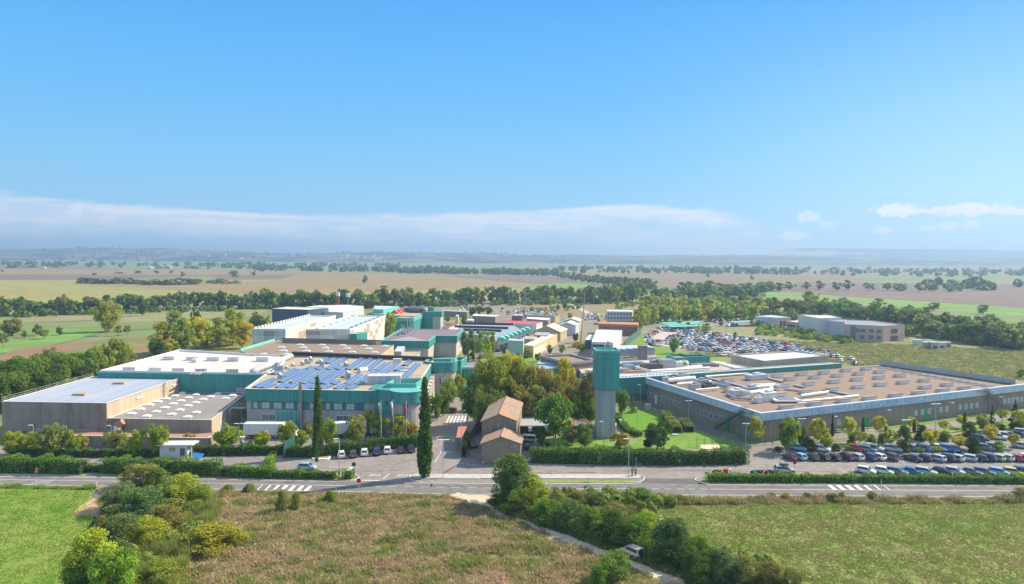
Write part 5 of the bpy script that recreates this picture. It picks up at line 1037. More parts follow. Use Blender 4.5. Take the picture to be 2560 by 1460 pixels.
for i, (x, y, w, d, h) in enumerate([(1360, 590, 4.2, 2.5, 2.6), (1445, 620, 3.2, 3, 3.0), (1505, 626, 3.4, 3, 3.4), (1570, 618, 3.4, 3, 2.8), (1630, 608, 2.6, 2.5, 2.4)]):
    c = YE(x, y); t = thing('container_cabin', ['pale grey site cabin standing alone by the brick office', 'white and rusty equipment rack, left end of the cluster', 'grey equipment cabin in the middle of the cluster', 'bluish equipment cabin near the right end of the cluster', 'smallest equipment cabin, right end of the cluster'][i], 'cabin', tuple(c), 0, 'site cabins in the far field')
    m = MB(); m.box(c + Vector((0, 0, h / 2)), (w, d, h), R(-8)); m.build('body', [WHITEW, GREYP, GREYM, mat('pale_blue_wall', (0, 0, 0)), GREYP][i], t); m = MB(); m.box(c + Vector((0, 0, h + .1)), (w + .3, d + .3, .2), R(-8)); m.build('roof', WHITEM, t)
    if i: m = MB(); m.box(c + Vector((0, -d / 2 - .05, h * .3)), (w * .6, .1, h * .4), R(-8)); m.build('pallet_stack', ORANG if i == 1 else DARK, t)

# ------------------------------------------------------------------ village of workshops
def vg(name, label, cat, g, quad, H, wall, roof, **k): return hall(name, label, cat, [g(a, b, H) for a, b in quad], H, wall, roof, **k)
t, P = vg('workshop', 'white flat-roofed workshop with dark glazed front behind the water tower', 'workshop', WA, [(1335, 675), (1645, 685), (1778, 503), (1410, 490)], 6.5, WHITEW, mat('white_sheet_roof', (.74, .76, .78), .5, .04, .1, rib=2, ribd=.06), par=(WHITEM, .15))
m = MB(); wbox(m, P[0], P[1], (P[1] - P[0]).length / 2, 2.6, (P[1] - P[0]).length * .92, 3.0, .1, .15); m.build('glazing', mat('navy_glass', (.04, .06, .12), .2), t)
vg('workshop', 'side bay of the white workshop with a dark blue wall', 'workshop', WA, [(1240, 640), (1340, 640), (1400, 565), (1300, 560)], 4.5, mat('navy_wall', (0, 0, 0)), WHITEW)
def vgab(name, label, g, f0, f1, bk, He, Hr, wall, roof, cat='workshop', n=0):
    a, b, c = g(*f0, He), g(*f1, He), g(*bk, He); D = Vector((c.x - b.x, c.y - b.y, 0)); return gable(name, label, cat, a, b, D, He, Hr, wall, roof, .4)
CREAMR = mat('cream_roof_sheet', (.80, .70, .42), .6, .05, .1, rib=1.2, ribd=.12)
vgab('workshop', 'gabled workshop with a bright cream yellow roof', WA, (490, 510), (880, 525), (975, 482), 5.2, 8.2, mat('tan_wall', (.46, .38, .24), .8), CREAMR)
t, P = vg('workshop', 'long tan workshop with a row of white windows along its lit side', 'workshop', WA, [(345, 725), (485, 738), (835, 565), (700, 548)], 5, mat('sand_wall', (.62, .48, .26), .8, .08), mat('white_sheet_roof', (0, 0, 0)), par=(mat('sand_wall', (0, 0, 0)), .3))
a, b = P[1], P[2]; L = (b - a).length; windows(t, a, b, [L * .03 + i * L * .055 for i in range(9)], .8, L * .035, 2.8, mat('white_shutter', (.82, .80, .78), .6))
vg('workshop', 'pale green box-shaped workshop left of the tan one', 'workshop', WA, [(118, 652), (338, 662), (352, 635), (150, 625)], 8, mat('pale_green_wall', (.40, .52, .46), .8), WHITEW, par=(WHITEM, .2))
vg('workshop', 'small grey-roofed link between the green box and cream gable', 'workshop', WA, [(300, 620), (500, 630), (540, 590), (380, 580)], 6, mat('tan_wall', (0, 0, 0)), GREYP)
vg('workshop', 'dark two-storey block in front of the cream gable', 'workshop', WA, [(500, 570), (690, 575), (730, 530), (520, 525)], 5.5, DARK, GREYP)
vgab('workshop', 'nearer grey arched workshop with a dark doorway', WA, (860, 425), (1100, 430), (1150, 400), 6, 7.6, mat('lilac_wall', (0, 0, 0)), mat('pale_grey_roof', (.58, .57, .58), .6))
vgab('workshop', 'farther grey arched workshop behind the nearer one', WA, (925, 365), (1150, 370), (1195, 342), 6.5, 8, GREYP, mat('pale_grey_roof', (0, 0, 0)))
t, P = vg('workshop', 'white workshop with a raspberry red roof', 'workshop', WA, [(30, 392), (530, 410), (620, 376), (140, 352)], 6, WHITEW, mat('raspberry_roof', (.55, .10, .14), .6, .06))
vg('workshop', 'brown workshop with white roof behind the raspberry one', 'workshop', WA, [(390, 330), (700, 352), (738, 320), (400, 306)], 6, mat('brown_wall', (.30, .22, .20), .8), mat('bright_white_roof', (0, 0, 0)))
vg('workshop', 'dark brown block beside a cypress behind the raspberry roof', 'workshop', WA, [(172, 285), (330, 288), (345, 265), (215, 258)], 9, mat('umber_wall', (.20, .16, .15), .8), GREYP)
vg('workshop', 'low dark green roofed workshop with a tan end wall', 'workshop', WA, [(400, 280), (800, 292), (870, 282), (500, 262)], 5, mat('ochre_wall', (.55, .42, .26), .8), mat('dark_green_roof', (.10, .17, .15), .7))
t, P = vg('office_block', 'pale blue three-storey office near the poplars', 'office building', WA, [(1560, 222), (1925, 228), (1935, 205), (1555, 200)], 9, mat('pale_blue_wall', (0, 0, 0)), WHITEW)
a, b = P[0], P[1]; L = (b - a).length
for z in (1.2, 3.9, 6.6): windows(t, a, b, [L * (.06 + i * .125) for i in range(8)], z, L * .07, 1.3, GLASS)
t, P = vg('long_depot', 'long orange and brown brick depot left of the poplars', 'depot', WA, [(1440, 400), (2005, 420), (2010, 385), (1450, 375)], 6.5, mat('brick_brown', (.30, .16, .11), .85, .12), ORANG, fas=(1.6, ORANG, .3))
t, P = vg('workshop', 'brown workshop with a bright white roof left of the raspberry one', 'workshop', WB, [(1635, 402), (1970, 416), (2042, 396), (1650, 380)], 6, mat('brown_wall', (0, 0, 0)), mat('bright_white_roof', (0, 0, 0)))
vg('workshop', 'small dark red roofed shed between the tower and the sawtooth roofs', 'workshop', WB, [(1190, 570), (1290, 580), (1440, 522), (1360, 515)], 4, WHITEW, mat('dark_red_roof', (.30, .07, .08), .6))
vg('workshop', 'small cream cube among trees right of the teal tower', 'workshop', WB, [(1390, 405), (1430, 408), (1440, 392), (1400, 390)], 6, mat('cream_wall', (.75, .65, .42), .8), RSIL)
vg('workshop', 'small grey-roofed sheds right of the teal tower', 'workshop', WB, [(1180, 330), (1560, 350), (1580, 335), (1200, 318)], 4, mat('brown_wall', (0, 0, 0)), GREYP)
vg('workshop', 'low white-roofed shed in front of the bushy car yard', 'workshop', WB, [(1560, 470), (1650, 472), (1660, 452), (1570, 450)], 4, GREYP, mat('bright_white_roof', (0, 0, 0)))
# sawtooth hall with mint vaults
t, P = vg('sawtooth_hall', 'broad grey sawtooth hall left of the cream gable', 'factory hall', WB, [(1390, 640), (1960, 720), (2330, 600), (2230, 540), (1480, 515)], 6, GREYP, mat('slate_blue_roof', (.30, .36, .40), .6, .06, .1))
for k, (x0, y0, x1, y1) in enumerate([(1480, 530, 2240, 545), (1375, 575, 2160, 600), (1500, 622, 2060, 640), (1700, 660, 1960, 680)]):
    p, q = WB(x0, y0, 6), WB(x1, y1, 6); m = MB(); m.add([p, q, q + Vector((0, 0, 1.3)), p + Vector((0, 0, 1.3)), p + Vector((1, 11, .2)), q + Vector((1, 11, .2))], [(0, 1, 2, 3), (3, 2, 5, 4), (1, 5, 2), (0, 3, 4)], 0); m.mi[-4] = 1; m.build('sawtooth', [mat('slate_blue_roof', (0, 0, 0)), mat('dark_band_glass', (.04, .05, .09), .2)], t)
for k in range(7):
    f = k / 6; c = WB(2020, 740, 7) if False else WA(20 + f * 370, 600 - f * 135, 6.5); t = thing('mint_vault_shop', ['mint vaulted shop bay nearest the green box', 'second mint vaulted bay from the near end', 'third mint vaulted bay from the near end', 'middle mint vaulted bay of the row', 'third mint vaulted bay from the far end', 'second mint vaulted bay from the far end', 'mint vaulted shop bay at the far end of the row'][k], 'shop bay', (c.x, c.y, 0), 0, 'mint vaulted bays along the sawtooth hall')
    m = MB(); m.box((c.x, c.y, 2.6), (3.6, 6, 5.2)); m.build('wall', WHITEW, t); m = MB()
    pts = [(c.x + 2.1 * math.cos(R(a)), 5.2 + 1.7 * math.sin(R(a))) for a in range(0, 181, 20)]
    for (x0, z0), (x1, z1) in zip(pts, pts[1:]): m.add([(x0, c.y - 3.4, z0), (x1, c.y - 3.4, z1), (x1, c.y + 3.4, z1), (x0, c.y + 3.4, z0)], [(0, 1, 2, 3)])
    m.poly([(x, c.y - 3.35, z) for x, z in pts]); m.build('vault', MINT, t)
    m = MB(); m.box((c.x + .2, c.y - 3.1, 1.8), (2, .3, 3)); m.build('shop_window', GLASS, t)
# green slatted boundary, mint car port roofs, crane, masts
t = thing('green_fence', 'tall dark green mesh fence climbing the grass bank', 'fence', tuple(WA(1830, 745))); p, q = WA(1820, 745), WA(2050, 560); m = MB(); d = q - p; m.box(((p.x + q.x) / 2, (p.y + q.y) / 2, 1.8), (d.length, .3, 3.6), math.atan2(d.y, d.x)); m.build('mesh_panel', mat('dark_green_mesh', (.07, .18, .14), .7, .08, .2, rib=2, ribd=.3), t)
for i, (x0, y0, x1, y1, lab) in enumerate([(320, 168, 910, 143, 'backmost mint car port of three over parked cars'), (390, 192, 920, 166, 'middle mint car port of three over parked cars'), (430, 216, 1060, 196, 'front mint car port of three over parked cars'), (1350, 150, 1850, 128, 'long mint car port strip near the garage block')]):
    p, q = WD(x0, y0, 3), WD(x1, y1, 3); d = q - p; w = 7; t = thing('car_port', lab, 'car port', (p.x, p.y, 0), 0, 'mint roofed car ports'); m = MB(); m.box(((p.x + q.x) / 2, (p.y + q.y) / 2 + 2, 3), (d.length, w, .25), math.atan2(d.y, d.x)); m.build('roof', MINT, t)
    for k in range(10): m = MB(); c = p.lerp(q, (k + .5) / 10); m.cyl((c.x, c.y, 0), (c.x, c.y, 3), .12); m.build('post', FRAMEW, t)
c = WA(1172, 745); t = thing('mobile_crane', 'tall yellow mobile crane with grey lattice mast', 'crane', tuple(c)); m = MB(); m.cyl(c + Vector((0, 0, 1)), c + Vector((1.0, 0, 14)), .5, .4, 8); m.build('lower_boom', mat('crane_yellow', (.72, .48, .04), .5), t)
m = MB(); m.cyl(c + Vector((1.0, 0, 14)), c + Vector((1.9, 0, 26.5)), .35, .2, 6); m.build('upper_boom', mat('mast_grey', (.35, .34, .33), .5), t); m = MB(); m.box(c + Vector((0, 0, 1.2)), (9, 3, 1.4)); m.box(c + Vector((-2, 0, 2.3)), (3, 2.6, 1.4)); m.build('carrier', mat('crane_yellow', (0, 0, 0)), t)
m = MB()
for k in (-3, -1, 1, 3): m.cyl(c + Vector((k, -1.7, .6)), c + Vector((k, 1.7, .6)), .6, .6, 10)
m.build('wheels', DARK, t)
for i, (x, y0, y1, lab) in enumerate([(610, 790, 712, 'slim mast rising left of the chequered warehouses'), (1272, 762, 708, 'slim mast left of the red and white pylon pair in the centre'), (1912, 785, 760, 'short far mast near the green field on the right'), (2555, 870, 800, 'slim mast at the far right edge')]):
    b = G(x, y0); D = b.y; h = (y0 - y1) * D / F_PX; t = thing('mast', lab, 'mast', tuple(b)); m = MB(); m.cyl(b, b + Vector((0, 0, h)), .2, .12, 6); m.build('pole', GREYM, t); m = MB(); m.cyl(b + Vector((0, 0, h)), b + Vector((0, 0, h + 1.2)), .5, .3, 6); m.build('tip', WHITEM, t)
for i, (x, y0, y1) in enumerate([(845, 800, 740), (870, 800, 742)]):
    b = G(x, 785); h = (785 - y1) * b.y / F_PX; t = thing('chimney_mast', ['red lattice chimney mast behind the white roof', 'slim white tank on a mast beside the red one'][i], 'mast', tuple(b)); m = MB(); m.cyl(b, b + Vector((0, 0, h)), [1.2, .3][i], [1.0, .3][i], 8); m.build('shaft', [mat('mast_red', (.45, .08, .06), .6), GREYM][i], t); m = MB(); m.cyl(b + Vector((0, 0, h)), b + Vector((0, 0, h + 3)), 1.7, 1.7, 10); m.build('tank', WHITEM, t)
# lattice pylon
b = G(1312, 800); t = thing('pylon', 'grey lattice power pylon above the workshops', 'pylon', tuple(b)); m = MB(); H = 22; s = 2.2
for a, c_ in ((-1, -1), (1, -1), (1, 1), (-1, 1)): m.cyl(b + Vector((a * s, c_ * s, 0)), b + Vector((a * .3, c_ * .3, H)), .14, .1, 4)
for k in range(8):
    z0, z1 = H * k / 8, H * (k + 1) / 8; s0, s1 = s + (.3 - s) * k / 8, s + (.3 - s) * (k + 1) / 8
    m.cyl(b + Vector((-s0, -s0, z0)), b + Vector((s1, -s1, z1)), .08, .08, 4); m.cyl(b + Vector((s0, -s0, z0)), b + Vector((-s1, -s1, z1)), .08, .08, 4)
m.build('lattice', GREYM, t); m = MB()
for z in (16, 19, 22): m.cyl(b + Vector((-4, 0, z)), b + Vector((4, 0, z)), .14, .14, 4)
m.build('cross_arm', GREYM, t)
# distant farm and houses
for i, (x, y, w, col, lab) in enumerate([(366, 672, 16, 0, 'white end of the far farmstead'), (388, 672, 26, 1, 'orange-roofed farm building in the far fields'), (408, 672, 22, 1, 'right-hand orange roof of the far farmstead'), (102, 671, 13, 0, 'far white farm shed at left near the field trees'), (125, 660, 18, 0, 'bright white greenhouse far off at left'), (163, 661, 12, 0, 'small bright white shed far off at left')]):
    b = G(x, y if y > 655 else 656); t, _, _ = gable('farmhouse', lab, 'farmhouse', b, b + Vector((w, 0, 0)), (0, w * .6), w * .28, w * .42, mat('far_wall_%d' % col, ((.75, .72, .70), (.55, .36, .25))[col], .8), mat('far_roof_%d' % col, ((.70, .70, .70), (.50, .28, .18))[col], .8), .5)
rv = random.Random(12)
vm_ = MB()
for i in range(60):
    x = rv.uniform(840, 960) if i < 36 else rv.uniform(-3200, 1500); 
    y0 = 4700
    if i < 36: X = (x - 1280) / F_PX * 4750 * rv.uniform(.98, 1.05); Y = rv.uniform(4600, 5200)
    else: X = x; Y = rv.uniform(4400, 5600)
    w = rv.uniform(8, 16); z = h_low(X, Y, (Y - 4300) / 2500); vm_.box((X, Y, z + w * .35), (w, w, w * .9), rv.random())
tag(vm_.build('hill_village', mat('village_walls', (.72, .66, .60), .8)), kind='stuff')
# ------------------------------------------------------------------ vegetation
def leafmat(name, base=None, yellow=.25):
    m = bpy.data.materials.new(name); m.use_nodes = True; t = m.node_tree; t.nodes.clear(); n = NT(t); MATS[name] = m
    out = n.n('ShaderNodeOutputMaterial'); oi = n.n('ShaderNodeObjectInfo'); at = n.n('ShaderNodeAttribute', attribute_name='tint')
    P = n.n('ShaderNodeNewGeometry').outputs['Position']; f = n.noise(P, .55, 4, .65)
    c = oi.outputs['Color'] if base is None else None
    if base is not None: rgb = n.n('ShaderNodeRGB'); rgb.outputs[0].default_value = base + (1,); c = rgb.outputs[0]
    y = n.mix(1.0, c, (1.40, 1.22, .72), 'MULTIPLY'); c = n.mix(n.m('MULTIPLY', n.ss(f, .42, .66), yellow * 2.2, clamp=True), c, y)
    k = n.m('ADD', .72, n.m('MULTIPLY', at.outputs['Fac'], 1.2))
    vm = n.n('ShaderNodeVectorMath', operation='SCALE'); n.l(c, vm.inputs[0]); n.l(k, vm.inputs[3])
    d = n.n('ShaderNodeBsdfDiffuse'); tr = n.n('ShaderNodeBsdfTranslucent'); n.l(vm.outputs[0], d.inputs[0]); n.l(vm.outputs[0], tr.inputs[0])
    mx = n.n('ShaderNodeMixShader'); mx.inputs[0].default_value = .45; n.l(d.outputs[0], mx.inputs[1]); n.l(tr.outputs[0], mx.inputs[2]); n.l(mx.outputs[0], out.inputs[0])
    return m
LEAF = leafmat('foliage'); LEAFA = leafmat('autumn_foliage', yellow=.55)
BARK = mat('bark', (.20, .155, .115), .95, .2, 2, obj=True); BARKW = mat('painted_trunk', (.60, .57, .52), .9, .1)
def leaf_quads(C, Nn, size, rg, tint, tri=False, elong=1.0):
    """arrays of leaf cards: centres C, normals Nn"""
    n = len(C); r = rg.normal(size=(n, 3)); u = np.cross(Nn, r); u /= np.linalg.norm(u, axis=1)[:, None] + 1e-9; v = np.cross(Nn, u)
    s = (size * rg.uniform(.6, 1.4, n))[:, None]; u = u * s * .5; v = v * s * .5 * elong
    V = np.stack([C - u - v * .6, C + u - v, C + u * .7 + v, C - u * .8 + v * .9], 1).reshape(-1, 3)
    return V, np.repeat(tint, 4)
def crown(seed, kind, ncl, nleaf, leaf):
    """unit crown: radius about .5 in x/y, height 0..1; clumps of small leaf faces spread through the volume"""
    rg = np.random.default_rng(seed); cs = []
    def rad(t):
        if kind == 'round': return (max(0, 1 - ((t - .60) / .42) ** 2)) ** .5 * .5
        if kind == 'bush': return (max(0, 1 - ((t - .36) / .66) ** 2)) ** .5 * .5
        if kind == 'poplar': return .5 * min(1, ((t - .03) / .25)) ** .5 * (max(0, 1.02 - t)) ** .4 if t > .04 else 0
        if kind == 'cypress': return .5 * min(1, (t + .05) / .22) ** .7 * (max(0, 1.01 - t)) ** .55
        if kind == 'spruce': return .5 * (1.02 - t) ** .9 if t > .04 else 0
        if kind == 'sparse': return (max(0, 1 - ((t - .68) / .34) ** 2)) ** .5 * .5
        if kind == 'pine': return (max(0, 1 - ((t - .68) / .33) ** 2)) ** .5 * .5
    lo = {'round': .2, 'bush': .0, 'poplar': .05, 'cypress': .02, 'spruce': .05, 'sparse': .36, 'pine': .38}[kind]
    cr = {'round': .135, 'bush': .15, 'poplar': .15, 'cypress': .14, 'spruce': .07, 'sparse': .11, 'pine': .13}[kind]
    tall = {'poplar': 2.0, 'cypress': 5.0, 'spruce': 2.4}.get(kind, 1.0)
    p1, p2, lb = rg.uniform(0, 6.28), rg.uniform(0, 6.28), 0 if kind in ('cypress', 'spruce') else .2
    while len(cs) < ncl:
        t = rg.uniform(lo, .97); R_ = rad(t)
        if rg.random() > (R_ / .5) ** (1.0) + .08: continue
        a = rg.uniform(0, 2 * math.pi); q = (rg.random() ** .38) * max(0, R_ - cr * .55) * rg.uniform(.84, 1.16) * (1 + lb * math.sin(2 * a + p1 + 3 * t) + lb * .6 * math.sin(3 * a + p2)); cs.append((q * math.cos(a), q * math.sin(a), t, cr * rg.uniform(.65, 1.3)))
    V, T = [], []; per = max(4, nleaf // ncl)
    for (x, y, z, r) in cs:
        n = int(per * (r / cr) ** 2); vz = {'cypress': 2.0, 'spruce': 1.6}.get(kind, tall); d = rg.normal(size=(n, 3)); d[:, 2] += .25; d /= np.linalg.norm(d, axis=1)[:, None]
        rr = r * rg.uniform(.55, 1.08, n)[:, None]; C = np.array([x, y, z]) + d * rr * np.array([1, 1, .85 / vz])
        Nn = d + rg.normal(size=(n, 3)) * .55; Nn /= np.linalg.norm(Nn, axis=1)[:, None]
        tint = np.clip(rg.normal(.5, .17) + rg.normal(0, .13, n), 0, 1.2)
        a, b = leaf_quads(C, Nn, leaf, rg, tint); V.append(a * 1.0); T.append(b)
    V = np.concatenate(V); T = np.concatenate(T)
    if tall > 1:   # keep leaves from stretching when the crown is scaled tall
        q = V.reshape(-1, 4, 3); c = q.mean(1, keepdims=True); q = c + (q - c) * np.array([1, 1, 1 / tall]); V = q.reshape(-1, 3)
    V[:, 2] = np.clip(V[:, 2], 0.0, None); nq = len(V) // 4
    return V, T, nq
def crown_mesh(name, seed, kind, ncl, nleaf, leaf, m=None, trunk=0):
    V, T, nq = crown(seed, kind, ncl, nleaf, leaf); fn = [4] * nq; loops = list(range(nq * 4)); mats = [m or LEAF]; mi = [0] * nq
    if trunk:
        b = len(V); r = trunk; tv = []
        for z, k in ((0, 1), (.6, .6)):
            for i in range(5): tv.append((r * k * math.cos(i * 1.2566), r * k * math.sin(i * 1.2566), z))
        V = np.concatenate([V, np.array(tv)]); T = np.concatenate([T, np.full(10, .5)])
        for i in range(5): loops += [b + i, b + (i + 1) % 5, b + 5 + (i + 1) % 5, b + 5 + i]; fn.append(4); mi.append(1)
        mats.append(BARK)
    return fast_mesh(name, V, fn, loops, mats, mi, attr=T)
def trunk_mesh(name, seed, kind):
    rq = random.Random(seed); m = MB(); r0 = {'cypress': .08, 'pine': .03, 'sparse': .022, 'bush': .03}.get(kind, .035)
    top = {'round': .7, 'bush': .5, 'poplar': .85, 'cypress': .5, 'spruce': .8, 'sparse': .75, 'pine': .75}[kind]
    pts = [Vector((0, 0, -.01))]
    for i in range(1, 6): pts.append(Vector((rq.uniform(-.02, .02) * i * .5, rq.uniform(-.02, .02) * i * .5, top * i / 5)))
    for i in range(5): m.cyl(pts[i], pts[i + 1], r0 * (1 - i * .16), r0 * (1 - (i + 1) * .16), 7, caps=False)
    if kind in ('round', 'pine', 'sparse', 'poplar', 'bush'):
        for k in range(7):
            j = rq.randint(2, 4); a = rq.uniform(0, 6.28); L = rq.uniform(.2, .34); p = pts[j]
            m.cyl(p, p + Vector((math.cos(a) * L, math.sin(a) * L, rq.uniform(.08, .25))), r0 * .45, r0 * .12, 5, caps=False)
    return m.mesh(name, [BARKW if kind == 'white' else BARK], smooth=True)
PROTO = {}
def proto(kind, q):
    key = (kind, q)
    if key in PROTO: return PROTO[key]
    k0 = kind.replace('autumn', 'round'); spec = {'hi': (70, 9000, .030), 'mid': (48, 4200, .045), 'lo': (26, 900, .085), 'far': (16, 260, .15)}[q]
    ncl, nl, lf = spec
    if kind == 'cypress': ncl, nl, lf = (260, 12000, .075) if q == 'hi' else (110, 3600, .13) if q == 'mid' else (60, 1400, .2)
    if kind == 'spruce': ncl, nl = int(ncl * 1.8), int(nl * 1.1)
    if kind == 'sparse': nl = int(nl * .45); lf *= 1.15
    vs = []
    for s in range(3 if q != 'hi' else 4):
        cm = crown_mesh('%s_crown' % kind, 100 * s + len(PROTO) * 17 + 5, k0, ncl, nl, lf, LEAFA if kind == 'autumn' else LEAF, trunk=(.03 if q == 'far' else 0))
        tm = trunk_mesh('%s_trunk' % kind, s + len(PROTO), k0) if q != 'far' else None
        vs.append((cm, tm))
    PROTO[key] = vs; return vs
rt = random.Random(21)
def topz(base, x, y_top):
    d = CR @ Vector(((x - 1280) / F_PX, -(y_top - 730) / F_PX, -1)); return CAM_H + d.z * base.y / d.y
NAMES = {'round': 'broadleaf_tree', 'autumn': 'plane_tree', 'poplar': 'poplar_tree', 'cypress': 'cypress_tree', 'spruce': 'conifer_tree', 'sparse': 'young_tree', 'pine': 'umbrella_pine', 'bush': 'bush'}
def tree_at(p, h, w, kind, col, q, label, group=None, cat=None, jit=.06, white=False):
    vs = proto(kind, q); cm, tm = rt.choice(vs); nm = NAMES[kind]; j = [c * (1 + rt.uniform(-jit, jit) * 1.5) for c in col]
    cat = cat or ('bush' if kind == 'bush' else 'tree')
    if q == 'far':
        o = bpy.data.objects.new(nm, cm); COL.objects.link(o); tag(o, label, cat, group); o.location = p; o.scale = (w, w, h); o.rotation_euler = (0, 0, rt.uniform(0, 6.28)); o.color = (*j, 1); return o
    t = thing(nm, label, cat, tuple(p), rt.uniform(0, 6.28), group); t.scale = (w, w, h)
    c = bpy.data.objects.new('crown', cm); COL.objects.link(c); c.parent = t; c.color = (*j, 1)
    k = bpy.data.objects.new('trunk', tm); COL.objects.link(k); k.parent = t
    return t
def tree(x, yt, yb, wpx, kind, col, q, label, group=None, **k):
    b = G(x, yb); w_ = wpx * b.y / F_PX
    if kind == 'bush': b = b + b.normalized() * w_ * .4
    h = max(.6, topz(b, x, yt)); return tree_at(b, h, w_, kind, col, q, label, group, **k)
DG, MG, LG, YG, YL, OL, GO = (.085, .145, .03), (.145, .22, .04), (.22, .30, .05), (.30, .34, .045), (.38, .37, .05), (.22, .235, .07), (.29, .245, .05)
GT = 'trees planted in front of the halls'
for a in [(35, 1082, 1139, 62, 'round', YG, 'pale yellow-green tree at the far left in front of the stained hall'), (72, 1084, 1137, 55, 'round', LG, 'wide light green tree, second from the left picture edge'), (135, 1063, 1141, 70, 'round', OL, 'olive tree with spreading crown in front of the tall stained wall'), (180, 1078, 1136, 45, 'round', LG, 'green tree just right of the olive one by the annex'),
          (205, 1090, 1128, 30, 'round', YG, 'small bright round tree in front of the low annex'), (290, 1078, 1130, 62, 'autumn', OL, 'tree turning brown in front of the annex middle'), (338, 1080, 1143, 42, 'round', YG, 'yellow-green tree with a white painted trunk behind the hedge'),
          (390, 1062, 1143, 60, 'round', LG, 'pointed green tree left of the guard cabin'), (475, 1085, 1118, 34, 'sparse', GO, 'thin brownish young tree right of the guard cabin'), (568, 1062, 1124, 76, 'round', LG, 'full green tree left of the first white trailer'),
          (653, 1080, 1117, 52, 'round', YG, 'low yellow-green tree in front of the first trailer'), (622, 1102, 1122, 22, 'round', YG, 'little round tree below the trailer tail'), (722, 1055, 1118, 46, 'round', YG, 'upright yellow-green tree hiding the first cab'), (748, 1080, 1120, 44, 'round', LG, 'round green tree at the foot of the upright one'),
          (768, 1054, 1106, 30, 'round', OL, 'small olive tree left of the first tall cypress'), (824, 1048, 1120, 48, 'round', YG, 'yellow-green tree right of the first tall cypress'), (890, 1040, 1110, 68, 'autumn', OL, 'big round tree in front of the second trailer'),
          (924, 1026, 1086, 40, 'autumn', YG, 'yellowish tree behind the second trailer'), (945, 1042, 1096, 40, 'autumn', LG, 'tree beside the second trailer cab'), (991, 1040, 1096, 56, 'round', YG, 'full yellow-green tree left of the flagpoles'),
          (1034, 1026, 1082, 34, 'round', (.16, .065, .07), 'dark purple plum tree beside the concrete stair drum'), (1030, 1058, 1098, 34, 'autumn', GO, 'orange-tinged tree below the purple plum')]:
    tree(*a[:6], 'mid', a[6], GT)
tree(795, 943, 1141, 33, 'cypress', (.085, .15, .03), 'hi', 'tall dark cypress on the small traffic island'); tree(1062, 946, 1194, 45, 'cypress', (.085, .15, .03), 'hi', 'tallest dark cypress by the road, casting a long shadow')
for a in [(1108, 968, 1040, 50, 'round', MG, 'green tree at the left edge of the entrance road'), (1122, 948, 1015, 46, 'round', LG, 'light green tree behind it by the ramp wall'), (1142, 938, 992, 36, 'round', YG, 'yellow-green tree below the glazed footbridge'), (1092, 985, 1050, 40, 'round', MG, 'green tree nearest the stair drum')]: tree(*a[:6], 'mid', a[6])
GP = 'plane trees behind the stone farmhouse'
for i, a in enumerate([(1192, 935, 1066, 80, MG), (1235, 886, 1062, 105, (.22, .25, .04)), (1278, 890, 1052, 90, (.27, .28, .04)), (1312, 912, 1056, 85, (.22, .25, .04)), (1345, 918, 1050, 70, GO), (1382, 934, 1058, 66, OL), (1406, 904, 1046, 56, YL), (1440, 940, 1060, 66, OL), (1470, 936, 1062, 56, OL), (1215, 965, 1078, 85, MG), (1262, 950, 1068, 80, MG), (1300, 965, 1068, 72, OL), (1340, 968, 1066, 70, OL), (1400, 975, 1066, 60, GO), (1442, 985, 1066, 60, MG), (1376, 985, 1066, 60, OL), (1474, 990, 1066, 40, MG)]):
    tree(a[0], a[1], a[2], a[3], 'autumn', a[4], 'hi', ['dark plane tree at the left end of the grove by the entrance road', 'tallest broad plane tree of the grove', 'light green plane tree right of the tallest', 'plane tree over the end of the farmhouse roof', 'golden plane tree left of the pointed one', 'olive plane tree beside the pointed golden one', 'pointed golden yellow plane tree', 'green plane tree right of the pointed golden one', 'plane tree touching the water tower', 'dark plane tree low over the zebra crossing', 'dark plane tree right behind the farmhouse ridge', 'low plane tree above the grey canopy left end', 'low plane tree above the grey canopy middle', 'golden-brown low plane tree behind the umbrella pine', 'dark low plane tree left of the tower shaft', 'olive low plane tree behind the umbrella pine crown', 'narrow plane tree against the tower shaft'][i], GP)
tree(1388, 996, 1128, 90, 'pine', (.12, .235, .045), 'mid', 'umbrella pine with leaning trunk in front of the grey canopy'); tree(1352, 1070, 1128, 32, 'pine', (.08, .16, .04), 'mid', 'small pine beside the white van')
for a in [(1462, 1062, 1122, 50, 'round', MG, 'slim green tree on the lawn left of the tower'), (1430, 1075, 1112, 44, 'autumn', OL, 'low brownish tree by the lean-to canopy'), (1550, 1084, 1121, 50, 'autumn', GO, 'small browning tree on the lawn right of the tower'), (1644, 1057, 1123, 74, 'round', (.075, .125, .035), 'dense round dark tree behind the hedge right of the tower'), (1618, 1098, 1122, 26, 'round', (.12, .05, .05), 'small dark red shrub beside the dense round tree'),
          (1439, 996, 1032, 26, 'round', MG, 'small tree in front of the plane grove'), (1554, 974, 1040, 36, 'round', MG, 'dark oval tree right behind the tower shaft'), (1582, 990, 1032, 22, 'spruce', MG, 'little conifer on the bright lawn corner'), (1484, 1008, 1040, 16, 'round', MG, 'thin small tree left of the tower shaft'), (1286, 1000, 1016, 12, 'round', LG, 'tiny light tree at the grey canopy corner')]: tree(*a[:6], 'mid', a[6])
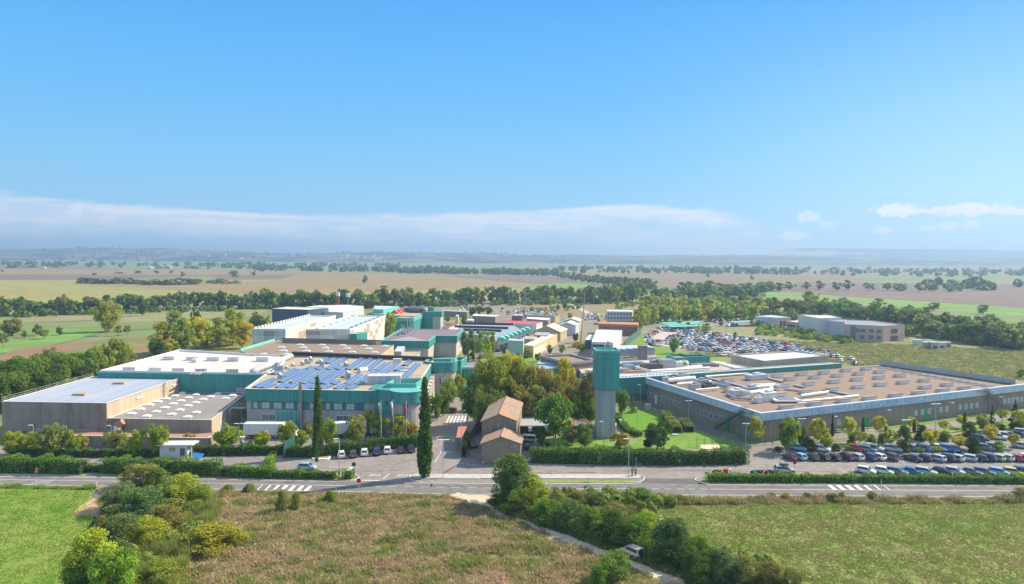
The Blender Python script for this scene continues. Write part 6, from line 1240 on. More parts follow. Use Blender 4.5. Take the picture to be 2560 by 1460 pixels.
# right car park planting
GR = 'trees between the brown plant and the car park'
RT = [(1889, 1046, 1113, 38, 'sparse', YG, 'thin yellow-green tree at the corner of the brown plant'), (1966, 1048, 1129, 52, 'round', MG, 'large two-toned tree at the left end of the car park row'), (1984, 1050, 1118, 30, 'sparse', YG, 'yellow-green tree right behind the two-toned one'), (2006, 1068, 1116, 28, 'bush', DG, 'dark upright bush behind the black cars'), (2020, 1094, 1129, 36, 'bush', DG, 'dark rounded bush above the second car'), (2044, 1046, 1122, 40, 'sparse', YL, 'airy yellow tree over the third car'), (2064, 1074, 1123, 44, 'round', YG, 'full yellow tree over the fifth car'),
      (2123, 1048, 1108, 42, 'sparse', YL, 'yellow tree left of the second small cypress'), (2148, 1078, 1113, 40, 'sparse', YG, 'low yellow-green tree under the second cypress'), (2130, 1084, 1112, 24, 'bush', MG, 'round shrub near the second cypress'), (2178, 1087, 1112, 26, 'bush', MG, 'round shrub right of the second cypress'), (2198, 1041, 1094, 36, 'sparse', YL, 'bright yellow tree left of the third cypress'), (2208, 1082, 1112, 30, 'bush', DG, 'dark shrub under the bright yellow tree'), (2222, 1076, 1121, 36, 'sparse', YG, 'yellow tree standing forward of the third cypress'),
      (2186, 1108, 1130, 26, 'bush', MG, 'low bush beside the silver cars'), (2258, 1066, 1134, 40, 'bush', DG, 'tall dark bush splitting the row of cars'), (2276, 1043, 1078, 30, 'sparse', YL, 'small yellow tree left of the fourth cypress'), (2303, 1064, 1104, 38, 'bush', (.07, .10, .055), 'grey-green bush in front of the fourth cypress'), (2326, 1074, 1122, 42, 'sparse', YL, 'golden tree by the car park middle'), (2362, 1051, 1082, 28, 'sparse', YL, 'small golden tree on the service road edge'), (2362, 1078, 1104, 40, 'bush', MG, 'wide shrub under the small golden tree'),
      (2398, 1092, 1122, 44, 'sparse', YL, 'low golden tree above the silver estate car'), (2404, 1038, 1070, 30, 'sparse', YL, 'yellow tree by the fifth cypress'), (2424, 1056, 1094, 44, 'bush', DG, 'big dark bush right of the fifth cypress'), (2432, 1096, 1134, 46, 'bush', (.055, .085, .035), 'big dark bush close behind the parked cars'), (2456, 1037, 1078, 36, 'autumn', OL, 'olive-yellow tree left of the first spruce'), (2474, 1064, 1112, 38, 'sparse', YL, 'yellow tree among the upper parked cars'), (2506, 1024, 1056, 26, 'sparse', YG, 'small yellow-green tree right of the first spruce'),
      (2548, 1028, 1078, 36, 'sparse', YG, 'yellow-green tree at the right picture edge'), (2498, 1103, 1130, 30, 'bush', LG, 'light green shrub behind the lime car'), (2545, 1050, 1076, 40, 'bush', DG, 'dark shrub below the second spruce'), (2494, 1060, 1078, 34, 'bush', MG, 'green shrub left of the second spruce'), (2090, 1108, 1128, 26, 'bush', MG, 'low green shrub over the purple car'), (2120, 1112, 1128, 20, 'bush', LG, 'small light shrub near the red car'), (2300, 1116, 1132, 24, 'bush', LG, 'small light shrub right of the tall dark bush'), (2342, 1116, 1130, 24, 'sparse', YG, 'small yellow shrub over the dark cars'), (1946, 1116, 1130, 20, 'bush', DG, 'dark small shrub by the two walkers'), (2535, 1085, 1122, 26, 'sparse', YG, 'spindly tree above the red car at the right edge')]
for a in RT: tree(*a[:6], 'mid', a[6], GR)
for i, (x, a, b) in enumerate([(2081, 1035, 1092), (2157, 1042, 1088), (2215, 1046, 1078), (2285, 1048, 1082), (2410, 1029, 1078)]): tree(x, a, b, 11, 'cypress', DG, 'mid', ['first small cypress from the left before the brown plant', 'second small cypress before the brown plant', 'third small cypress before the brown plant', 'fourth small cypress before the brown plant', 'fifth small cypress, near the steel escape stair'][i], 'small cypresses before the brown plant')
tree(2479, 1013, 1067, 22, 'spruce', (.04, .08, .03), 'mid', 'first slim spruce near the right edge'); tree(2536, 1000, 1072, 36, 'spruce', (.04, .085, .035), 'mid', 'tall dark spruce at the right edge')
# woods at the left
GL = 'dense wood left of the halls'
LW = [(12, 905, 1010, 90, DG), (48, 900, 1000, 80, MG), (85, 893, 990, 80, MG), (118, 905, 985, 66, DG), (150, 890, 975, 80, MG), (30, 935, 1030, 90, MG), (185, 888, 962, 66, DG), (215, 880, 955, 70, MG), (250, 870, 948, 74, LG), (285, 852, 938, 80, LG), (310, 880, 930, 50, OL), (75, 930, 1020, 84, DG), (120, 935, 1006, 70, DG), (160, 928, 990, 66, MG), (130, 872, 950, 66, OL), (200, 915, 968, 60, DG), (-10, 940, 1050, 80, DG), (335, 900, 925, 34, OL), (262, 862, 915, 22, OL)]
for i, a in enumerate(LW): tree(a[0], a[1], a[2], a[3], 'round', a[4], 'hi' if i < 7 else 'mid', 'tree %s of the dense left wood' % ['at the left picture edge', 'left of the middle', 'with a lighter crown', 'in the middle gap', 'with a domed top', 'at the front left', 'right of the dome', 'with mid green crown', 'light green, over the grey roof', 'tallest light green one', 'small olive one', 'front row second', 'front row third', 'front row fourth', 'greyish willow-like one', 'dark one at the hall corner', 'beside the tall stained hall', 'scrubby one at the right end', 'slim bare-topped one'][i] if i != 0 else 'dark tree at the left picture edge in the dense left wood', GL)
for a in [(272, 756, 830, 66, 'round', YG, 'lone large yellow-green tree in the left meadow'), (268, 800, 840, 20, 'sparse', OL, 'thin half bare tree under the lone large one'), (430, 768, 884, 86, 'poplar', LG, 'tallest light poplar left of the warehouses'), (408, 800, 888, 74, 'poplar', YG, 'poplar in front of the tallest one'), (395, 850, 893, 50, 'round', DG, 'dark rounded tree below the poplars'), (462, 800, 880, 50, 'round', LG, 'light tree right of the tallest poplar'), (492, 793, 874, 60, 'autumn', YL, 'golden tree between the poplars'), (518, 806, 872, 60, 'poplar', YG, 'yellow-green poplar right of the golden tree'),
          (548, 786, 868, 66, 'poplar', YG, 'broad yellow poplar above the teal parapet'), (580, 770, 864, 66, 'poplar', YG, 'yellow poplar nearest the warehouses'), (606, 802, 872, 50, 'autumn', YL, 'golden tree touching the narrower warehouse'), (596, 772, 856, 56, 'poplar', YG, 'slim yellow poplar behind the golden tree'), (640, 782, 838, 44, 'round', MG, 'dark green tree at the warehouse corner'), (672, 790, 838, 26, 'round', YG, 'yellow tree right of the warehouse corner'), (490, 775, 830, 22, 'round', DG, 'thin dark tree top behind the golden tree'),
          (30, 798, 840, 58, 'round', OL, 'broad olive tree at the far left field edge'), (95, 812, 838, 26, 'round', MG, 'small tree in the left strip field'), (110, 825, 848, 28, 'sparse', OL, 'pale willow by the green ribbon field'), (152, 818, 838, 22, 'round', MG, 'small dark tree right of the pale willow'), (60, 825, 845, 16, 'round', MG, 'small bush-like tree near the broad olive one'), (8, 835, 870, 30, 'sparse', OL, 'straggly tree at the left edge'), (318, 815, 838, 22, 'sparse', OL, 'greyish sapling right of the lone large tree'), (296, 815, 840, 20, 'sparse', OL, 'greyish sapling under the lone large tree'), (356, 745, 790, 26, 'round', DG, 'dark tree on the far side of the strip field'),
          (976, 784, 848, 30, 'round', YG, 'tree hugging the right end of the wider warehouse'), (968, 800, 858, 24, 'round', LG, 'lower tree at the right end of the wider warehouse'), (1180, 822, 898, 34, 'poplar', MG, 'dark poplar left in the group by the teal fascia building'), (1200, 828, 902, 34, 'poplar', LG, 'middle poplar by the teal fascia building'), (1218, 826, 895, 32, 'poplar', YG, 'brightest yellow poplar by the teal fascia building'), (1232, 826, 885, 24, 'poplar', LG, 'right-hand poplar by the teal fascia building'), (1163, 832, 895, 26, 'round', MG, 'round tree left of the poplars by the teal fascia building'),
          (1345, 880, 905, 18, 'round', MG, 'small round tree by the tan workshop'), (1318, 868, 895, 26, 'round', OL, 'olive tree in front of the pale green box'), (1294, 882, 905, 14, 'round', MG, 'small tree on the works lawn'), (1375, 862, 885, 18, 'round', MG, 'tree at the works street corner'), (1405, 862, 884, 20, 'round', OL, 'scrubby tree left of the crane'), (1455, 862, 880, 18, 'round', MG, 'scrubby tree at the crane foot'), (1440, 830, 858, 18, 'round', DG, 'dark tree between street and crane'), (1426, 782, 798, 16, 'round', YG, 'small bright tree above the arched workshops'), (1308, 768, 800, 14, 'poplar', DG, 'dark cypress-like tree behind the raspberry roof'), (1160, 790, 812, 16, 'round', DG, 'dark round tree left of the white-roofed brown workshop'),
          (1180, 768, 788, 26, 'round', DG, 'dark tree by the far car yard, left'), (1200, 766, 786, 26, 'round', DG, 'dark tree by the far car yard, middle'), (1222, 768, 788, 22, 'round', DG, 'dark tree by the far car yard, right'), (1118, 788, 806, 18, 'round', MG, 'small tree right of the teal tower'), (1376, 742, 768, 12, 'poplar', YG, 'slim yellow tree in the dry pasture'), (1394, 760, 778, 12, 'round', DG, 'small round pine in the pasture, left'), (1412, 757, 775, 12, 'round', DG, 'small round pine in the pasture, right'), (1684, 846, 884, 26, 'round', LG, 'lone light tree in front of the crowded car park'), (1745, 805, 840, 14, 'poplar', YG, 'upright tree at the car park edge'), (1700, 804, 820, 16, 'round', OL, 'tree in front of the car ports, left'), (1720, 806, 822, 13, 'round', DG, 'tree in front of the car ports, middle'), (1765, 808, 830, 24, 'bush', YG, 'bright bush above the crowded car park'), (1795, 830, 842, 14, 'bush', MG, 'dark bush above the crowded car park'), (1836, 830, 850, 14, 'round', LG, 'small light tree in the scrubland'), (1802, 802, 816, 14, 'round', OL, 'tree right of the mint car ports'), (1895, 800, 816, 16, 'round', OL, 'tree left of the garage block'), (1880, 800, 816, 14, 'autumn', GO, 'brownish tree left of the garage block'),
          (2028, 728, 766, 42, 'round', YG, 'large pale tree in the green field on the right'), (1978, 772, 796, 24, 'round', YG, 'yellow-green tree behind the garage block'), (1950, 778, 795, 20, 'round', LG, 'light tree left behind the garage block'), (2552, 925, 945, 26, 'bush', MG, 'dark bush in the scrub at the right edge')]: tree(*a[:6], 'lo' if a[2] - a[1] < 36 else 'mid', a[6])
# small cypresses by the works lawn
for i, (x, a, b) in enumerate([(1170, 872, 905), (1183, 870, 903), (1258, 862, 885), (1262, 858, 884), (1278, 858, 882)]): tree(x, a, b, 6, 'cypress', DG, 'lo', ['thin cypress left of the works poplars', 'thin cypress under the works poplars', 'leftmost thin cypress at the pale green box', 'second thin cypress at the pale green box', 'thin cypress against the pale green box'][i], 'thin cypresses in the works')
# tree belt across the valley
gb_ = 'trees of the long belt beyond the works'
MARK = [(60, 'at the left picture edge'), (130, 'above the far left fields'), (200, 'left of the lone large meadow tree'), (270, 'behind the lone large meadow tree'), (340, 'right of the lone large meadow tree'), (400, 'left of the poplars'), (470, 'behind the tallest poplar'), (540, 'behind the golden tree'), (610, 'left of the tall slim mast'), (680, 'over the narrower warehouse'), (760, 'over the navy hall'), (850, 'at the red chimney mast'), (930, 'right of the red chimney mast'), (1000, 'above the teal roofed block'), (1080, 'above the teal tower'), (1160, 'right of the teal tower'), (1240, 'above the far car yard'), (1310, 'around the central mast'), (1390, 'behind the lattice pylon'), (1450, 'above the pasture track'), (1500, 'right of the crane tip'), (1560, 'above the blue office'), (1620, 'at the plantation corner'), (1680, 'above the left of the plantation'), (1740, 'above the mint car ports'), (1800, 'above the middle of the plantation'), (1860, 'above the right of the plantation'), (1920, 'over the garage block'), (1980, 'left of the pale field tree'), (2050, 'at the pale field tree'), (2120, 'over the brick office'), (2200, 'right over the brick office'), (2280, 'right of the brick office'), (2360, 'above the site cabins'), (2440, 'right of the site cabins'), (2510, 'towards the right edge'), (2700, 'at the right picture edge')]
def where(label, x, h, w, hr, wr, c, cols, r_, rows):
    th, tw = (h - hr[0]) / (hr[1] - hr[0]), (w - wr[0]) / (wr[1] - wr[0]); pl = next(t for m, t in MARK if x < m)
    sz = ('low' if th < .3 else 'mid-height' if th < .7 else 'tall') + (' narrow' if tw < .4 else ' wide' if tw > .7 else ''); rw = '' if rows == 1 else (' front row' if r_ == 0 else ' back row')
    core = label.replace('dark tree', 'tree').replace('tall tree', 'tree').replace('light green poplar', 'poplar').replace('tall poplar', 'poplar')
    return '%s %s%s %s' % (sz, ('dark ', 'green ', 'bluish ', 'lighter ', 'pale ')[cols.index(c) % 5] + core.split(' ')[0], rw, pl) if len(core) > 200 else '%s %s %s%s, %s' % (sz, ('dark', 'green', 'bluish', 'lighter', 'pale')[cols.index(c) % 5], ' '.join(core.split(' ')[:4]), rw, pl)
def belt(pts, step, hr, wr, cols, kinds, q, label, group, jx=4, jy=2, rows=1, dy=-6):
    n = 0
    for (x0, y0), (x1, y1) in zip(pts, pts[1:]):
        k = max(1, int(abs(x1 - x0) / step))
        for r_ in range(rows):
            for i in range(k):
                f = (i + rt.random() * .6 + .5 * (r_ % 2)) / k; x = x0 + (x1 - x0) * f + rt.uniform(-jx, jx); y = y0 + (y1 - y0) * f + rt.uniform(-jy, jy) + r_ * dy
                b = G(x, y); h = rt.uniform(*hr); w = rt.uniform(*wr); cc = rt.choice(cols); tree_at(b, h, w, rt.choice(kinds), cc, q, where(label, x, h, w, hr, wr, cc, cols, r_, rows), group, jit=.12); n += 1
    return n
BC = [(.12, .185, .06), (.14, .205, .065), (.13, .19, .07), (.19, .25, .075)]
nb = belt([(-10, 790), (240, 784)], 21, (9, 16), (11, 16), BC, ['round'], 'lo', 'dark tree in the left stretch of the belt beyond the strip field', gb_)
nb += belt([(240, 782), (480, 772), (640, 770)], 22, (11, 15), (12, 17), BC, ['round', 'bush'], 'lo', 'dark tree in the belt left of the chequered warehouses', gb_)
nb += belt([(640, 772), (960, 768), (1200, 760)], 20, (12, 17), (13, 18), BC, ['round', 'bush'], 'lo', 'dark tree in the belt above the far white roofs', gb_)
nb += belt([(1200, 760), (1480, 752)], 20, (12, 17), (13, 18), BC, ['round', 'bush'], 'lo', 'tall tree in the belt above the workshops', gb_)
nb += belt([(1460, 760), (1600, 752)], 20, (14, 19), (13, 18), BC + [YG], ['round', 'bush'], 'lo', 'tall tree in the clump right of the crane mast', gb_, rows=2)
nb += belt([(1640, 760), (1900, 748)], 22, (11, 15), (14, 18), BC, ['round', 'bush'], 'lo', 'tree in the wood above the poplar plantation', gb_, rows=2)
nb += belt([(1830, 775), (2060, 792), (2260, 815), (2560, 868)], 26, (9, 14), (12, 18), BC, ['round', 'bush'], 'lo', 'tree in the thick hedge wood behind the brick office', gb_, rows=2)
nb += belt([(2300, 840), (2560, 876)], 30, (9, 15), (13, 18), BC, ['round', 'bush'], 'lo', 'tree in the wood at the right behind the site cabins', gb_, rows=1, dy=-9)
belt([(1600, 818), (1640, 806), (1900, 800)], 11, (9, 13), (8, 11), [(.33, .38, .07), (.30, .36, .08), (.26, .34, .07)], ['poplar', 'round'], 'lo', 'light green poplar of the front plantation row', 'poplars of the plantation', jy=2)
belt([(1610, 792), (1900, 790)], 14, (10, 14), (9, 12), [(.33, .38, .08), (.28, .34, .08), (.25, .32, .08)], ['poplar', 'round'], 'far', 'light green poplar further back in the plantation', 'poplars of the plantation', jy=4, rows=3, dy=-9)
belt([(1588, 830), (1606, 812)], 6, (14, 18), (7, 9), [YG, LG], ['poplar'], 'mid', 'tall poplar at the left corner of the plantation', 'poplars of the plantation')
# far clumps
FG = [(.13, .19, .075), (.15, .21, .07)]
belt([(200, 708), (420, 712), (500, 710)], 9, (5, 10), (12, 22), FG, ['bush'], 'far', 'bush in the long thicket in the far left field', 'far field trees', jy=1)
belt([(520, 708), (600, 709)], 14, (5, 9), (14, 20), FG, ['bush'], 'far', 'bush in the short thicket right of the long one', 'far field trees', jy=1)
belt([(1910, 725), (2400, 728)], 40, (9, 14), (13, 20), FG, ['round'], 'far', 'hazy tree at the far edge of the right field', 'far field trees', jy=2)
belt([(1700, 735), (1960, 728)], 18, (11, 15), (16, 22), FG, ['round', 'bush'], 'far', 'hazy tree in the row above the right green field', 'far field trees', jy=1)
belt([(1380, 690), (1440, 704), (1640, 728)], 9, (12, 16), (12, 16), FG, ['round'], 'far', 'tree in the row running away across the plain', 'far field trees', jy=1, jx=1)
belt([(560, 672), (760, 672)], 14, (8, 14), (18, 28), FG, ['round'], 'far', 'faint tree beyond the far farmstead', 'far field trees', jy=2)
belt([(2080, 760), (2540, 792)], 95, (6, 9), (9, 14), BC, ['round'], 'far', 'dark tree on the edge of the right green field', 'far field trees', jy=2)
for a in [(912, 690, 710, 17), (455, 680, 693, 14), (583, 676, 688, 20), (590, 678, 692, 18), (636, 678, 690, 13), (6, 674, 680, 9), (30, 655, 670, 46), (78, 656, 669, 34), (115, 658, 668, 20), (140, 657, 669, 26), (160, 659, 668, 16), (222, 658, 669, 14), (250, 659, 670, 11), (302, 659, 670, 13), (236, 683, 688, 16), (345, 676, 684, 18), (392, 676, 684, 16), (300, 680, 684, 30), (428, 676, 684, 10), (520, 664, 673, 12), (486, 664, 672, 30), (465, 664, 672, 14), (960, 714, 719, 26), (1770, 684, 694, 12), (1880, 690, 700, 12)]:
    tree(a[0], a[1], a[2], a[3], 'round' if a[3] < 18 else 'bush', FG[0], 'far', ('tiny' if a[3] < 12 else 'small' if a[3] < 18 else 'wide') + (' thicket' if a[3] > 17 else ' lone tree') + ' far out in the plain, ' + next(t for m, t in MARK if a[0] < m) + (', nearer' if a[2] > 684 else ', hazier'), 'far field trees')
# far-off woods that read as one mass
def wood(name, spans, h, den, col, seed, lf=.35):
    rg = np.random.default_rng(seed); V, T = [], []
    for (x0, y0, x1, y1, dp, n) in spans:
        for i in range(n):
            f = rg.random(); b = G(x0 + (x1 - x0) * f, y0 + (y1 - y0) * f); d = rg.uniform(0, dp); k = (b.y + d) / b.y; cx, cy = b.x * k, b.y + d
            hh = h * rg.uniform(.6, 1.2); ww = hh * rg.uniform(.6, 1.1); m = den; dd = rg.normal(size=(m, 3)); dd /= np.linalg.norm(dd, axis=1)[:, None]
            zb = 0 if cy < 4300 else h_low(cx, cy, (cy - 4300) / 2500)
            C = np.array([cx, cy, zb + hh * .45]) + dd * np.array([ww * .6, ww * .6, hh * .5]); a, t_ = leaf_quads(C, dd, hh * lf, rg, np.clip(rg.normal(.5, .2) + rg.normal(0, .1, m), 0, 1)); V.append(a); T.append(t_)
    V = np.concatenate(V); T = np.concatenate(T); nq = len(V) // 4; me = fast_mesh(name, V, [4] * nq, list(range(nq * 4)), [leafmat('wood_leaf_%d' % seed, col, .15)], attr=T); o = bpy.data.objects.new(name, me); COL.objects.link(o); tag(o, kind='stuff')
wood('distant_woodland', [(-40, 664, 600, 668, 500, 90), (620, 678, 1120, 682, 400, 150), (1000, 684, 1400, 690, 300, 150), (1400, 684, 1900, 686, 900, 160), (1850, 688, 2600, 694, 900, 150), (560, 666, 1000, 668, 600, 90), (2250, 728, 2600, 735, 300, 20)], 14, 34, (.08, .135, .065), 1)
wood('hill_woodland', [(-100, 653, 1500, 655, 2200, 300), (1300, 656, 2600, 659, 1500, 140)], 17, 22, (.07, .12, .06), 2)
wood('scrub_thicket', [(1890, 838, 2050, 850, 40, 90), (2000, 850, 2130, 862, 20, 40), (1540, 775, 1600, 765, 60, 40), (1900, 822, 1960, 828, 15, 30), (2240, 805, 2560, 852, 30, 40), (1160, 775, 1230, 785, 20, 20), (1330, 790, 1460, 772, 60, 40)], 2.6, 40, (.20, .27, .055), 3)
wood('belt_undergrowth', [(-40, 797, 660, 776, 30, 120), (640, 776, 1500, 760, 30, 160), (1830, 782, 2560, 878, 25, 130)], 5, 36, (.13, .19, .055), 4)
wood('bramble_thicket', [(270, 1300, 470, 1290, 6, 34), (260, 1360, 560, 1370, 9, 44), (300, 1250, 520, 1250, 5, 24), (250, 1440, 420, 1440, 6, 24), (1250, 1275, 1560, 1375, 4, 46), (1400, 1255, 1680, 1290, 7, 46), (1640, 1370, 1960, 1470, 6, 44)], 2.0, 110, (.17, .23, .055), 5, .17)
# ------------------------------------------------------------------ hedges
def hedge(label, pts, w, h, col, cell=.16, dens=30, group=None, mound=0.0):
    P = [p if isinstance(p, Vector) else G(*p) for p in pts]; rg = np.random.default_rng(int(abs(P[0].x * 7)) + 3); V, T = [], []; c0 = sum(P, Vector()) / len(P)
    t = thing('hedge', label, 'hedge', (c0.x, c0.y, 0), 0, group); core = MB()
    for a, b in zip(P, P[1:]):
        d = b - a; L = d.length; u = np.array(d.normalized()); nv = np.array([-u[1], u[0], 0]); core.box(((a.x + b.x) / 2, (a.y + b.y) / 2, h * .42), (max(.3, L - .8), w * .86, h * .82), math.atan2(d.y, d.x))
        n = int(L * (w + 2 * h) * dens * 1.1); s = rg.uniform(-.25, L + .25, n); q = rg.uniform(0, w + 2 * h, n)
        y = np.where(q < h, -w / 2, np.where(q < h + w, q - h - w / 2, w / 2)); z = np.where(q < h, q, np.where(q < h + w, h, w + 2 * h - q))
        nm = np.stack([np.where(q < h, -1, np.where(q < h + w, 0, 1)) * nv[0], np.where(q < h, -1, np.where(q < h + w, 0, 1)) * nv[1], np.where((q >= h) & (q < h + w), 1, .15)], 1) + rg.normal(size=(n, 3)) * .45
        lump = np.array([mn.noise(Vector((a.x + u[0] * k, a.y + u[1] * k, 3.3)) * .55) for k in s]) * .42 + np.array([mn.noise(Vector((a.x + u[0] * k, a.y + u[1] * k, 1.3)) * 2.1) for k in s]) * .14
        C = np.array([a.x, a.y, 0]) + u * s[:, None] + nv * (y * (1 + lump * .6))[:, None] + np.array([0, 0, 1]) * (z * (1 + lump))[:, None] + rg.normal(size=(n, 3)) * .07
        nm /= np.linalg.norm(nm, axis=1)[:, None]; vv, tt = leaf_quads(C - np.array([c0.x, c0.y, 0]), nm, cell * 1.35, rg, np.clip(rg.normal(.5, .2, n) + lump, 0, 1.1)); V.append(vv); T.append(tt)
    V = np.concatenate(V); T = np.concatenate(T); nq = len(V) // 4
    me = fast_mesh('hedge_leaves', V, [4] * nq, list(range(nq * 4)), [LEAF], attr=T); o = bpy.data.objects.new('leaves', me); COL.objects.link(o); o.parent = t; o.color = (*col, 1)
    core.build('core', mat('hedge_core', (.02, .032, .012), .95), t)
HC = (.12, .22, .035); HD = (.085, .16, .032)
hedge('long clipped roadside hedge at the far left edge', [(-40, 1178), (195, 1183), (212, 1184)], 2.4, 3.0, HC)
hedge('clipped hedge behind the foreground shrubs, below the guard cabin', [(262, 1181), (420, 1184), (550, 1188)], 2.2, 2.9, HC)
hedge('low broken hedge joining the two tall roadside hedges', [(212, 1178), (262, 1180)], 1.6, 1.4, HD)
hedge('roadside hedge stepping down towards the entrance', [(552, 1189), (620, 1191), (682, 1194)], 2.0, 2.0, HC)
hedge('low clipped hedge in front of the pale blue hatchback', [(665, 1193), (750, 1195), (842, 1197)], 1.6, 1.5, HC)
hedge('short end piece of hedge by the give-way line', [(856, 1196), (884, 1195)], 1.6, 1.5, HC); hedge('hedge arm running back from the roadside hedge', [(662, 1190), (680, 1165), (684, 1155)], 1.1, 2.2, HC)
hedge('dark hedge along the truck yard, left stretch', [(20, 1140), (270, 1142), (400, 1143)], 1.4, 1.7, HD); hedge('dark hedge along the truck yard behind the ramp', [(485, 1138), (560, 1138), (712, 1136)], 1.5, 2.2, HD)
hedge('dark hedge from the green gate to the first cypress', [(722, 1141), (800, 1143)], 1.5, 2.3, HD); hedge('dark hedge behind the seven parked cars', [(806, 1140), (900, 1132), (960, 1122), (1048, 1116)], 1.8, 2.6, HD)
hedge('tall hedge between the small stone house and the parking entrance', [(1326, 1154), (1500, 1158), (1700, 1160), (1865, 1157)], 2.6, 3.0, HD); hedge('long low hedge between the car park and the road', [(1766, 1204), (1980, 1205), (2250, 1206), (2590, 1209)], 1.5, 1.5, HC)
hedge('curved clipped hedge edging the bright lawn on the left', [ZC(1610, 520), ZC(1660, 610), ZC(1720, 670), ZC(1830, 700)], 1.6, 1.3, (.10, .20, .03)); hedge('long rounded topiary hedge on the lawn', [ZD(590, 525), ZD(650, 600), ZD(705, 665)], 2.3, 1.9, (.19, .25, .055), .14)
hedge('short rounded topiary hedge right of the long one', [ZD(755, 590), ZD(790, 625), ZD(820, 660)], 2.4, 1.9, (.19, .25, .055), .14); hedge('tall narrow ivy hedge beside the gate shelter', [ZC(215, 885), ZC(232, 800), ZC(245, 745)], .9, 2.6, (.11, .19, .04))
hedge('low shrub bed left of the white van', [ZC(925, 800), ZC(975, 770)], 1.6, .9, (.10, .20, .03))
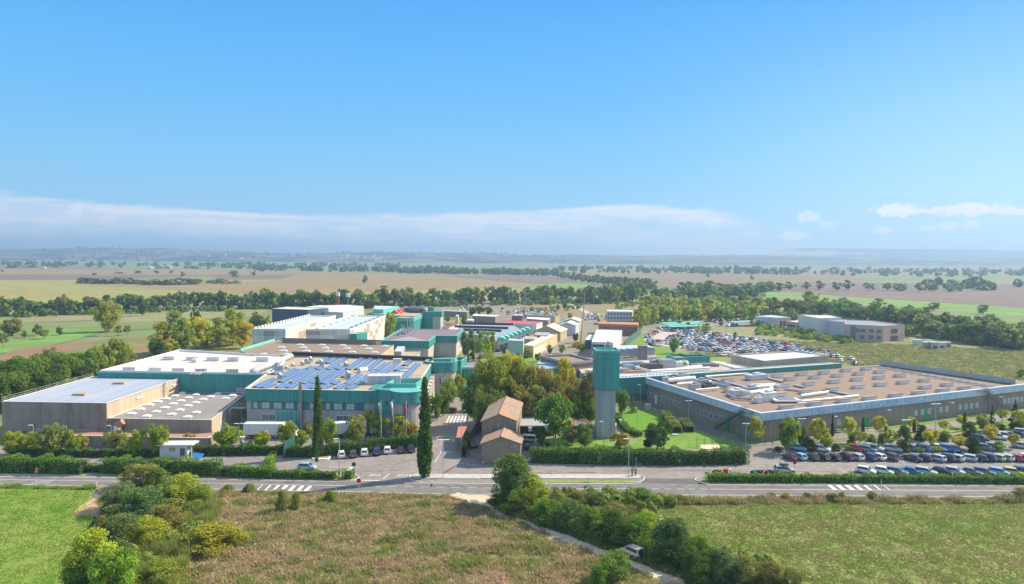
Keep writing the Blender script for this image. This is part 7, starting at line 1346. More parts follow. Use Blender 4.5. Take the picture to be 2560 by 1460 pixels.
# ------------------------------------------------------------------ foreground shrubs
GF = 'shrubs of the foreground thickets'
for i, a in enumerate([(352, 1162, 1232, 96, 'bush', OL, 'olive shrub tops against the roadside hedge'), (398, 1168, 1230, 60, 'bush', MG, 'green shrub beside the olive one at the hedge'), (302, 1212, 1290, 110, 'bush', (0.15, 0.203, 0.09), 'big grey-green shrub over the sandy patch'), (355, 1225, 1318, 120, 'bush', (0.135, 0.195, 0.0675), 'broad dark-centred shrub of the left thicket'), (452, 1192, 1270, 120, 'bush', YG, 'feathery yellow-green shrub by the road'), (505, 1215, 1268, 70, 'bush', LG, 'lower feathery shrub right of it'), (310, 1285, 1372, 110, 'bush', (0.143, 0.195, 0.075), 'shrub casting the middle shadow on the paddock'), (375, 1295, 1385, 110, 'bush', YG, 'yellow-green bush in the thicket middle'), (420, 1260, 1345, 100, 'bush', OL, 'olive bush above the tall grass'),
     (300, 1355, 1440, 90, 'bush', (0.15, 0.195, 0.0675), 'grey-green bush behind the yellow tree'), (228, 1338, 1480, 130, 'round', (0.3, 0.36, 0.045), 'bright yellow-green tree at the bottom left'), (295, 1375, 1500, 120, 'round', (0.225, 0.33, 0.045), 'light green tree right of the bright yellow one'), (200, 1400, 1490, 80, 'round', MG, 'darker tree left of the bright yellow one'), (395, 1400, 1480, 110, 'bush', LG, 'low green bush at the bottom left'), (530, 1318, 1395, 150, 'bush', (0.3, 0.315, 0.045), 'wide yellow bush at the tall grass edge'), (585, 1322, 1372, 60, 'bush', YG, 'small yellow bush tailing to the right'), (255, 1290, 1330, 30, 'bush', OL, 'little shrub on the edge of the paddock'),
     (623, 1210, 1233, 34, 'bush', OL, 'small shrub near the hatched marking'), (570, 1212, 1233, 32, 'bush', MG, 'round shrub at the left road verge'), (824, 1228, 1258, 32, 'bush', MG, 'lone dark bush in the meadow near the road'), (705, 1228, 1285, 34, 'bush', OL, 'upright weed clump in the meadow'), (740, 1230, 1275, 30, 'bush', LG, 'light weed clump in the meadow'),
     (1286, 1146, 1262, 108, 'round', (0.128, 0.203, 0.0525), 'tall green tree standing before the small stone house'), (1262, 1190, 1262, 62, 'round', MG, 'lower left limb-like tree of the central clump'), (1334, 1190, 1285, 92, 'bush', (0.285, 0.36, 0.045), 'yellow-green bush right of the tall clump tree'), (1302, 1225, 1300, 90, 'bush', MG, 'dark bush below the tall clump tree'), (1390, 1222, 1300, 62, 'bush', OL, 'brownish bush by the road edge'), (1368, 1250, 1322, 84, 'bush', MG, 'bush on the track side of the thicket'), (1425, 1252, 1335, 80, 'bush', (0.12, 0.195, 0.06), 'green bush with dark hollows above the track'), (1478, 1268, 1355, 86, 'bush', MG, 'bush in the middle of the diagonal thicket'),
     (1535, 1280, 1375, 92, 'bush', DG, 'dark bush above the bend of the track'), (1592, 1292, 1392, 92, 'bush', MG, 'bush just behind the parked off-roader'), (1490, 1232, 1270, 56, 'bush', (0.15, 0.203, 0.075), 'grey-green bush on the verge'), (1440, 1228, 1262, 46, 'bush', OL, 'low bush on the verge left of the grey-green one'), (1545, 1232, 1262, 44, 'bush', MG, 'small bush on the verge'), (1602, 1220, 1262, 66, 'bush', (0.15, 0.24, 0.06), 'domed green bush on the verge'), (1650, 1236, 1258, 50, 'bush', OL, 'low scrub right of the domed bush'), (1700, 1238, 1258, 44, 'bush', OL, 'low brownish scrub along the verge'), (1530, 1262, 1310, 90, 'bush', OL, 'olive scrub between verge and thicket'), (1620, 1278, 1345, 70, 'bush', YG, 'yellowish scrub above the thicket'),
     (1682, 1302, 1425, 128, 'bush', (0.0975, 0.158, 0.0525), 'largest dark bush right of the off-roader'), (1745, 1345, 1450, 90, 'bush', MG, 'bush right of the largest dark one'), (1660, 1370, 1425, 70, 'bush', DG, 'dark bush right behind the off-roader tail'), (1805, 1372, 1470, 90, 'bush', (0.12, 0.18, 0.0675), 'bush near the bottom right of the thicket'), (1862, 1388, 1480, 84, 'bush', OL, 'brown and green bush at the thicket end'), (1925, 1405, 1490, 84, 'bush', (0.195, 0.21, 0.0675), 'low bush at the bottom edge'), (1740, 1385, 1475, 80, 'bush', DG, 'dark undergrowth bush beside the track'), (1980, 1425, 1500, 60, 'bush', OL, 'last low bush of the thicket'),
     (1532, 1378, 1462, 92, 'bush', (0.18, 0.285, 0.0525), 'bright round bush on the near side of the track'), (1500, 1410, 1475, 60, 'bush', MG, 'darker bush left of the bright round one'), (2082, 1232, 1256, 36, 'bush', OL, 'reedy clump on the right verge'), (2105, 1230, 1250, 20, 'bush', LG, 'small green sapling clump on the right verge'), (2180, 1230, 1248, 26, 'bush', OL, 'reedy clump further right on the verge'), (2018, 1232, 1248, 24, 'bush', OL, 'thin weed clump on the right verge'), (1965, 1234, 1248, 30, 'bush', GO, 'dry weed clump on the right verge'), (2552, 1220, 1252, 40, 'bush', OL, 'bush on the verge at the right edge'), (1930, 1232, 1246, 20, 'bush', OL, 'small weed clump on the verge'), (1240, 1236, 1264, 40, 'bush', DG, 'low dark bush at the mouth of the track')]):
    tree(*a[:6], 'hi', a[6], GF)
# ------------------------------------------------------------------ grasses
def in_poly(x, y, P):
    r = np.zeros(len(x), bool); n = len(P)
    for i in range(n):
        x0, y0 = P[i]; x1, y1 = P[(i + 1) % n]; c = ((y0 > y) != (y1 > y)) & (x < (x1 - x0) * (y - y0) / (y1 - y0 + 1e-12) + x0); r ^= c
    return r
def grass(name, poly, n, h, w, cols, seed, blades=4, exclude=None, flop=.5, patch=.3, amp=1.5):
    P = [(p.x, p.y) for p in (G(a, b) for a, b in poly)]; xs = [p[0] for p in P]; ys = [p[1] for p in P]; rg = np.random.default_rng(seed)
    x = rg.uniform(min(xs), max(xs), n * 2); y = rg.uniform(min(ys), max(ys), n * 2); k = in_poly(x, y, P)
    for e in (exclude or []): k &= ~in_poly(x, y, [(p.x, p.y) for p in (G(a, b) for a, b in e)])
    x, y = x[k][:n], y[k][:n]; m = len(x)
    hn = amp * np.array([mn.fractal(Vector((a * patch, b * patch, seed)), 1, 2, 3) for a, b in zip(x, y)])
    X = np.repeat(x, blades) + rg.normal(0, w * .7, m * blades); Y = np.repeat(y, blades) + rg.normal(0, w * .7, m * blades); H = np.repeat(h * np.clip(.75 + hn * .9, .25, 1.8), blades) * rg.uniform(.5, 1.3, m * blades)
    a = rg.uniform(0, 2 * math.pi, m * blades); lx, ly = rg.normal(0, flop, m * blades) * H, rg.normal(0, flop, m * blades) * H; q = w * rg.uniform(.5, 1.2, m * blades)
    B0 = np.stack([X - np.cos(a) * q * .5, Y - np.sin(a) * q * .5, np.full_like(X, .02)], 1); B1 = np.stack([X + np.cos(a) * q * .5, Y + np.sin(a) * q * .5, np.full_like(X, .02)], 1); Tp = np.stack([X + lx, Y + ly, H], 1)
    V = np.stack([B0, B1, Tp], 1).reshape(-1, 3); nt_ = len(V) // 3; tint = np.repeat(np.clip(rg.normal(.5, .2, nt_), 0, 1), 3)
    m_ = bpy.data.materials.new(name + '_blades'); m_.use_nodes = True; t = m_.node_tree; t.nodes.clear(); nn = NT(t); out = nn.n('ShaderNodeOutputMaterial'); at = nn.n('ShaderNodeAttribute', attribute_name='tint'); Ps = nn.n('ShaderNodeNewGeometry').outputs['Position']
    f1, f2 = nn.noise(Ps, .09, 5, .68), nn.noise(Ps, .33, 4, .7)
    c = nn.mix(nn.ss(f1, .40, .60), cols[0], cols[1]); c = nn.mix(nn.ss(f2, .50, .64), c, cols[2]); c = nn.mix(nn.ss(nn.noise(Ps, .9, 3, .6), .55, .7), c, cols[3] if len(cols) > 3 else cols[0])
    vm = nn.n('ShaderNodeVectorMath', operation='SCALE'); nn.l(c, vm.inputs[0]); nn.l(nn.m('ADD', .8, nn.m('MULTIPLY', at.outputs['Fac'], .85)), vm.inputs[3])
    d = nn.n('ShaderNodeBsdfDiffuse'); tr = nn.n('ShaderNodeBsdfTranslucent'); nn.l(vm.outputs[0], d.inputs[0]); nn.l(vm.outputs[0], tr.inputs[0]); mx = nn.n('ShaderNodeMixShader'); mx.inputs[0].default_value = .35; nn.l(d.outputs[0], mx.inputs[1]); nn.l(tr.outputs[0], mx.inputs[2]); nn.l(mx.outputs[0], out.inputs[0])
    me = fast_mesh(name, V, [3] * nt_, list(range(nt_ * 3)), [m_], attr=tint); o = bpy.data.objects.new(name, me); COL.objects.link(o); tag(o, kind='stuff')
MEADP = [(560, 1228), (896, 1234), (1116, 1242), (1165, 1252), (1205, 1266), (1300, 1306), (1500, 1392), (1700, 1470), (1700, 1500), (150, 1500), (250, 1300), (250, 1230)]
DRY = ((.42, .325, .19), (.25, .28, .08), (.50, .37, .24), (.31, .30, .10))
grass('meadow_grass', MEADP, 62000, .55, .28, DRY, 11, 4)
grass('tall_reed_grass', [(330, 1250), (480, 1235), (560, 1262), (520, 1330), (470, 1400), (440, 1500), (280, 1500), (330, 1360)], 20000, 1.35, .2, ((0.238, 0.28, 0.07), (0.308, 0.322, 0.084), (0.21, 0.266, 0.056), (0.364, 0.308, 0.098)), 12, 5, flop=.25)
grass('turf_tufts', [(1700, 1248), (2640, 1252), (2700, 1500), (2000, 1500), (1750, 1350), (1640, 1280)], 42000, .22, .28, ((.235, .29, .07), (.29, .28, .10), (.255, .31, .075), (.33, .27, .14)), 13, 3, amp=.5)
grass('verge_weeds', [(1380, 1243), (2640, 1249), (2640, 1258), (1700, 1262), (1380, 1262)], 6000, .8, .25, ((0.336, 0.28, 0.14), (0.196, 0.238, 0.07), (0.42, 0.322, 0.182)), 14, 4)
grass('verge_weeds', [(0, 1214), (235, 1219), (235, 1224), (0, 1220)], 3000, .45, .22, ((0.224, 0.336, 0.07), (0.308, 0.336, 0.084), (0.196, 0.308, 0.056)), 15, 4)
grass('paddock_tufts', [(-80, 1218), (240, 1222), (215, 1255), (245, 1300), (160, 1400), (180, 1500), (-120, 1500)], 22000, .16, .22, ((0.168, 0.322, 0.042), (0.238, 0.322, 0.07), (0.196, 0.336, 0.049)), 16, 3, amp=.5)
grass('thicket_undergrowth', [(1215, 1250), (1330, 1262), (1480, 1262), (1640, 1262), (1640, 1300), (1760, 1370), (2000, 1500), (1860, 1500), (1640, 1425), (1450, 1350), (1240, 1275)], 15000, .9, .3, ((0.14, 0.196, 0.056), (0.238, 0.238, 0.084), (0.126, 0.168, 0.049), (0.308, 0.266, 0.084)), 17, 4)
grass('scrub_tufts', [(1700, 890), (1890, 850), (2230, 860), (2600, 880), (2600, 960), (2200, 925), (2080, 905), (1850, 895)], 26000, .5, .7, ((0.238, 0.28, 0.084), (0.322, 0.28, 0.14), (0.182, 0.238, 0.056), (0.392, 0.308, 0.182)), 18, 3)
# ------------------------------------------------------------------ vehicles
def paintmat(name):
    m, n, b = newmat(name); oi = n.n('ShaderNodeObjectInfo'); n.l(oi.outputs['Color'], b.inputs['Base Color']); b.inputs['Roughness'].default_value = .28; b.inputs['Coat Weight'].default_value = .6; b.inputs['Coat Roughness'].default_value = .08; return m
PAINT = paintmat('car_paint'); CGL = mat('car_glass', (.03, .04, .05), .06, .05, 1, spec=.9); TYRE = mat('tyre_rubber', (.025, .025, .027), .8, .05, obj=True); RIM = mat('wheel_rim', (.45, .46, .48), .3, .05, metal=.6, obj=True)
HLM = mat('headlight_lens', (.75, .78, .80), .1, .02, obj=True); TLM = mat('tail_light_lens', (.50, .03, .03), .2, .02, obj=True); PLATE = mat('number_plate', (.75, .75, .72), .5, .02, obj=True)
def car_parts(L, W, H, hood, deck, clr=.28, belt=.92, nose=.72, boxy=0.0):
    """front towards +Y; hood/deck are lengths of bonnet and tail"""
    h2, w = L / 2, W / 2; st = [(-h2, clr + .12, belt - .16, .80), (-h2 + .12, clr, belt - .02, .94), (-h2 + .5, clr - .04, belt + .02, 1.0), (-.3, clr - .05, belt, 1.0), (h2 - hood, clr - .05, belt, 1.0), (h2 - .35, clr - .02, nose + .08, .95), (h2 - .06, clr + .02, nose - .06, .84), (h2, clr + .12, nose - .2, .76)]
    m = MB(); vs, fs = [], []; n = 8
    for y, zb, zt, k in st:
        ww = w * k; zm = (zb + zt) / 2 + .02
        vs += [Vector(q) for q in ((-ww * .86, y, zb), (-ww, y, zb + .14), (-ww, y, zm), (-ww * .93, y, zt), (ww * .93, y, zt), (ww, y, zm), (ww, y, zb + .14), (ww * .86, y, zb))]
    for i in range(len(st) - 1):
        for k in range(n): a = i * n; fs.append((a + k, a + n + k, a + n + (k + 1) % n, a + (k + 1) % n))
    fs += [tuple(range(n)), tuple(reversed(range((len(st) - 1) * n, len(st) * n)))]
    m.add(vs, fs)
    yb, yf = -h2 + deck, h2 - hood + .05; rk, fk = .35 * (1 - boxy), .75 * (1 - boxy * .6); tw = w * (.74 + .1 * boxy)
    g0 = [(-w * .93, yb, belt - .03), (w * .93, yb, belt - .03), (w * .93, yf, belt - .03), (-w * .93, yf, belt - .03)]; g1 = [(-tw, yb + rk, H), (tw, yb + rk, H), (tw, yf - fk, H), (-tw, yf - fk, H)]; cr = [(-tw * .8, yb + rk + .3, H + .05), (tw * .8, yb + rk + .3, H + .05), (tw * .8, yf - fk - .3, H + .05), (-tw * .8, yf - fk - .3, H + .05)]
    V = [Vector(q) for q in g0 + g1 + cr]; m.add(V, [(0, 1, 5, 4), (1, 2, 6, 5), (2, 3, 7, 6), (3, 0, 4, 7), (4, 5, 9, 8), (5, 6, 10, 9), (6, 7, 11, 10), (7, 4, 8, 11), (8, 9, 10, 11)])
    gl = {}
    def pane(a, b, c, d, ins=.1, out=.015, t0=.12, t1=.9):
        A, B, C, D = V[a], V[b], V[c], V[d]; nn = (B - A).cross(D - A).normalized() * out; q = []
        for u, v in ((ins, t0), (1 - ins, t0), (1 - ins, t1), (ins, t1)): q.append((A.lerp(B, u)).lerp(D.lerp(C, u), v) + nn)
        return q
    gl['rear_window'] = [pane(0, 1, 5, 4)]; gl['windscreen'] = [pane(2, 3, 7, 6, .06)]
    s1, s2 = pane(1, 2, 6, 5, .06), pane(3, 0, 4, 7, .06)
    gl['side_window'] = [s1, s2]
    return m, gl, (h2, w, clr, belt, nose)
def make_car(kind, L, W, H, hood, deck, **k):
    t = thing(kind, 'x', 'car'); m, gl, (h2, w, clr, belt, nose) = car_parts(L, W, H, hood, deck, **k); m.build('body', PAINT, t)
    for nme, qs in gl.items():
        for q in qs: g = MB(); g.poly(q); g.build(nme, CGL, t)
    for sx in (-1, 1):
        for y in (-h2 + .78, h2 - .8):
            g = MB(); g.cyl((sx * (w - .2), y, .33), (sx * (w + .01), y, .33), .33, .33, 14, 0); g.cyl((sx * (w + .0), y, .33), (sx * (w + .025), y, .33), .2, .2, 10, 1); g.build('wheel', [TYRE, RIM], t)
        g = MB(); g.box((sx * w * .62, h2 - .1, nose - .12), (.36, .2, .16), -sx * .25); g.build('headlight', HLM, t)
        g = MB(); g.box((sx * w * .76, -h2 + .07, belt - .16), (.24, .16, .26)); g.build('tail_light', TLM, t)
        g = MB(); g.box((sx * (w + .06), h2 - hood - .35, belt + .03), (.18, .12, .13)); g.build('mirror', TYRE, t)
    g = MB(); g.box((0, -h2 - .0, clr + .32), (.5, .05, .12)); g.build('number_plate', PLATE, t)
    return t
CARP = {'hatchback': make_car('hatchback', 4.0, 1.74, 1.47, .95, .12), 'estate_car': make_car('estate_car', 4.5, 1.8, 1.48, 1.15, .15), 'sedan': make_car('sedan', 4.5, 1.8, 1.43, 1.2, .75), 'suv': make_car('suv', 4.45, 1.85, 1.66, 1.05, .1, clr=.36, belt=1.02, nose=.88), 'van': make_car('van', 4.7, 1.85, 1.85, 1.0, .05, clr=.3, belt=1.05, nose=.85, boxy=.75)}
USED = set()
CC = {'white': (.78, .78, .78), 'silver': (.50, .52, .54), 'grey': (.20, .21, .22), 'dark grey': (.07, .07, .08), 'black': (.018, .018, .020), 'navy': (.02, .035, .11), 'blue': (.04, .16, .42), 'light blue': (.22, .48, .72), 'pale blue': (.35, .48, .58), 'red': (.50, .02, .03), 'dark purple': (.06, .03, .06), 'dark red': (.18, .03, .04), 'yellow': (.70, .60, .12), 'pale green': (.48, .60, .48), 'lime': (.52, .62, .38), 'teal grey': (.14, .22, .25), 'cream': (.68, .62, .48)}
def car(kind, p, rz, colr, label, group=None, z=0):
    s = CARP[kind]
    if kind in USED: s = copy_tree(s)
    USED.add(kind); s.location = (p.x + rt.uniform(-.12, .12), p.y + rt.uniform(-.2, .2), z + .02); s.rotation_euler = (0, 0, rz + rt.uniform(-.05, .05)); s['label'] = label; s['category'] = 'car'
    if group: s['group'] = group
    elif 'group' in s: del s['group']
    for c in s.children:
        if c.name.startswith('body'): c.color = (*CC[colr], 1)
    return s
ORD = ['leftmost', 'second', 'third', 'fourth', 'fifth', 'sixth', 'seventh', 'eighth', 'ninth', 'tenth', 'eleventh', 'twelfth', 'thirteenth', 'fourteenth', 'fifteenth', 'sixteenth', 'seventeenth', 'eighteenth', 'nineteenth', 'twentieth', 'twenty-first', 'rightmost']
W1 = [(198, 'hatchback', 'dark purple'), (290, 'hatchback', 'light blue'), (388, 'hatchback', 'black'), (485, 'hatchback', 'black'), (590, 'hatchback', 'black'), (702, 'suv', 'dark purple'), (805, 'hatchback', 'silver'), (905, 'suv', 'navy'), (1002, 'hatchback', 'white'), (1106, 'suv', 'dark grey'), (1308, 'sedan', 'black'), (1405, 'hatchback', 'black'), (1515, 'estate_car', 'silver'), (1610, 'suv', 'black'), (1694, 'hatchback', 'silver'), (1800, 'estate_car', 'silver'), (1905, 'hatchback', 'black'), (1990, 'suv', 'dark grey'), (2080, 'hatchback', 'lime'), (2158, 'hatchback', 'pale green'), (2242, 'hatchback', 'red'), (2312, 'suv', 'white')]
for i, (x, k, c) in enumerate(W1):
    y = 905 + (8 if i > 9 else 0); car(k, ZE(x, y), R(32 if i > 9 else 20) + (R(16) if i == 15 else 0), c, '%s %s, %s in the long row under the car park trees' % (c, {'estate_car': 'estate'}.get(k, k), ORD[i]), 'cars in the long row under the trees')
W2 = [(893, 'hatchback', 'white'), (1052, 'hatchback', 'white'), (1160, 'estate_car', 'teal grey'), (1303, 'sedan', 'blue'), (1425, 'estate_car', 'silver'), (1585, 'hatchback', 'black'), (1702, 'hatchback', 'silver'), (1838, 'sedan', 'grey'), (1958, 'estate_car', 'grey'), (2098, 'hatchback', 'light blue'), (2228, 'hatchback', 'yellow'), (2325, 'suv', 'navy')]
for i, (x, k, c) in enumerate(W2): car(k, ZE(x, 1033 + i), R(-128), c, '%s %s, %s in the slanting row behind the low hedge' % (c, {'estate_car': 'estate'}.get(k, k), ORD[i] if i < 11 else 'rightmost'), 'cars in the slanting row behind the low hedge')
W3 = [(275, 822, 'hatchback', 'light blue'), (482, 826, 'hatchback', 'white'), (795, 822, 'hatchback', 'red'), (905, 834, 'hatchback', 'teal grey'), (960, 826, 'suv', 'silver'), (1130, 832, 'suv', 'silver'), (1315, 828, 'hatchback', 'grey'), (1428, 828, 'hatchback', 'blue'), (1545, 822, 'hatchback', 'white'), (1635, 830, 'suv', 'blue'), (1705, 835, 'sedan', 'navy'), (1975, 818, 'hatchback', 'grey'), (2040, 808, 'hatchback', 'pale blue'), (2300, 800, 'hatchback', 'silver'), (1920, 738, 'suv', 'navy'), (2090, 722, 'suv', 'white'), (2150, 712, 'suv', 'silver'), (2205, 704, 'hatchback', 'grey'), (2262, 695, 'hatchback', 'black'), (2315, 682, 'suv', 'silver')]
for i, (x, y, k, c) in enumerate(W3):
    lab = '%s %s half hidden behind the planting, %s in that back row' % (c, k, ORD[i]) if i < 14 else '%s %s, %s of the small upper row at the right edge' % (c, k, ORD[i - 14] if i < 19 else 'rightmost'); car(k, ZE(x, y), R(-125), c, lab, 'cars in the back rows behind the planting')
for i, (x, y, k, c) in enumerate([(1066, 884, 'hatchback', 'white'), (1178, 876, 'hatchback', 'dark grey'), (1276, 864, 'hatchback', 'white'), (1392, 856, 'suv', 'navy'), (1490, 840, 'hatchback', 'white'), (1606, 838, 'hatchback', 'black'), (1700, 828, 'suv', 'black')]):
    car(k, ZB(x, y), R(12), c, '%s %s, %s of seven beside the dark hedge' % (c, k, ORD[i] if i < 6 else 'rightmost'), 'cars parked by the first cypress')
car('hatchback', ZB(752, 998), R(-92), 'pale blue', 'pale blue hatchback side-on behind the low hedge'); car('hatchback', ZC(298, 788), R(8), 'dark grey', 'dark hatchback in the shade between ivy hedge and stone house')
car('van', ZC(832, 748), R(-100), 'white', 'white van parked beside the small stone house'); car('suv', ZC(822, 788), R(-98), 'teal grey', 'blue-grey car in the shade in front of the white van'); car('sedan', ZC(820, 818), R(-96), 'navy', 'dark blue car nearest the hedge by the stone house')
car('van', ZC(240, 470), R(176), 'white', 'white van driving on the entrance road towards the zebra'); car('hatchback', ZC(28, 482), R(80), 'grey', 'grey car in the shade left of the white van'); car('hatchback', ZC(100, 480), R(80), 'dark grey', 'dark car between the grey car and the van')
car('estate_car', ZD(1672, 1022), R(-100), 'silver', 'silver car carrying a dark roof box beside the motorbikes'); car('hatchback', WB(1950, 915), R(20), 'white', 'white car on the works street near the poplars'); car('hatchback', WB(2005, 930), R(20), 'navy', 'navy car next to the white one on the works street')
c = ZD(1672, 1022); t = thing('roof_box', 'black roof box on top of the silver car', 'roof box', (c.x, c.y, 1.62), R(-100)); m = MB(); m.box(c + Vector((0, 0, 1.78)), (.9, 1.7, .34)); o = m.build('shell', DARK, t)
# off-roader on the track
p = G(1580, 1392); t = thing('off_roader', 'beige off-road vehicle with spare wheel on the gravel track', 'off-road vehicle', (p.x, p.y, .1), R(38))
def lp(nm, m, mt): 
    o = bpy.data.objects.new(nm, m.mesh(nm, mt)); COL.objects.link(o); o.parent = t; return o
m, gl, (h2, w, clr, belt, nose) = car_parts(3.6, 1.62, 1.68, .95, .02, clr=.5, belt=1.06, nose=.98, boxy=.85); o = lp('body', m, PAINT); o.color = (.62, .58, .50, 1)
for nme, qs in gl.items():
    for q in qs: g = MB(); g.poly(q); lp(nme, g, CGL)
for sx in (-1, 1):
    for y in (-1.12, 1.1): g = MB(); g.cyl((sx * .62, y, .36), (sx * .84, y, .36), .37, .37, 16, 0); g.cyl((sx * .83, y, .36), (sx * .86, y, .36), .22, .22, 10, 1); lp('wheel', g, [TYRE, RIM])
    g = MB(); g.box((sx * .55, 1.8, .8), (.26, .06, .2)); lp('headlight', g, HLM); g = MB(); g.box((sx * .66, -1.8, .7), (.18, .06, .22)); lp('tail_light', g, TLM)
    g = MB(); g.cyl((sx * .5, -1.3, 1.8), (sx * .5, .5, 1.8), .03); lp('roof_rail', g, DARK)
g = MB(); g.cyl((0, -1.8, 1.0), (0, -2.02, 1.0), .36, .36, 16); lp('spare_wheel', g, TYRE); g = MB(); g.box((0, 1.82, .58), (1.5, .14, .2)); lp('bumper', g, DARK)
# lorries
def lorry(a, b, Ht, lab, cabcol=(.80, .80, .80)):
    d = b - a; rz = math.atan2(d.y, d.x); t = thing('articulated_lorry', lab, 'lorry', tuple(a), rz, 'white lorries in front of the solar hall'); L = d.length
    def pt(nm, m, mt): o = bpy.data.objects.new(nm, m.mesh(nm, mt)); COL.objects.link(o); o.parent = t; return o
    m = MB(); m.box((L / 2, 1.25, 1.15 + (Ht - 1.15) / 2), (L, 2.5, Ht - 1.15)); pt('trailer_box', m, mat('trailer_white', (.76, .76, .77), .45, .05, .4, rib=1.2, ribd=.05)); m = MB(); m.box((L / 2, 1.25, 1.0), (L, 1.0, .25)); m.box((L * .45, .1, .75), (3, .1, .5)); pt('chassis', m, DARK)
    for x in (1.6, 2.9, 4.2, L - .6, L + 3.0):
        for y in (.25, 2.25): m = MB(); m.cyl((x, y - .16, .5), (x, y + .16, .5), .5, .5, 14, 0); m.cyl((x, y - .17, .5), (x, y - .18, .5), .26, .26, 10, 1); pt('wheel', m, [TYRE, RIM])
    m = MB(); x0 = L + .9; P = [(x0, .9), (x0, 3.0), (x0 + .5, 3.55), (x0 + 1.6, 3.3), (x0 + 2.4, 2.0), (x0 + 2.5, .6), (x0, .6)]; v = [Vector((x, y, z)) for y in (.05, 2.45) for x, z in P]; n = len(P)
    m.add(v, [tuple(reversed(range(n))), tuple(range(n, 2 * n))] + [(i, (i + 1) % n, n + (i + 1) % n, n + i) for i in range(n)]); pt('cab', m, mat('cab_white', (.78, .78, .78), .3))
    m = MB(); m.add([(x0 + 1.68, .2, 3.15), (x0 + 2.37, .2, 2.1), (x0 + 2.37, 2.3, 2.1), (x0 + 1.68, 2.3, 3.15)], [(0, 1, 2, 3)]); m.v = [q + Vector((.03, 0, .02)) for q in m.v]; pt('windscreen', m, CGL); m = MB(); m.box((x0 + 1.5, .02, 2.1), (.9, .04, .8)); pt('side_window', m, CGL)
a = ZB(175, 722); lorry(a, ZB(530, 724), 3.9, 'white articulated lorry with its trailer end by the steel stair'); a = ZB(985, 722); b = ZB(1300, 694); lorry(a, b, 3.9, 'white articulated lorry right of the first cypress, nose behind a tree')
# crowded overflow car park, simplified cars
m, gl, _ = car_parts(4.2, 1.78, 1.48, 1.05, .15); fm = MB(); fm.v, fm.f, fm.mi = list(m.v), list(m.f), [0] * len(m.f)
for qs in gl.values():
    for q in qs: fm.poly([v + (v - Vector((0, 0, 1))).normalized() * .02 for v in q], 1)
for sx in (-1, 1):
    for y in (-1.3, 1.3): fm.cyl((sx * .7, y, .33), (sx * .9, y, .33), .33, .33, 8, 2)
FARCAR = fm.mesh('parked_car', [PAINT, CGL, TYRE])
rc = random.Random(9); NC = list('wwwwwwwwwssssssggddbnlrpt'); NM = dict(w='white', s='silver', g='grey', d='dark grey', b='black', n='navy', l='blue', r='red', p='dark red', t='pale blue')
lot = [(1612, 852), (1622, 836), (1662, 822), (1700, 827), (1800, 836), (1900, 850), (2010, 870), (2120, 888), (2060, 903), (1860, 900), (1790, 888), (1690, 868), (1625, 864)]; LP = [(p.x, p.y) for p in (G(a, b) for a, b in lot)]
hole = [(p.x, p.y) for p in (G(a, b) for a, b in [(1624, 853), (1632, 839), (1668, 828), (1700, 836), (1668, 846), (1662, 852), (1640, 850)])]
o0 = G(1640, 868); o1 = G(2060, 903); ux = (o1 - o0).normalized(); uy = Vector((-ux.y, ux.x, 0)); spots = []
for r_ in range(-4, 34):
    off = r_ * 5.0 + (r_ // 2) * 5.2
    for k in range(-30, 90):
        q = o0 + ux * (k * 2.55) + uy * off + Vector((rc.uniform(-.2, .2), rc.uniform(-.5, .5), 0))
        if in_poly(np.array([q.x]), np.array([q.y]), LP)[0] and not in_poly(np.array([q.x]), np.array([q.y]), hole)[0] and rc.random() < .93: spots.append((q, r_))
others = []
for poly, n_, lab in (([(1645, 826), (1830, 818), (1870, 808), (1880, 800), (1790, 800), (1650, 815)], 110, 'p'), ([(1255, 790), (1330, 800), (1400, 790), (1350, 770), (1240, 772)], 90, 'v'), ([(1455, 802), (1590, 806), (1590, 796), (1470, 786)], 60, 'v'), ([(2090, 905), (2160, 915), (2130, 895), (2070, 893)], 14, 'c'), ([(1145, 778), (1180, 775), (1170, 768), (1150, 770)], 14, 'v')):
    PP = [(p.x, p.y) for p in (G(a, b) for a, b in poly)]; k = 0
    while k < n_:
        x, y = rc.uniform(min(p[0] for p in PP), max(p[0] for p in PP)), rc.uniform(min(p[1] for p in PP), max(p[1] for p in PP))
        x = round(x / 2.7) * 2.7; y = round(y / 7.0) * 7.0
        if in_poly(np.array([x]), np.array([y]), PP)[0] or rc.random() < .02: others.append((Vector((x, y, 0)), 0))
        k += 1
spots.sort(key=lambda s: s[0].length); NEARN = 222; ang = math.atan2(uy.y, uy.x) - math.pi / 2
PLC = lambda f: 'by the gravel gap' if f < .15 else 'left of the middle' if f < .35 else 'around the middle' if f < .55 else 'right of the middle' if f < .75 else 'near the beige shed'
mn_, mx_ = min(s[0].x for s in spots), max(s[0].x for s in spots); RN = ['the front', 'the second', 'the third', 'the fourth', 'the fifth', 'the sixth', 'the seventh', 'the eighth', 'the ninth', 'the tenth', 'the eleventh', 'a back', 'a back', 'a back']
rows_ = sorted({s[1] for s in spots})
stuffc = {}; ALL = spots + others; cns = [NM[rc.choice(NC)] for _ in ALL]; byrow = {}
for i, (q, r_) in enumerate(spots): byrow.setdefault(r_, []).append((q.dot(ux), i))
NB = {}
for l_ in byrow.values():
    l_.sort()
    for k, (_, i) in enumerate(l_): NB[i] = [cns[l_[j][1]] for j in (k - 1, k + 1) if 0 <= j < len(l_)]
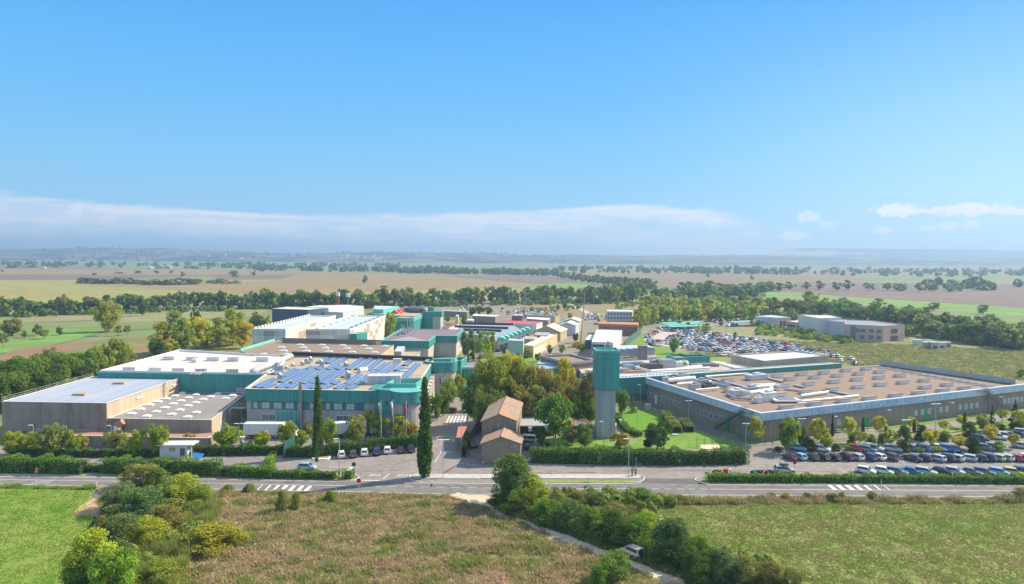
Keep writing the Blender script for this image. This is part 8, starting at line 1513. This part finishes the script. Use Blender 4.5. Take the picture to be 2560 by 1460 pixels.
for i, (q, r_) in enumerate(ALL):
    cn = cns[i]; a = ang + (math.pi if rc.random() < .4 else 0) + rc.uniform(-.05, .05) + (0 if i < len(spots) else rc.choice((0, .5)))
    if i < NEARN:
        o = bpy.data.objects.new('parked_car', FARCAR); COL.objects.link(o); o.location = q; o.rotation_euler = (0, 0, a); o.color = (*CC[cn], 1); o.location.z = .09
        nb_ = NB[i]; w_ = 'between %s and %s' % tuple(nb_) if len(nb_) > 1 else 'at a row end'
        tag(o, '%s car %s, %s overflow row, %s' % (cn, w_, RN[min(13, rows_.index(r_))].replace('the ', '').replace('a ', ''), PLC((q.x - mn_) / (mx_ - mn_))), 'car', 'cars packed in the overflow car park')
    else: stuffc.setdefault(cn, []).append((q, a))
base = np.array([tuple(v) for v in fm.v]); V, Fn, Lp, Mi = [], [], [], []; off = 0; mats_ = [CGL, TYRE]
for cn, lst in stuffc.items():
    mats_.append(mat('paint_' + cn.replace(' ', '_'), CC[cn], .3, .03, spec=.6)); mi = len(mats_) - 1
    for q, a in lst:
        c_, s_ = math.cos(a), math.sin(a); V.append(np.stack([base[:, 0] * c_ - base[:, 1] * s_ + q.x, base[:, 0] * s_ + base[:, 1] * c_ + q.y, base[:, 2] + .09], 1))
        for f, k in zip(fm.f, fm.mi): Fn.append(len(f)); Lp += [off + j for j in f]; Mi.append({0: mi, 1: 0, 2: 1}[k])
        off += len(base)
me = fast_mesh('far_parked_cars', np.concatenate(V), Fn, Lp, mats_, Mi); o = bpy.data.objects.new('far_parked_cars', me); COL.objects.link(o); tag(o, kind='stuff')
# ------------------------------------------------------------------ street lamps, signs, flags
LPM = mat('lamp_post_grey', (.52, .54, .54), .4, .05, obj=True, metal=.3); LAMPW = mat('lamp_head_white', (.80, .80, .78), .35, .03, obj=True)
def lamp_proto(double):
    t = thing('street_lamp', 'x', 'street lamp'); m = MB(); m.cyl((0, 0, 0), (0, 0, 1), .012, .008, 8); m.build('pole', LPM, t)
    for s in ((-1, 1) if double else (-1,)): m = MB(); m.box((s * .085, 0, 1.003), (.13, .05, .014)); m.cyl((0, 0, .995), (s * .05, 0, 1.0), .007, .006, 5); m.build('lamp_head', LAMPW, t)
    return t
LPR = {0: lamp_proto(0), 1: lamp_proto(1)}; LU = set()
for x, yb, yt, dbl, lab in [(85, 1139, 1063, 0, 'street lamp at the far left in front of the tall stained hall'), (279, 1129, 1064, 0, 'street lamp in front of the annex middle'), (690, 1118, 1057, 0, 'street lamp in front of the first lorry'), (598, 1133, 1059, 1, 'double street lamp left of the first lorry'), (849, 1192, 1097, 0, 'tall street lamp at the end of the low hedge'), (785, 1140, 1110, 0, 'short lamp beside the first cypress'), (933, 1090, 1043, 1, 'double lamp in front of the second lorry'), (1108, 1195, 1100, 1, 'double lamp on the pavement right of the tallest cypress'), (1153, 1133, 1050, 1, 'double lamp beside the gate shelter'),
                          (1508, 1120, 1054, 0, 'lamp in front of the water tower shaft'), (1571, 1192, 1097, 0, 'tall lamp on the pavement near the two standing people'), (1593, 1070, 1020, 0, 'thin lamp on the bright lawn'), (1601, 1011, 962, 0, 'lamp at the corner where teal wing meets brown plant'), (1721, 1060, 1002, 1, 'double lamp beside the left flank of the brown plant'), (1864, 1120, 1059, 1, 'double lamp at the front corner of the brown plant'), (2003, 1115, 1047, 1, 'double lamp behind the first dark bush of the car park'), (2263, 1130, 1050, 1, 'double lamp behind the tall dark bush'), (2337, 1092, 1010, 1, 'double lamp on the service road'), (2174, 1206, 1163, 0, 'short lamp post in the low roadside hedge'), (2347, 850, 822, 0, 'far lamp left of the wood on the right'), (2440, 858, 828, 0, 'far lamp by the right wood, middle'), (2549, 868, 838, 0, 'far lamp by the right wood, right end'), (2270, 838, 810, 0, 'far lamp right of the brick office'), (1660, 868, 850, 0, 'thin lamp left of the overflow car park'), (2040, 1122, 1050, 0, 'slim lamp near the airy yellow tree')]:
    b = G(x, yb); h = topz(b, x, yt); s = LPR[dbl]
    if dbl in LU: s = copy_tree(s)
    LU.add(dbl); s.location = b; s.scale = (h, h, h); s['label'] = lab; s['group'] = 'street lamps of the works'; s.rotation_euler = (0, 0, R(8))
FW, FGN, FR_, FB = mat('flag_white', (.80, .80, .80), .8), mat('flag_green', (.04, .34, .15), .8), mat('flag_red', (.60, .05, .07), .8), mat('flag_navy', (.10, .10, .28), .8)
for x, yb, yt, cols, lab in [(953, 1104, 1000, (FGN, FW, FR_), 'flagpole with a limp green, white and red tricolour'), (983, 1100, 998, (FW, FW, FB), 'flagpole with a limp white flag'), (1016, 1100, 1002, (FR_, FB, FR_), 'flagpole with a limp dark red and blue flag')]:
    b = G(x, yb); h = topz(b, x, yt); t = thing('flagpole', lab, 'flagpole', tuple(b), 0, 'flagpoles in front of the teal corner'); m = MB(); m.cyl(b, b + Vector((0, 0, h)), .09, .05, 8); m.build('pole', FRAMEW, t); m = MB()
    for i in range(3):
        for j in range(6): x0, x1 = -(.1 + i * .28), -(.1 + (i + 1) * .28); z0, z1 = h - .3 - j * .55, h - .3 - (j + 1) * .55; w0, w1 = 1 - j * .10, 1 - (j + 1) * .10; k0, k1 = .22 * math.sin(i * 2 + j), .22 * math.sin((i + 1) * 2 + j + .6); m.add([b + Vector(v) for v in ((x0 * w0, k0, z0 - abs(x0) * .8), (x1 * w0, k1, z0 - abs(x1) * .8), (x1 * w1, k1, z1 - abs(x1) * .8), (x0 * w1, k0, z1 - abs(x0) * .8))], [(0, 1, 2, 3)], i)
    m.build('flag', list(cols), t)
SRED, SBLU, SBK = mat('sign_red', (.55, .04, .03), .5), mat('sign_blue', (.05, .16, .45), .5), mat('sign_back', (.10, .10, .10), .6)
def sign(x, yb, h, r, shape, face, lab, back=None):
    b = G(x, yb); t = thing('road_sign', lab, 'road sign', tuple(b)); m = MB(); m.cyl(b, b + Vector((0, 0, h)), .045, .045, 6); m.build('post', LPM, t); m = MB(); c = b + Vector((0, -.06, h))
    if shape == 'disc': m.cyl(c, c + Vector((0, .04, 0)), r, r, 20)
    elif shape == 'ring': m.cyl(c, c + Vector((0, .04, 0)), r, r, 20); m.cyl(c + Vector((0, -.01, 0)), c, r * .72, r * .72, 20, 1)
    else: m.box(c, (r * 1.5, .05, r * 2))
    m.build('plate', face if isinstance(face, list) else [face], t)
sign(885, 1190, 2.5, .45, 'disc', SBK, 'dark back of a round sign at the hedge end near the give-way line'); sign(792, 1172, 2.0, .5, 'box', SBK, 'dark square sign above the pale blue hatchback'); sign(897, 1228, 2.1, .45, 'disc', SRED, 'red stop sign facing away on the meadow verge'); sign(1598, 1190, 2.4, .45, 'disc', SBK, 'round sign back at the right end of the pavement'); sign(1760, 1190, 2.3, .45, 'disc', SBK, 'round sign back at the mouth of the car park'); sign(1654, 1160, 2.3, .5, 'disc', SBLU, 'blue round sign in front of the tall hedge')
sign(1839, 1180, 1.5, .36, 'box', SBK, 'small square sign near the motorbikes'); sign(1986, 1186, 2.6, .42, 'disc', SRED, 'bright red round sign beside the roof box car'); sign(1957, 1192, 2.3, .4, 'box', SBK, 'dark panel sign over the low hedge'); sign(1152, 1240, 1.9, .2, 'box', LPM, 'thin marker post by the track mouth'); sign(1079, 1236, 1.8, .22, 'box', SBK, 'thin dark post on the meadow verge'); sign(840, 1232, 1.8, .12, 'box', LPM, 'slim post on the meadow verge left of the stop sign'); sign(1590, 1175, 2.6, .1, 'box', LPM, 'slim post behind the two standing people')
for i, (x, y) in enumerate([(861, 1196), (240, 1217), (1470, 1206), (2203, 1210), (1130, 1232)]):
    b = G(x, y); t = thing('marker_post', ['white marker post by the short hedge end', 'white marker post at the driveway mouth', 'white marker post on the grass strip by the pavement', 'white marker post in front of the low hedge', 'white marker post opposite the tallest cypress'][i], 'marker post', tuple(b), 0, 'white roadside marker posts'); m = MB(); m.box(b + Vector((0, 0, .5)), (.14, .12, 1.0)); m.build('post', FRAMEW, t); m = MB(); m.box(b + Vector((0, -.07, .82)), (.13, .02, .16)); m.build('reflector', SBK, t)
# skips, tarps and other yard things
c = ZA(1795, 890); t = thing('blue_tarpaulin', 'bright blue tarpaulin lying right of the guard cabin', 'tarpaulin', tuple(c)); m = MB(); m.add([c + Vector(v) for v in ((-1.4, -.4, .1), (1.2, -.4, .05), (1.4, .5, .8), (-.9, .6, 1.1))], [(0, 1, 2, 3)]); m.build('sheet', mat('tarp_blue', (.04, .30, .65), .5), t)
c = ZB(580, 880); t = thing('green_gate', 'tall dark green sheet gate at the truck yard', 'gate', tuple(c)); m = MB(); m.box(c + Vector((0, 1, 1.9)), (.25, 5.0, 3.6), R(-12)); m.build('panel', mat('gate_green', (.03, .13, .11), .5, .1, .4, rib=.5, ribd=.2), t); m = MB(); m.box(c + Vector((-.4, -1.4, 2)), (.2, .2, 4)); m.build('post', DARK, t)
c = ZB(165, 770); t = thing('grit_hopper', 'white funnel-shaped hopper by the tree in front of the trailer', 'hopper', tuple(c)); m = MB(); m.cyl(c + Vector((0, 0, .9)), c + Vector((0, 0, 2.0)), .15, .8, 10); m.build('funnel', WHITEM, t); m = MB(); m.box(c + Vector((0, 0, .45)), (.8, .8, .9)); m.build('base', GREYP, t)
c = ZC(2140, 688); t = thing('utility_cover', 'flat pale utility cover on the lawn by the dense dark tree', 'utility cover', tuple(c)); m = MB(); m.box(c + Vector((0, 0, .2)), (1.5, .8, .35)); m.build('lid', WHITEM, t)
c = ZC(1895, 455); t = thing('electric_cabinet', 'beige electric cabinet at the back of the bright lawn', 'cabinet', tuple(c)); m = MB(); m.box(c + Vector((0, 0, .9)), (1.5, 1.3, 1.7)); m.build('casing', BEIGE, t); m = MB(); m.box(c + Vector((0, 0, 1.8)), (1.7, 1.5, .12)); m.build('lid', CONCS, t)
c = ZC(1645, 600); t = thing('electric_cabinet', 'pair of white cabinets at the foot of the water tower', 'cabinet', tuple(c)); m = MB(); m.box(c + Vector((0, 0, .9)), (.8, .8, 1.7)); m.build('casing', WHITEM, t); m = MB(); m.box(c + Vector((1.2, -.3, .8)), (.8, .8, 1.5)); m.build('second_casing', GREYM, t)
c = ZD(1010, 808); t = thing('flat_shelter', 'low flat beige shelter roof behind the tall hedge', 'shelter', tuple(c)); m = MB(); m.prism(ccw([ZD(915, 812, 1.9), ZD(1105, 812, 1.9), ZD(1080, 772, 1.9), ZD(915, 772, 1.9)]), 1.75, 1.95, bottom=0); m.build('roof', mat('beige_sheet', (.62, .50, .34), .8), t)
for x, y in ((925, 808), (1095, 808), (1075, 776), (925, 776)): b = ZD(x, y, 1.9); m = MB(); m.box((b.x, b.y, .87), (.12, .12, 1.75)); m.build('post', DARK, t)
t = thing('wire_fence', 'green wire fence with slim posts beside the lawn corner', 'fence', tuple(ZD(1230, 780)))
for i in range(12): b = ZD(880, 790).lerp(ZD(1640, 770), i / 11); m = MB(); m.cyl(b, b + Vector((0, 0, 2.4)), .05); m.build('post', mat('fence_green', (.04, .16, .12), .5), t)
m = MB()
for z in (.3, 1.0, 1.7, 2.3): m.cyl(ZD(880, 790) + Vector((0, 0, z)), ZD(1640, 770) + Vector((0, 0, z)), .02, .02, 4)
m.build('wires', mat('fence_green', (0, 0, 0)), t)
t = thing('service_rail', 'pale low steel rail along the service road before the plant', 'railing', tuple(ZE(300, 690))); m = MB(); rline(m, [ZE(230, 690), ZE(620, 668), ZE(1100, 640)], 1.0, .05, 3.0); m.build('rail', LPM, t)
t = thing('lawn_rail', 'grey railing along the bend of the plant service road', 'railing', tuple(ZD(440, 450))); m = MB(); rline(m, [ZD(440, 455), ZD(560, 500), ZD(840, 640)], 1.0, .04, 2.5); m.build('rail', LPM, t)
# motorbikes and bins by the car park
for i, x in enumerate([1060, 1090, 1410, 1435, 1475, 1545, 1575]):
    c = ZD(x, 1038); t = thing('motorbike', ['%s motorbike of the parked row by the low hedge' % k for k in ('leftmost', 'second', 'third', 'fourth', 'fifth', 'sixth', 'rightmost')][i], 'motorbike', (c.x, c.y, 0), R(60), 'motorbikes parked by the low hedge')
    def pt(nm, m, mt): o = bpy.data.objects.new(nm, m.mesh(nm, mt)); COL.objects.link(o); o.parent = t
    for y in (-.65, .65): m = MB(); m.cyl((-.06, y, .31), (.06, y, .31), .31, .31, 12); pt('wheel', m, TYRE)
    m = MB(); m.box((0, .1, .75), (.3, .6, .3)); m.box((0, 0, .45), (.28, .5, .35)); m.cyl((0, .45, .95), (0, .65, .35), .05); pt('body', m, [DARK, SRED, GREYM, DARK, SRED, DARK, GREYM][i]); m = MB(); m.box((0, -.4, .84), (.26, .6, .12)); pt('seat', m, SBK); m = MB(); m.cyl((-.35, .42, 1.05), (.35, .42, 1.05), .03); m.box((0, .5, 1.2), (.34, .04, .35)); pt('handlebar', m, GREYM)
for x, mt, lab in ((1143, SRED, 'red bin beside the motorbikes'), (1185, FRAMEW, 'thin white bollard beside the red bin')): c = ZD(x, 1036); t = thing('bin', lab, 'bin', tuple(c)); w = .8 if mt is SRED else .3; m = MB(); m.box(c + Vector((0, 0, .5)), (w, .6, 1.0)); m.build('body', mt, t); m = MB(); m.box(c + Vector((0, 0, 1.03)), (w + .06, .66, .07)); m.build('lid', mt, t)
# ------------------------------------------------------------------ people
SKIN = mat('skin', (.50, .30, .21), .6, .04, 2, obj=True); HAIR = mat('dark_hair', (.04, .03, .025), .8, .05, 2, obj=True)
def skinmesh(name, pts, edges, radii, mt, sub=2):
    me = bpy.data.meshes.new(name); me.from_pydata(pts, edges, []); o = bpy.data.objects.new(name, me); COL.objects.link(o); md = o.modifiers.new('s', 'SKIN'); md.use_smooth_shade = True; sv = me.skin_vertices[0].data
    for i, r in enumerate(radii): sv[i].radius = r if isinstance(r, tuple) else (r, r)
    sv[0].use_root = True; s = o.modifiers.new('u', 'SUBSURF'); s.levels = sub; s.render_levels = sub
    out = bpy.data.meshes.new_from_object(o.evaluated_get(bpy.context.evaluated_depsgraph_get())); bpy.data.objects.remove(o); out.materials.clear(); out.materials.append(mt); out.name = name
    return out
def person(p, rz, label, top, bottom, pose='stand', group=None, short=False, skirt=False, k=1.0, hairm=None):
    t = thing('person', label, 'person', (p.x, p.y, 0), rz, group); t.scale = (k, k, k)
    a = {'stand': (.02, -.02, .0, 0), 'walk': (.30, -.30, .22, 0), 'run': (.42, -.5, .36, .14), 'bent': (.04, -.04, .35, .30)}[pose]; lf, rf, arm, lean = a
    hip = (0, 0, .95); ch = (0, lean * .5, 1.28); nk = (0, lean * .8, 1.50); hd = (0, lean * .95 + .02, 1.63); tp = (0, lean + .02, 1.74)
    kl = lambda s, f: (s * .10, f * .55 + (.06 if pose != 'stand' else 0), .50); an = lambda s, f: (s * .10, f, .09 + (.30 if pose == 'run' and f < 0 else .05 if f < 0 and pose == 'walk' else 0)); toe = lambda s, f: (s * .11, f + .17, .04 + (.22 if pose == 'run' and f < 0 else 0))
    sh = lambda s: (s * .18, lean * .65, 1.43); el = lambda s: (s * .25, lean * .5 - s * arm * .5, 1.16); wr = lambda s: (s * (.22 if pose == 'run' else .27), lean * .5 - s * arm * .5 + (.20 if pose == 'run' else .04 + abs(arm) * .3), 1.18 if pose == 'run' else .92)
    P = [hip, ch, nk, hd, tp]; E = [(0, 1), (1, 2), (2, 3), (3, 4)]; Rr = [(.13, .10), (.15, .11), .055, (.082, .098), .05]
    for s, f in ((-1, lf), (1, rf)):
        b = len(P); P += [(s * .09, 0, .88), kl(s, f), an(s, f), toe(s, f)]; Rr += [.085, .058, .042, .035]; E += [(0, b), (b, b + 1), (b + 1, b + 2), (b + 2, b + 3)]
        b = len(P); P += [sh(s), el(s), wr(s)]; Rr += [.055, .042, .030]; E += [(1, b), (b, b + 1), (b + 1, b + 2)]
        w = Vector(wr(s)); d = Vector((0, .04, -.08)) if pose != 'run' else Vector((0, .08, .03)); h = len(P); P.append(tuple(w + d * .6)); Rr.append((.034, .018)); E.append((b + 2, h))
        for q in range(5): off = Vector(((q - 1.5) * .016, 0, 0)) if q < 4 else Vector((-s * .03, .03, .01)); e = w + d * (1.35 + (.25 if q in (1, 2) else 0)) + off if q < 4 else w + d * .9 + off; P.append(tuple(e)); Rr.append(.008); E.append((h, len(P) - 1))
    me = skinmesh('body', P, E, Rr, SKIN); o = bpy.data.objects.new('body', me); COL.objects.link(o); o.parent = t
    TM = mat('cloth_' + top[0], top[1], .9, .08, 2, obj=True); BM_ = mat('cloth_' + bottom[0], bottom[1], .9, .08, 2, obj=True)
    P = [(0, 0, .98), ch, (0, lean * .7, 1.42)]; E = [(0, 1), (1, 2)]; Rr = [(.165, .125), (.185, .14), (.14, .09)]
    for s in (-1, 1):
        b = len(P); P += [sh(s), tuple(Vector(sh(s)).lerp(Vector(el(s)), .9))] + ([] if short else [tuple(Vector(el(s)).lerp(Vector(wr(s)), .85))]); Rr += [.085, .065] + ([] if short else [.05]); E += [(1, b), (b, b + 1)] + ([] if short else [(b + 1, b + 2)])
    o = bpy.data.objects.new('shirt', skinmesh('shirt', P, E, Rr, TM)); COL.objects.link(o); o.parent = t
    P = [(0, 0, 1.0), (0, 0, .90)]; E = [(0, 1)]; Rr = [(.155, .12), (.17, .13)]
    for s, f in ((-1, lf), (1, rf)):
        b = len(P); P += [(s * .09, 0, .84), tuple(Vector(kl(s, f)) + (Vector((0, 0, .12)) if short else Vector()))]; Rr += [.11, .085]; E += [(1, b), (b, b + 1)]
        if not short: P.append(tuple(Vector(an(s, f)) + Vector((0, 0, .05)))); Rr.append(.062); E.append((b + 1, b + 2))
    o = bpy.data.objects.new('trousers', skinmesh('trousers', P, E, Rr, BM_)); COL.objects.link(o); o.parent = t
    m = MB(); m.ball((0, hd[1] - .02, 1.675), .105, 10, sz=.95); o = bpy.data.objects.new('hair', m.mesh('hair', hairm or HAIR, smooth=True)); COL.objects.link(o); o.parent = t
    m = MB()
    for s in (-1, 1): m.ball((s * .032, hd[1] + .088, 1.635), .013, 6); m.ball((s * .088, hd[1], 1.62), .022, 6)
    m.ball((0, hd[1] + .103, 1.605), .016, 6); m.box((0, hd[1] + .092, 1.575), (.045, .012, .010)); o = bpy.data.objects.new('face', m.mesh('face', SKIN)); COL.objects.link(o); o.parent = t
    for s, f in ((-1, lf), (1, rf)): m = MB(); q = Vector(an(s, f)); m.box(q + Vector((s * .005, .06, -.03)), (.10, .27, .09)); o = bpy.data.objects.new('shoe', m.mesh('shoe', DARK)); COL.objects.link(o); o.parent = t
    return t
K_, NV, WH, RD, GY, BL_ = ('black', (.03, .03, .035)), ('navy', (.04, .05, .12)), ('white', (.72, .72, .72)), ('red', (.62, .03, .06)), ('grey', (.28, .28, .30)), ('jeans', (.12, .17, .30))
person(ZA(330, 1052), R(-95), 'runner in a red top and white shorts on the road edge at left', RD, WH, 'run', short=True, k=1.05)
person(ZC(1750, 1056), R(15), 'person in a black top and grey trousers standing on the pavement beside the tall lamp', K_, GY, 'stand', k=1.03); person(ZC(1780, 1055), R(170), 'person all in dark clothes standing right of the one in grey trousers', K_, K_, 'stand')
person(ZD(1246, 942), R(80), 'person in a mauve top walking past the tall hedge end, leftmost of three', ('mauve', (.30, .24, .34)), K_, 'walk', 'pedestrians near the car park mouth'); person(ZD(1272, 944), R(85), 'person in a grey-violet top walking at the end of the tall hedge, middle', GY, NV, 'walk', 'pedestrians near the car park mouth'); person(ZD(1288, 938), R(75), 'person in pale clothes behind the grey-violet one', ('lilac', (.45, .40, .48)), GY, 'walk', 'pedestrians near the car park mouth')
person(ZD(1575, 892), R(150), 'person in a dark top standing by the leftmost car of the long row', K_, NV, 'stand', 'pedestrians near the car park mouth'); person(ZD(1600, 896), R(60), 'person in a blue top standing closest to the leftmost car', ('blue', (.16, .24, .48)), BL_, 'walk', 'pedestrians near the car park mouth')
person(ZC(248, 562), R(180), 'person in black walking off the zebra crossing', K_, K_, 'walk')
person(ZB(1655, 796), R(30), 'person in black beside the seventh parked car by the hedge', K_, K_, 'stand')
# ------------------------------------------------------------------ the air
hz = MB(); hz.box((0, 7850, 109.5), (18400, 16700, 221))
ho = hz.build('haze', bpy.data.materials.new('haze_air')); hm = ho.data.materials[0]
def volmat(hm, col, dens):
    hm.use_nodes = True; ht = hm.node_tree; ht.nodes.clear(); hv = ht.nodes.new('ShaderNodeVolumePrincipled'); hout = ht.nodes.new('ShaderNodeOutputMaterial')
    hv.inputs['Color'].default_value = col + (1,); hv.inputs['Density'].default_value = dens; hv.inputs['Anisotropy'].default_value = .25; ht.links.new(hv.outputs[0], hout.inputs['Volume'])
volmat(hm, (.50, .72, 1.0), .00021); tag(ho, kind='stuff')
fb = MB(); rf = random.Random(4); nx, nr = 60, 12; vs = []
for i in range(nx + 1):
    f = i / nx; x = 950 + f * 2500; y = 6500 + 60 * mn.noise(Vector((x / 500, 1, 2))); prof = math.sin(math.pi * f) ** .6; rr = prof * (46 + 30 * mn.fractal(Vector((x / 330, 3, 7)), 1, 2, 4)) + .5; cz = 78 + 10 * mn.noise(Vector((x / 700, 5, 1)))
    for k in range(nr): a = 2 * math.pi * k / nr; j = 1 + .35 * mn.noise(Vector((x / 120, math.cos(a) * 2, math.sin(a) * 2))); vs.append((x, y + math.cos(a) * rr * 4, cz + math.sin(a) * rr * j * (1.0 if math.sin(a) > 0 else .55)))
fs = [(i * nr + k, i * nr + (k + 1) % nr, (i + 1) * nr + (k + 1) % nr, (i + 1) * nr + k) for i in range(nx) for k in range(nr)] + [tuple(range(nr)), tuple(reversed(range(nx * nr, nx * nr + nr)))]
fb.add(vs, fs); fo = fb.build('fog_bank', bpy.data.materials.new('fog')); volmat(fo.data.materials[0], (.97, .97, 1.0), .0028); tag(fo, kind='stuff')
